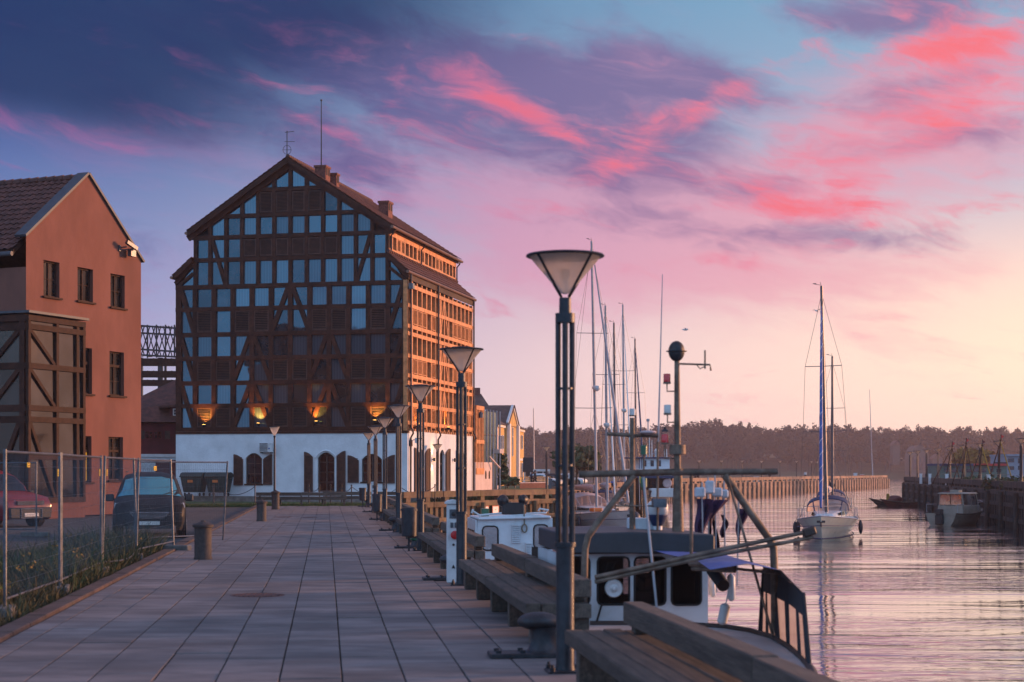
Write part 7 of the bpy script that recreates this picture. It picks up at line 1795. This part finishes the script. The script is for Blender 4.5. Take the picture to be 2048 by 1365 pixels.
# ------------------------------------------------------------------ right bank: rope frames, kiosks, planters
OFF = Vector((0, 0, 0))
def rope_frame(u0, u1, ua, va, Y, lab, legm, pen):
    zg = .37; a, b = P(u0, 943, Y), P(u1, 943, Y); ap = P(ua, va, Y+1.2)
    t = thing('timber_tripod', lab, 'frame', ((a.x+b.x)/2, Y, zg), group='A shaped pole frames on the right bank', world_coords=True)
    a.z = b.z = zg; c = Vector(((a.x+b.x)/2+.5, Y+2.6, zg))
    for i, (p, mm) in enumerate(((a, 'frame_brown'), (b, legm), (c, 'frame_brown'))): MB().path([p, p.lerp(ap, 1.05)], [.055, .04], 6).build('pole', MT[mm], t, True)
    MB().path([a.lerp(ap, .55), b.lerp(ap, .55)], .045, 6).build('cross_pole', MT['frame_brown'], t)
    MB().path([ap-Vector((0, 0, .1)), ap+Vector((.05, 0, .6))], .03, 5).build('top_stick', MT['frame_brown'], t)
    MB().add([ap+Vector((.05, 0, .55)), ap+Vector((.30, .05, .40)), ap+Vector((.05, 0, .2))], [(0, 1, 2)]).build('pennant', MT[pen], t, fix=False)
    MB().path([a.lerp(ap, .3), (a+b)/2+Vector((0, .4, 1.1)), b.lerp(ap, .3)], .02, 5).build('rope', MT['rope'], t)
for args in ((1862, 1922, 1904, 896, 150, 'A shaped pole frame on the right bank, leftmost, red tip', 'frame_brown', 'sign_red'), (1902, 1950, 1932, 890, 140, 'A shaped pole frame on the right bank, second from left', 'frame_brown', 'sign_red'),
             (1934, 1988, 1964, 894, 132, 'A shaped pole frame with yellow leg, second from the right edge', 'flower', 'red_hull'), (1972, 2030, 2001, 884, 124, 'A shaped pole frame nearest the right edge, with red pennant', 'flower', 'sign_red')):
    rope_frame(*args)
def kiosk(name, lab, u0, u1, v0, v1, Y, dep, wallm, wins, roofm):
    a, b = P(u0, v1, Y), P(u1, v0, Y); t = thing(name, lab, 'kiosk', ((a.x+b.x)/2, Y, .36), world_coords=True)
    MB().bx(a.x, b.x, Y, Y+dep, .36, b.z).build('wall', MT[wallm], t)
    x = a.x; k = 0
    for rm in roofm:
        w = (b.x-a.x)/len(roofm); MB().bx(x-.05, x+w-.04, Y-.25, Y+dep+.2, b.z+.002, b.z+.22).build('roof', MT[rm], t); x += w
    for (q0, q1, r0, r1) in wins:
        p, q = P(q0, r1, Y), P(q1, r0, Y); MB().bx(p.x, q.x, Y-.05, Y-.005, p.z, q.z).build('window', MT['dark_pane'], t)
kiosk('kiosk', 'long pale green kiosk with red and blue roof edge behind the pole frames', 1880, 2014, 932, 957, 168, 5, 'kiosk_green', [(u, u+9, 936+(k % 2)*2, 944+(k % 2)) for k, u in enumerate(range(1888, 2008, 15))], ('navy', 'navy', 'sign_red', 'sign_red'))
kiosk('site_cabin', 'two storey pale blue cabin block at the right edge behind the lamp', 2013, 2080, 913, 957, 178, 6, 'kiosk_white', [(2016, 2028, 917, 925), (2016, 2028, 933, 940), (2036, 2043, 917, 927), (2036, 2043, 932, 940), (2052, 2062, 917, 927)], ('kiosk_white',))
kiosk('ticket_booth', 'small blue and white booth at the left of the right bank', 1874, 1894, 949, 958, 172, 2, 'blue', [(1881, 1884, 949.5, 957)], ('blue',))
p = P(1857, 957, 178); t = thing('closed_parasol', 'closed dark parasol standing among the lamps of the right bank', 'parasol', (p.x, 178, .36))
MB().tube((0, 0, 0), (0, 0, .5), .05, n=6).build('pole', MT['steel_dark'], t); MB().lathe([(.1, .4), (.42, .5), (.36, 1.0), (.2, 1.6), (.03, 1.9)], 10).build('cloth', MT['cloth_dark'], t, True)
for i, (u, Y, w) in enumerate(((1992, 118, 1.0), (2030, 112, 1.3), (2044, 120, 1.2), (1945, 140, .8))):
    p = P(u, 943, Y); lab = 'dark green shrub on the right bank ' + ['below the nearest pole frame', 'beside the kiosk end near the edge', 'under the lamp at the right edge', 'between the two middle pole frames'][i]
    t = thing('shrub', lab, 'shrub', (p.x, Y, .36)); o = bpy.data.objects.new('foliage', quads_mesh('foliage', leaf_cloud([(0, 0, .5), (.5, .2, .4), (-.5, .1, .45)], [(.7*w, .6, .55), (.5, .5, .4), (.5, .5, .45)], 90, .09, RS), MT['leaf'])); link(o, t)
    MB().tube((0, 0, 0), (0, 0, .5), .04, n=5).build('stem', MT['bark'], t)
for i, (u, Y) in enumerate(((1915, 148), (1936, 143), (1972, 133), (2005, 126))):
    p = P(u, 943, Y); t = thing('picnic_table', 'small pale timber table on the right bank, '+['first', 'second', 'third', 'fourth'][i]+' from the left', 'table', (p.x, Y, .36), group='tables on the right bank')
    MB().bx(-.8, .8, -.4, .4, .7, .76).build('tabletop', MT['wood_pier'], t)
    for s in (-.7, .7): MB().bx(s-.05, s+.05, -.35, .35, 0, .7).build('leg', MT['wood_pier'], t)
for i, (u, Y) in enumerate(((1865, 170), (1884, 163), (1920, 150), (2010, 122))):
    p = P(u, 943, Y); t = thing('info_post', 'pale service post at the wall edge of the right bank, '+['leftmost', 'second', 'third', 'rightmost'][i], 'post', (p.x-1.2, Y, .40), group='service posts on the right bank')
    MB().bx(-.12, .12, -.1, .1, 0, 1.0).build('body', MT['white_plastic'], t); MB().bx(-.15, .15, -.13, .13, 1.0, 1.06).build('cap', MT['white_plastic'], t)
# ------------------------------------------------------------------ far pier: mast, tyre, posts
p = P(1745.5, 953, 372); t = thing('signal_mast', 'thin leaning mast standing near the end of the long pier', 'mast', (p.x, 372, .05)); zt = 1.7+(943-780)/F*372
MB().path([(0, 0, 0), ((1739-1745.5)/F*372, 0, zt)], [.14, .05], 6).build('pole', MT['mast_alu'], t); MB().box((0, 0, .25), (.5, .5, .5)).build('base', MT['concrete'], t)
p = P(1770, 985, 379); t = thing('tyre', 'black tyre hung as a fender at the head of the long pier', 'tyre', (p.x+.6, 377, p.z), 0)
MB().path([(0, .75*math.cos(a), .75*math.sin(a)) for a in np.linspace(0, 6.2832, 17)], .28, 7, False).build('rubber', MT['rubber'], t, True)
for i, (u, v0, v1, mm, lab) in enumerate(((1725, 941, 953, 'white_plastic', 'white marker post near the end of the long pier'), (1738, 936, 945, 'sign_red', 'orange lifebuoy post near the leaning mast'), (1531, 947, 957, 'white_plastic', 'white service post in the middle of the long pier'))):
    q = pier_pt(u, 1.5); t = thing('marker_post', lab, 'post', (q.x, q.y, .05)); h = (v1-v0)/F*q.y
    MB().bx(-.35, .35, -.3, .3, 0, h*.9).build('body', MT[mm], t); MB().bx(-.4, .4, -.35, .35, h*.9, h).build('cap', MT['white_plastic'], t)
# ------------------------------------------------------------------ people
def skin_obj(name, verts, edges, radii, matn, parent, sub=1):
    me = bpy.data.meshes.new(name); me.from_pydata(verts, edges, []); tmp = bpy.data.objects.new(name+'_skin', me); COL.objects.link(tmp)
    md = tmp.modifiers.new('skin', 'SKIN'); md.use_smooth_shade = True
    for v, r in zip(me.skin_vertices[0].data, radii): v.radius = (r, r) if not hasattr(r, '__len__') else r
    me.skin_vertices[0].data[0].use_root = True
    s2 = tmp.modifiers.new('sub', 'SUBSURF'); s2.levels = sub; s2.render_levels = sub
    dg = bpy.context.evaluated_depsgraph_get(); m2 = bpy.data.meshes.new_from_object(tmp.evaluated_get(dg)); bpy.data.objects.remove(tmp)
    m2.name = name; m2.materials.clear(); m2.materials.append(MT[matn]); o = bpy.data.objects.new(name, m2); return link(o, parent)
def person(loc, rot, lab, h=1.75, stride=.28, jacket='cloth_dark', trousers='cloth_blue', hair='hair', group=None, arm=.2):
    t = thing('person', lab, 'person', loc, rot, group); k = h/1.75; st = stride
    J = dict(pel=(0, 0, .93), waist=(0, .01, 1.08), chest=(0, .03, 1.30), neck=(0, .04, 1.48), head=(0, .06, 1.60), top=(0, .06, 1.70))
    for s, sg in (('l', -1), ('r', 1)):
        f = st*sg
        J['hip'+s] = (sg*.09, 0, .90); J['knee'+s] = (sg*.10, f*.55+.04, .49); J['ank'+s] = (sg*.10, f, .09); J['toe'+s] = (sg*.11, f+.16, .035)
        J['sho'+s] = (sg*.18, .03, 1.40); J['elb'+s] = (sg*.23, .0-f*arm*1.2, 1.14); J['wri'+s] = (sg*.23, .09-f*arm*2.6, .92); J['han'+s] = (sg*.22, .13-f*arm*2.9, .84)
    E = [('pel', 'waist'), ('waist', 'chest'), ('chest', 'neck'), ('neck', 'head'), ('head', 'top')]
    for s in 'lr': E += [('pel', 'hip'+s), ('hip'+s, 'knee'+s), ('knee'+s, 'ank'+s), ('ank'+s, 'toe'+s), ('chest', 'sho'+s), ('sho'+s, 'elb'+s), ('elb'+s, 'wri'+s), ('wri'+s, 'han'+s)]
    Rd = dict(pel=.12, waist=.115, chest=.135, neck=.055, head=.088, top=.07, hip=.085, knee=.055, ank=.04, toe=.035, sho=.065, elb=.042, wri=.032, han=.035)
    def sub(names, grow, nm, mt_, extra=None):
        ed = [(a, b) for a, b in E if a in names and b in names]; ks = list(names)
        return skin_obj(nm, [tuple(c*k for c in J[q]) for q in ks], [(ks.index(a), ks.index(b)) for a, b in ed], [(Rd.get(q, Rd.get(q[:-1], .05))+grow)*k for q in ks], mt_, t)
    allj = ['pel', 'waist', 'chest', 'neck', 'head', 'top']+[a+s for s in 'lr' for a in ('hip', 'knee', 'ank', 'toe', 'sho', 'elb', 'wri', 'han')]
    sub(allj, 0, 'body', 'skin')
    sub(['pel', 'waist', 'chest']+[a+s for s in 'lr' for a in ('sho', 'elb', 'wri')], .025, 'jacket', jacket)
    sub(['pel']+[a+s for s in 'lr' for a in ('hip', 'knee', 'ank')], .018, 'trousers', trousers)
    MB().sph((0, .035*k, 1.67*k), (.098*k, .105*k, .10*k), 12, 8).build('hair', MT[hair], t, True)
    for s in 'lr': p = J['ank'+s]; MB().sph((p[0]*k, (p[1]+.07)*k, .045*k), (.05*k, .135*k, .05*k), 8, 6).build('shoe', MT['rubber'], t, True)
    for s in (-1, 1): MB().sph((s*.03*k, .142*k, 1.615*k), .011*k, 6, 5).build('eye', MT['cloth_dark'], t)
    MB().sph((0, .155*k, 1.585*k), (.014*k, .02*k, .02*k), 6, 5).build('nose', MT['skin'], t, True)
    return t
Yp = 168.
for i, (u, lab, j, tr_) in enumerate(((1062.5, 'person in dark clothes walking on the lawn path, left of the couple', 'cloth_blue', 'cloth_dark'), (1069.5, 'person in dark jacket striding on the lawn path, right of the couple', 'cloth_dark', 'cloth_dark'))):
    p = P(u, 943, Yp); person((p.x, Yp, .03), R(-100 if i == 0 else -78), lab, 1.72+.06*i, .22+.14*i, j, tr_, group='couple walking')
for i, (u, lab) in enumerate(((1421, 'person in dark coat standing on the long pier, left of a pair'), (1426.5, 'person in blue coat standing on the long pier, right of a pair'), (1634.5, 'person in pale jacket on the long pier near the far lamps'), (1565, 'person in dark clothes on the middle of the long pier'))):
    q = pier_pt(u, 2.2); person((q.x, q.y, .05), 1.2*i, lab, 1.78, .08, ('cloth_dark', 'cloth_blue', 'white_plastic', 'cloth_dark')[i], 'cloth_dark')
# ------------------------------------------------------------------ signs on the mossy timber wall
for i, (u0, u1, v0, v1) in enumerate(((956, 969, 1012.5, 1029), (976.5, 989, 1012, 1028.5))):
    a0, z1 = FRA.pix(u0, v0); a1, z0 = FRA.pix(u1, v1)
    t = thing('warning_sign', 'white sign with red border on the timber wall, %s of the pair' % ('left' if i == 0 else 'right'), 'sign', tuple(FRA.W((a0+a1)/2, .26, z0)), world_coords=True)
    fub('red_border', MT['sign_red'], t, FRA, a0, a1, .26, .285, z0, z1); fub('white_face', MT['sign_white'], t, FRA, a0+.045, a1-.045, .285, .29, z0+.05, z1-.05)
    am, zm = (a0+a1)/2, (z0+z1)/2
    if i == 0: MB().lathe([(.045, -.02), (.07, .06), (.03, .10), (.05, .15), (.02, .2)], 8, FRA.W(am, .295, zm-.12), Matrix.Diagonal((1, .15, 1))).build('black_pictogram', MT['cloth_dark'], t)
    else: fub('grey_pictogram', MT['galv'], t, FRA, am-.08, am+.08, .29, .295, zm+.0, zm+.05)
OFF = Vector((0, 0, 0))
# ------------------------------------------------------------------ garden by the villa: railing, planter, hedge, trees
def tree(x, y, z, h, r, lab, leafm='leaf', n_=420, name='tree', size=.16):
    t = thing(name, lab, 'tree', (x, y, z)); rs_ = np.random.RandomState(int(abs(x*7+y*3)) % 9999)
    m = MB().path([(0, 0, 0), (.1, .05, h*.35), (.05, 0, h*.7)], [h*.035, h*.025, h*.012], 7)
    cc = []
    for k in range(7):
        a = k*2.4; q = (r*.55*math.cos(a), r*.55*math.sin(a), h*(.5+.06*k)); cc.append(q); m.path([(0.05, 0, h*(.3+.04*k)), q], [h*.014, h*.005], 5)
    m.build('trunk', MT['bark'], t, True)
    o = bpy.data.objects.new('crown', quads_mesh('crown', leaf_cloud(cc+[(0, 0, h*.8)], [(r*.55, r*.55, h*.17)]*8, n_//8*2, size, rs_), MT[leafm])); link(o, t); return t
p = P(990, 943, 124); tree(p.x, 124, .02, 3.2, 1.0, 'small dark bushy tree in front of the green glass extension', n_=500, size=.12)
p = P(1152, 943, 180); tree(p.x, 180, .02, 4.6, 2.6, 'low rounded tree behind the lamps left of the yacht masts', n_=700, size=.22)
p = P(1010, 943, 150); tree(p.x, 150, .0, 1.2, 1.3, 'low dark shrub under the yellow villa', n_=420, name='shrub', size=.12)
p = P(1946, 943, 300); tree(p.x, 300, .2, 5.6, 3.6, 'yellow autumn tree behind the pole frames of the right bank', 'leaf_yellow', 900, size=.34)
p = P(1690, 943, 760); 
a, b = P(985, 943, 160), P(1100, 943, 172)
t = thing('garden_railing', 'dark railing with pale panels between lawn and villa', 'railing', (a.x, 160, .02), world_coords=True); d = b-a; L = math.hypot(d.x, d.y)
gf = Fr((a.x, a.y), (d.x/L, d.y/L), (d.y/L, -d.x/L))
for k in range(9): fub('post', MT['steel_dark'], t, gf, L*k/8-.05, L*k/8+.05, -.05, .05, .0, 1.15)
for z in (1.12, .78, .45): fub('rail', MT['steel_dark'], t, gf, 0, L, -.03, .03, z-.035, z+.035)
m = MB()
for k in range(26): x = L*(.55+.42*k/26); m.fbox(gf, x, x+.10, -.02, .02, .30, 1.08)
m.build('baluster', MT['steel_dark'], t, kind='stuff')
OFF = Vector((0, 0, 0)); a0, a1 = P(1040, 943, 158), P(1096, 943, 162)
t = thing('planter_wall', 'low pink brick planter wall along the lawn behind the couple', 'planter wall', (a0.x, 158, .02), world_coords=True)
MB().hexa([(a0.x, 160, .0), (a1.x, 164, .0), (a1.x, 165, .0), (a0.x, 161, .0), (a0.x, 160, .55), (a1.x, 164, .55), (a1.x, 165, .55), (a0.x, 161, .55)]).build('wall', MT['brick'], t)
MB().hexa([(a0.x-.05, 159.95, .55), (a1.x, 163.95, .55), (a1.x, 165.1, .55), (a0.x-.05, 161.1, .55), (a0.x-.05, 159.95, .62), (a1.x, 163.95, .62), (a1.x, 165.1, .62), (a0.x-.05, 161.1, .62)]).build('coping', MT['pink_wall'], t)
OFF = Vector((0, 0, 0)); a0, a1 = P(1047, 939, 196), P(1100, 958, 196)
t = thing('white_pavilion', 'low white flat roofed pavilion behind the walking couple', 'pavilion', (a0.x, 196, 0), world_coords=True)
MB().bx(a0.x, a1.x, 195, 201, a0.z-.25, a0.z).build('roof', MT['trim_white'], t)
for k in range(5): x = a0.x+.1+(a1.x-a0.x-.2)*k/4; MB().bx(x-.06, x+.06, 195.2, 195.35, 0, a0.z-.25).build('post', MT['trim_white'], t)
MB().bx(a0.x+.3, a1.x-.3, 198, 200.5, 0, a0.z-.3).build('back_wall', MT['glass_green'], t)
OFF = Vector((0, 0, 0)); p = P(1056, 928, 192); t = thing('billboard', 'dark square board on a post beside the yellow villa', 'board', (p.x, 192, 0)); MB().bx(-.1, .1, -.05, .05, 0, 2.).build('post', MT['steel_dark'], t); MB().bx(-.6, .6, -.06, .06, 1.6, 3.3).build('board', MT['steel_dark'], t)
p = P(1068.5, 943, 210); t = thing('flag_mast', 'bare pale mast rising behind the pavilion left of the foreground lamp', 'mast', (p.x, 210, 0)); zt = 1.7+(943-817)/F*210
MB().tube((0, 0, 0), (-.1, 0, zt), .10, .06, 7).build('pole', MT['mast_alu'], t, True); MB().path([(-.25, 0, 2.9), (.35, 0, 2.9)], .05, 5).build('cross_arm', MT['mast_alu'], t)
# parked cars glimpsed behind the yachts
for i, (u, Y, c, lab) in enumerate(((1126, 175, 'white_plastic', 'small pale car parked behind the foreground lamp on the left'), (1147, 188, 'van_paint', 'dark car parked behind the lamps left of the yacht masts'), (1172, 196, 'hull_white', 'white car parked behind the moored yachts'))):
    t, _, _ = make_car('distant_car', lab, 4.3, 1.75, [(0.03, .62, .72, .84, .36), (.06, .70, .86, .92, .26), (.25, .80, .88, .97, .22), (1.1, .95, .86, 1., .22), (1.5, 1.2, .8, 1., .22), (1.9, 1.42, .72, 1., .22), (2.4, 1.47, .7, 1., .22), (3.2, 1.42, .7, 1., .22), (3.8, 1.1, .8, 1., .22), (4.15, .9, .84, .97, .24), (4.28, .7, .84, .95, .3), (4.3, .6, .84, .9, .34)], c, screen='dark_pane')
    p = P(u, 943, Y); t.location = (p.x, Y, .0); t.rotation_euler = (0, 0, R(70)); OFF = Vector((0, 0, 0))
# grey service cabinet by the couple's lamp
p = P(1101, 943, 138); t = thing('service_cabinet', 'pale grey service post next to the lawn lamp', 'cabinet', (p.x, 138, .02)); MB().bx(-.14, .14, -.12, .12, 0, 1.0).build('body', MT['galv'], t); MB().bx(-.17, .17, -.15, .15, 1.0, 1.06).build('cap', MT['galv'], t)
# gulls in the evening sky
for i, (u, v, Y, lab) in enumerate(((1371, 660, 150, 'gull gliding over the river left of the tall yacht mast'), (1634, 622, 160, 'gull flying just beside the tall yacht mast'))):
    p = P(u, v, Y); t = thing('gull', lab, 'gull', tuple(p), 1.2+i)
    m = MB().sph((0, 0, 0), (.09, .24, .08), 10, 7); m.sph((0, .22, .03), (.06, .09, .06), 8, 6); m.add([(-.06, 0, .03), (-.35, .05, .16), (-.72, -.10, .06), (-.38, -.10, .14), (-.06, -.12, .03)], [(0, 1, 2, 3, 4)]); m.add([(.06, 0, .03), (.35, .05, .16), (.72, -.10, .06), (.38, -.10, .14), (.06, -.12, .03)], [(0, 1, 2, 3, 4)]); m.add([(-.05, -.2, .01), (.05, -.2, .01), (.08, -.4, .0), (-.08, -.4, .0)], [(0, 1, 2, 3)])
    m.build('body', MT['hull_white'], t, True, fix=False); MB().path([(0, .29, .03), (0, .36, .015)], [.018, .004], 5).build('beak', MT['yellow'], t)
# stern flag on a moored yacht (yellow, green, red bands)
p = P(1278, 966, 98); t = thing('stern_flag', 'yellow, green and red flag hanging from a staff beyond the gantry', 'flag', tuple(p)); MB().path([(.05, 0, -1.6), (0, 0, .5)], .02, 5).build('staff', MT['mast_alu'], t)
for k, mm in enumerate(('yellow', 'leaf', 'red_plug')):
    m = MB(); m.v = [(.02+.05*k+.22*j/3+.04*k, .04*math.sin(j*2), .42-.42*k-(.40*i)-.06*j) for i in (0, 1) for j in range(4)]; m.f = [(j, j+1, j+5, j+4) for j in range(3)]; m.build('band', MT[mm], t, True, fix=False)
# rope and small things on the quay
OFF = Vector((0, 0, 0)); p = Q(24.9, 2.35); o = MB().path([Q(15.0, 1.98, .24), Q(15.3, 2.45, .1), Q(15.9, 2.75, -.1), Q(17.0, 3.0, -.5)], .014, 6).build('mooring_line', MT['rope'], None, True); tag(o, 'mooring line from the nearest bollard down to the fishing boat', 'rope')
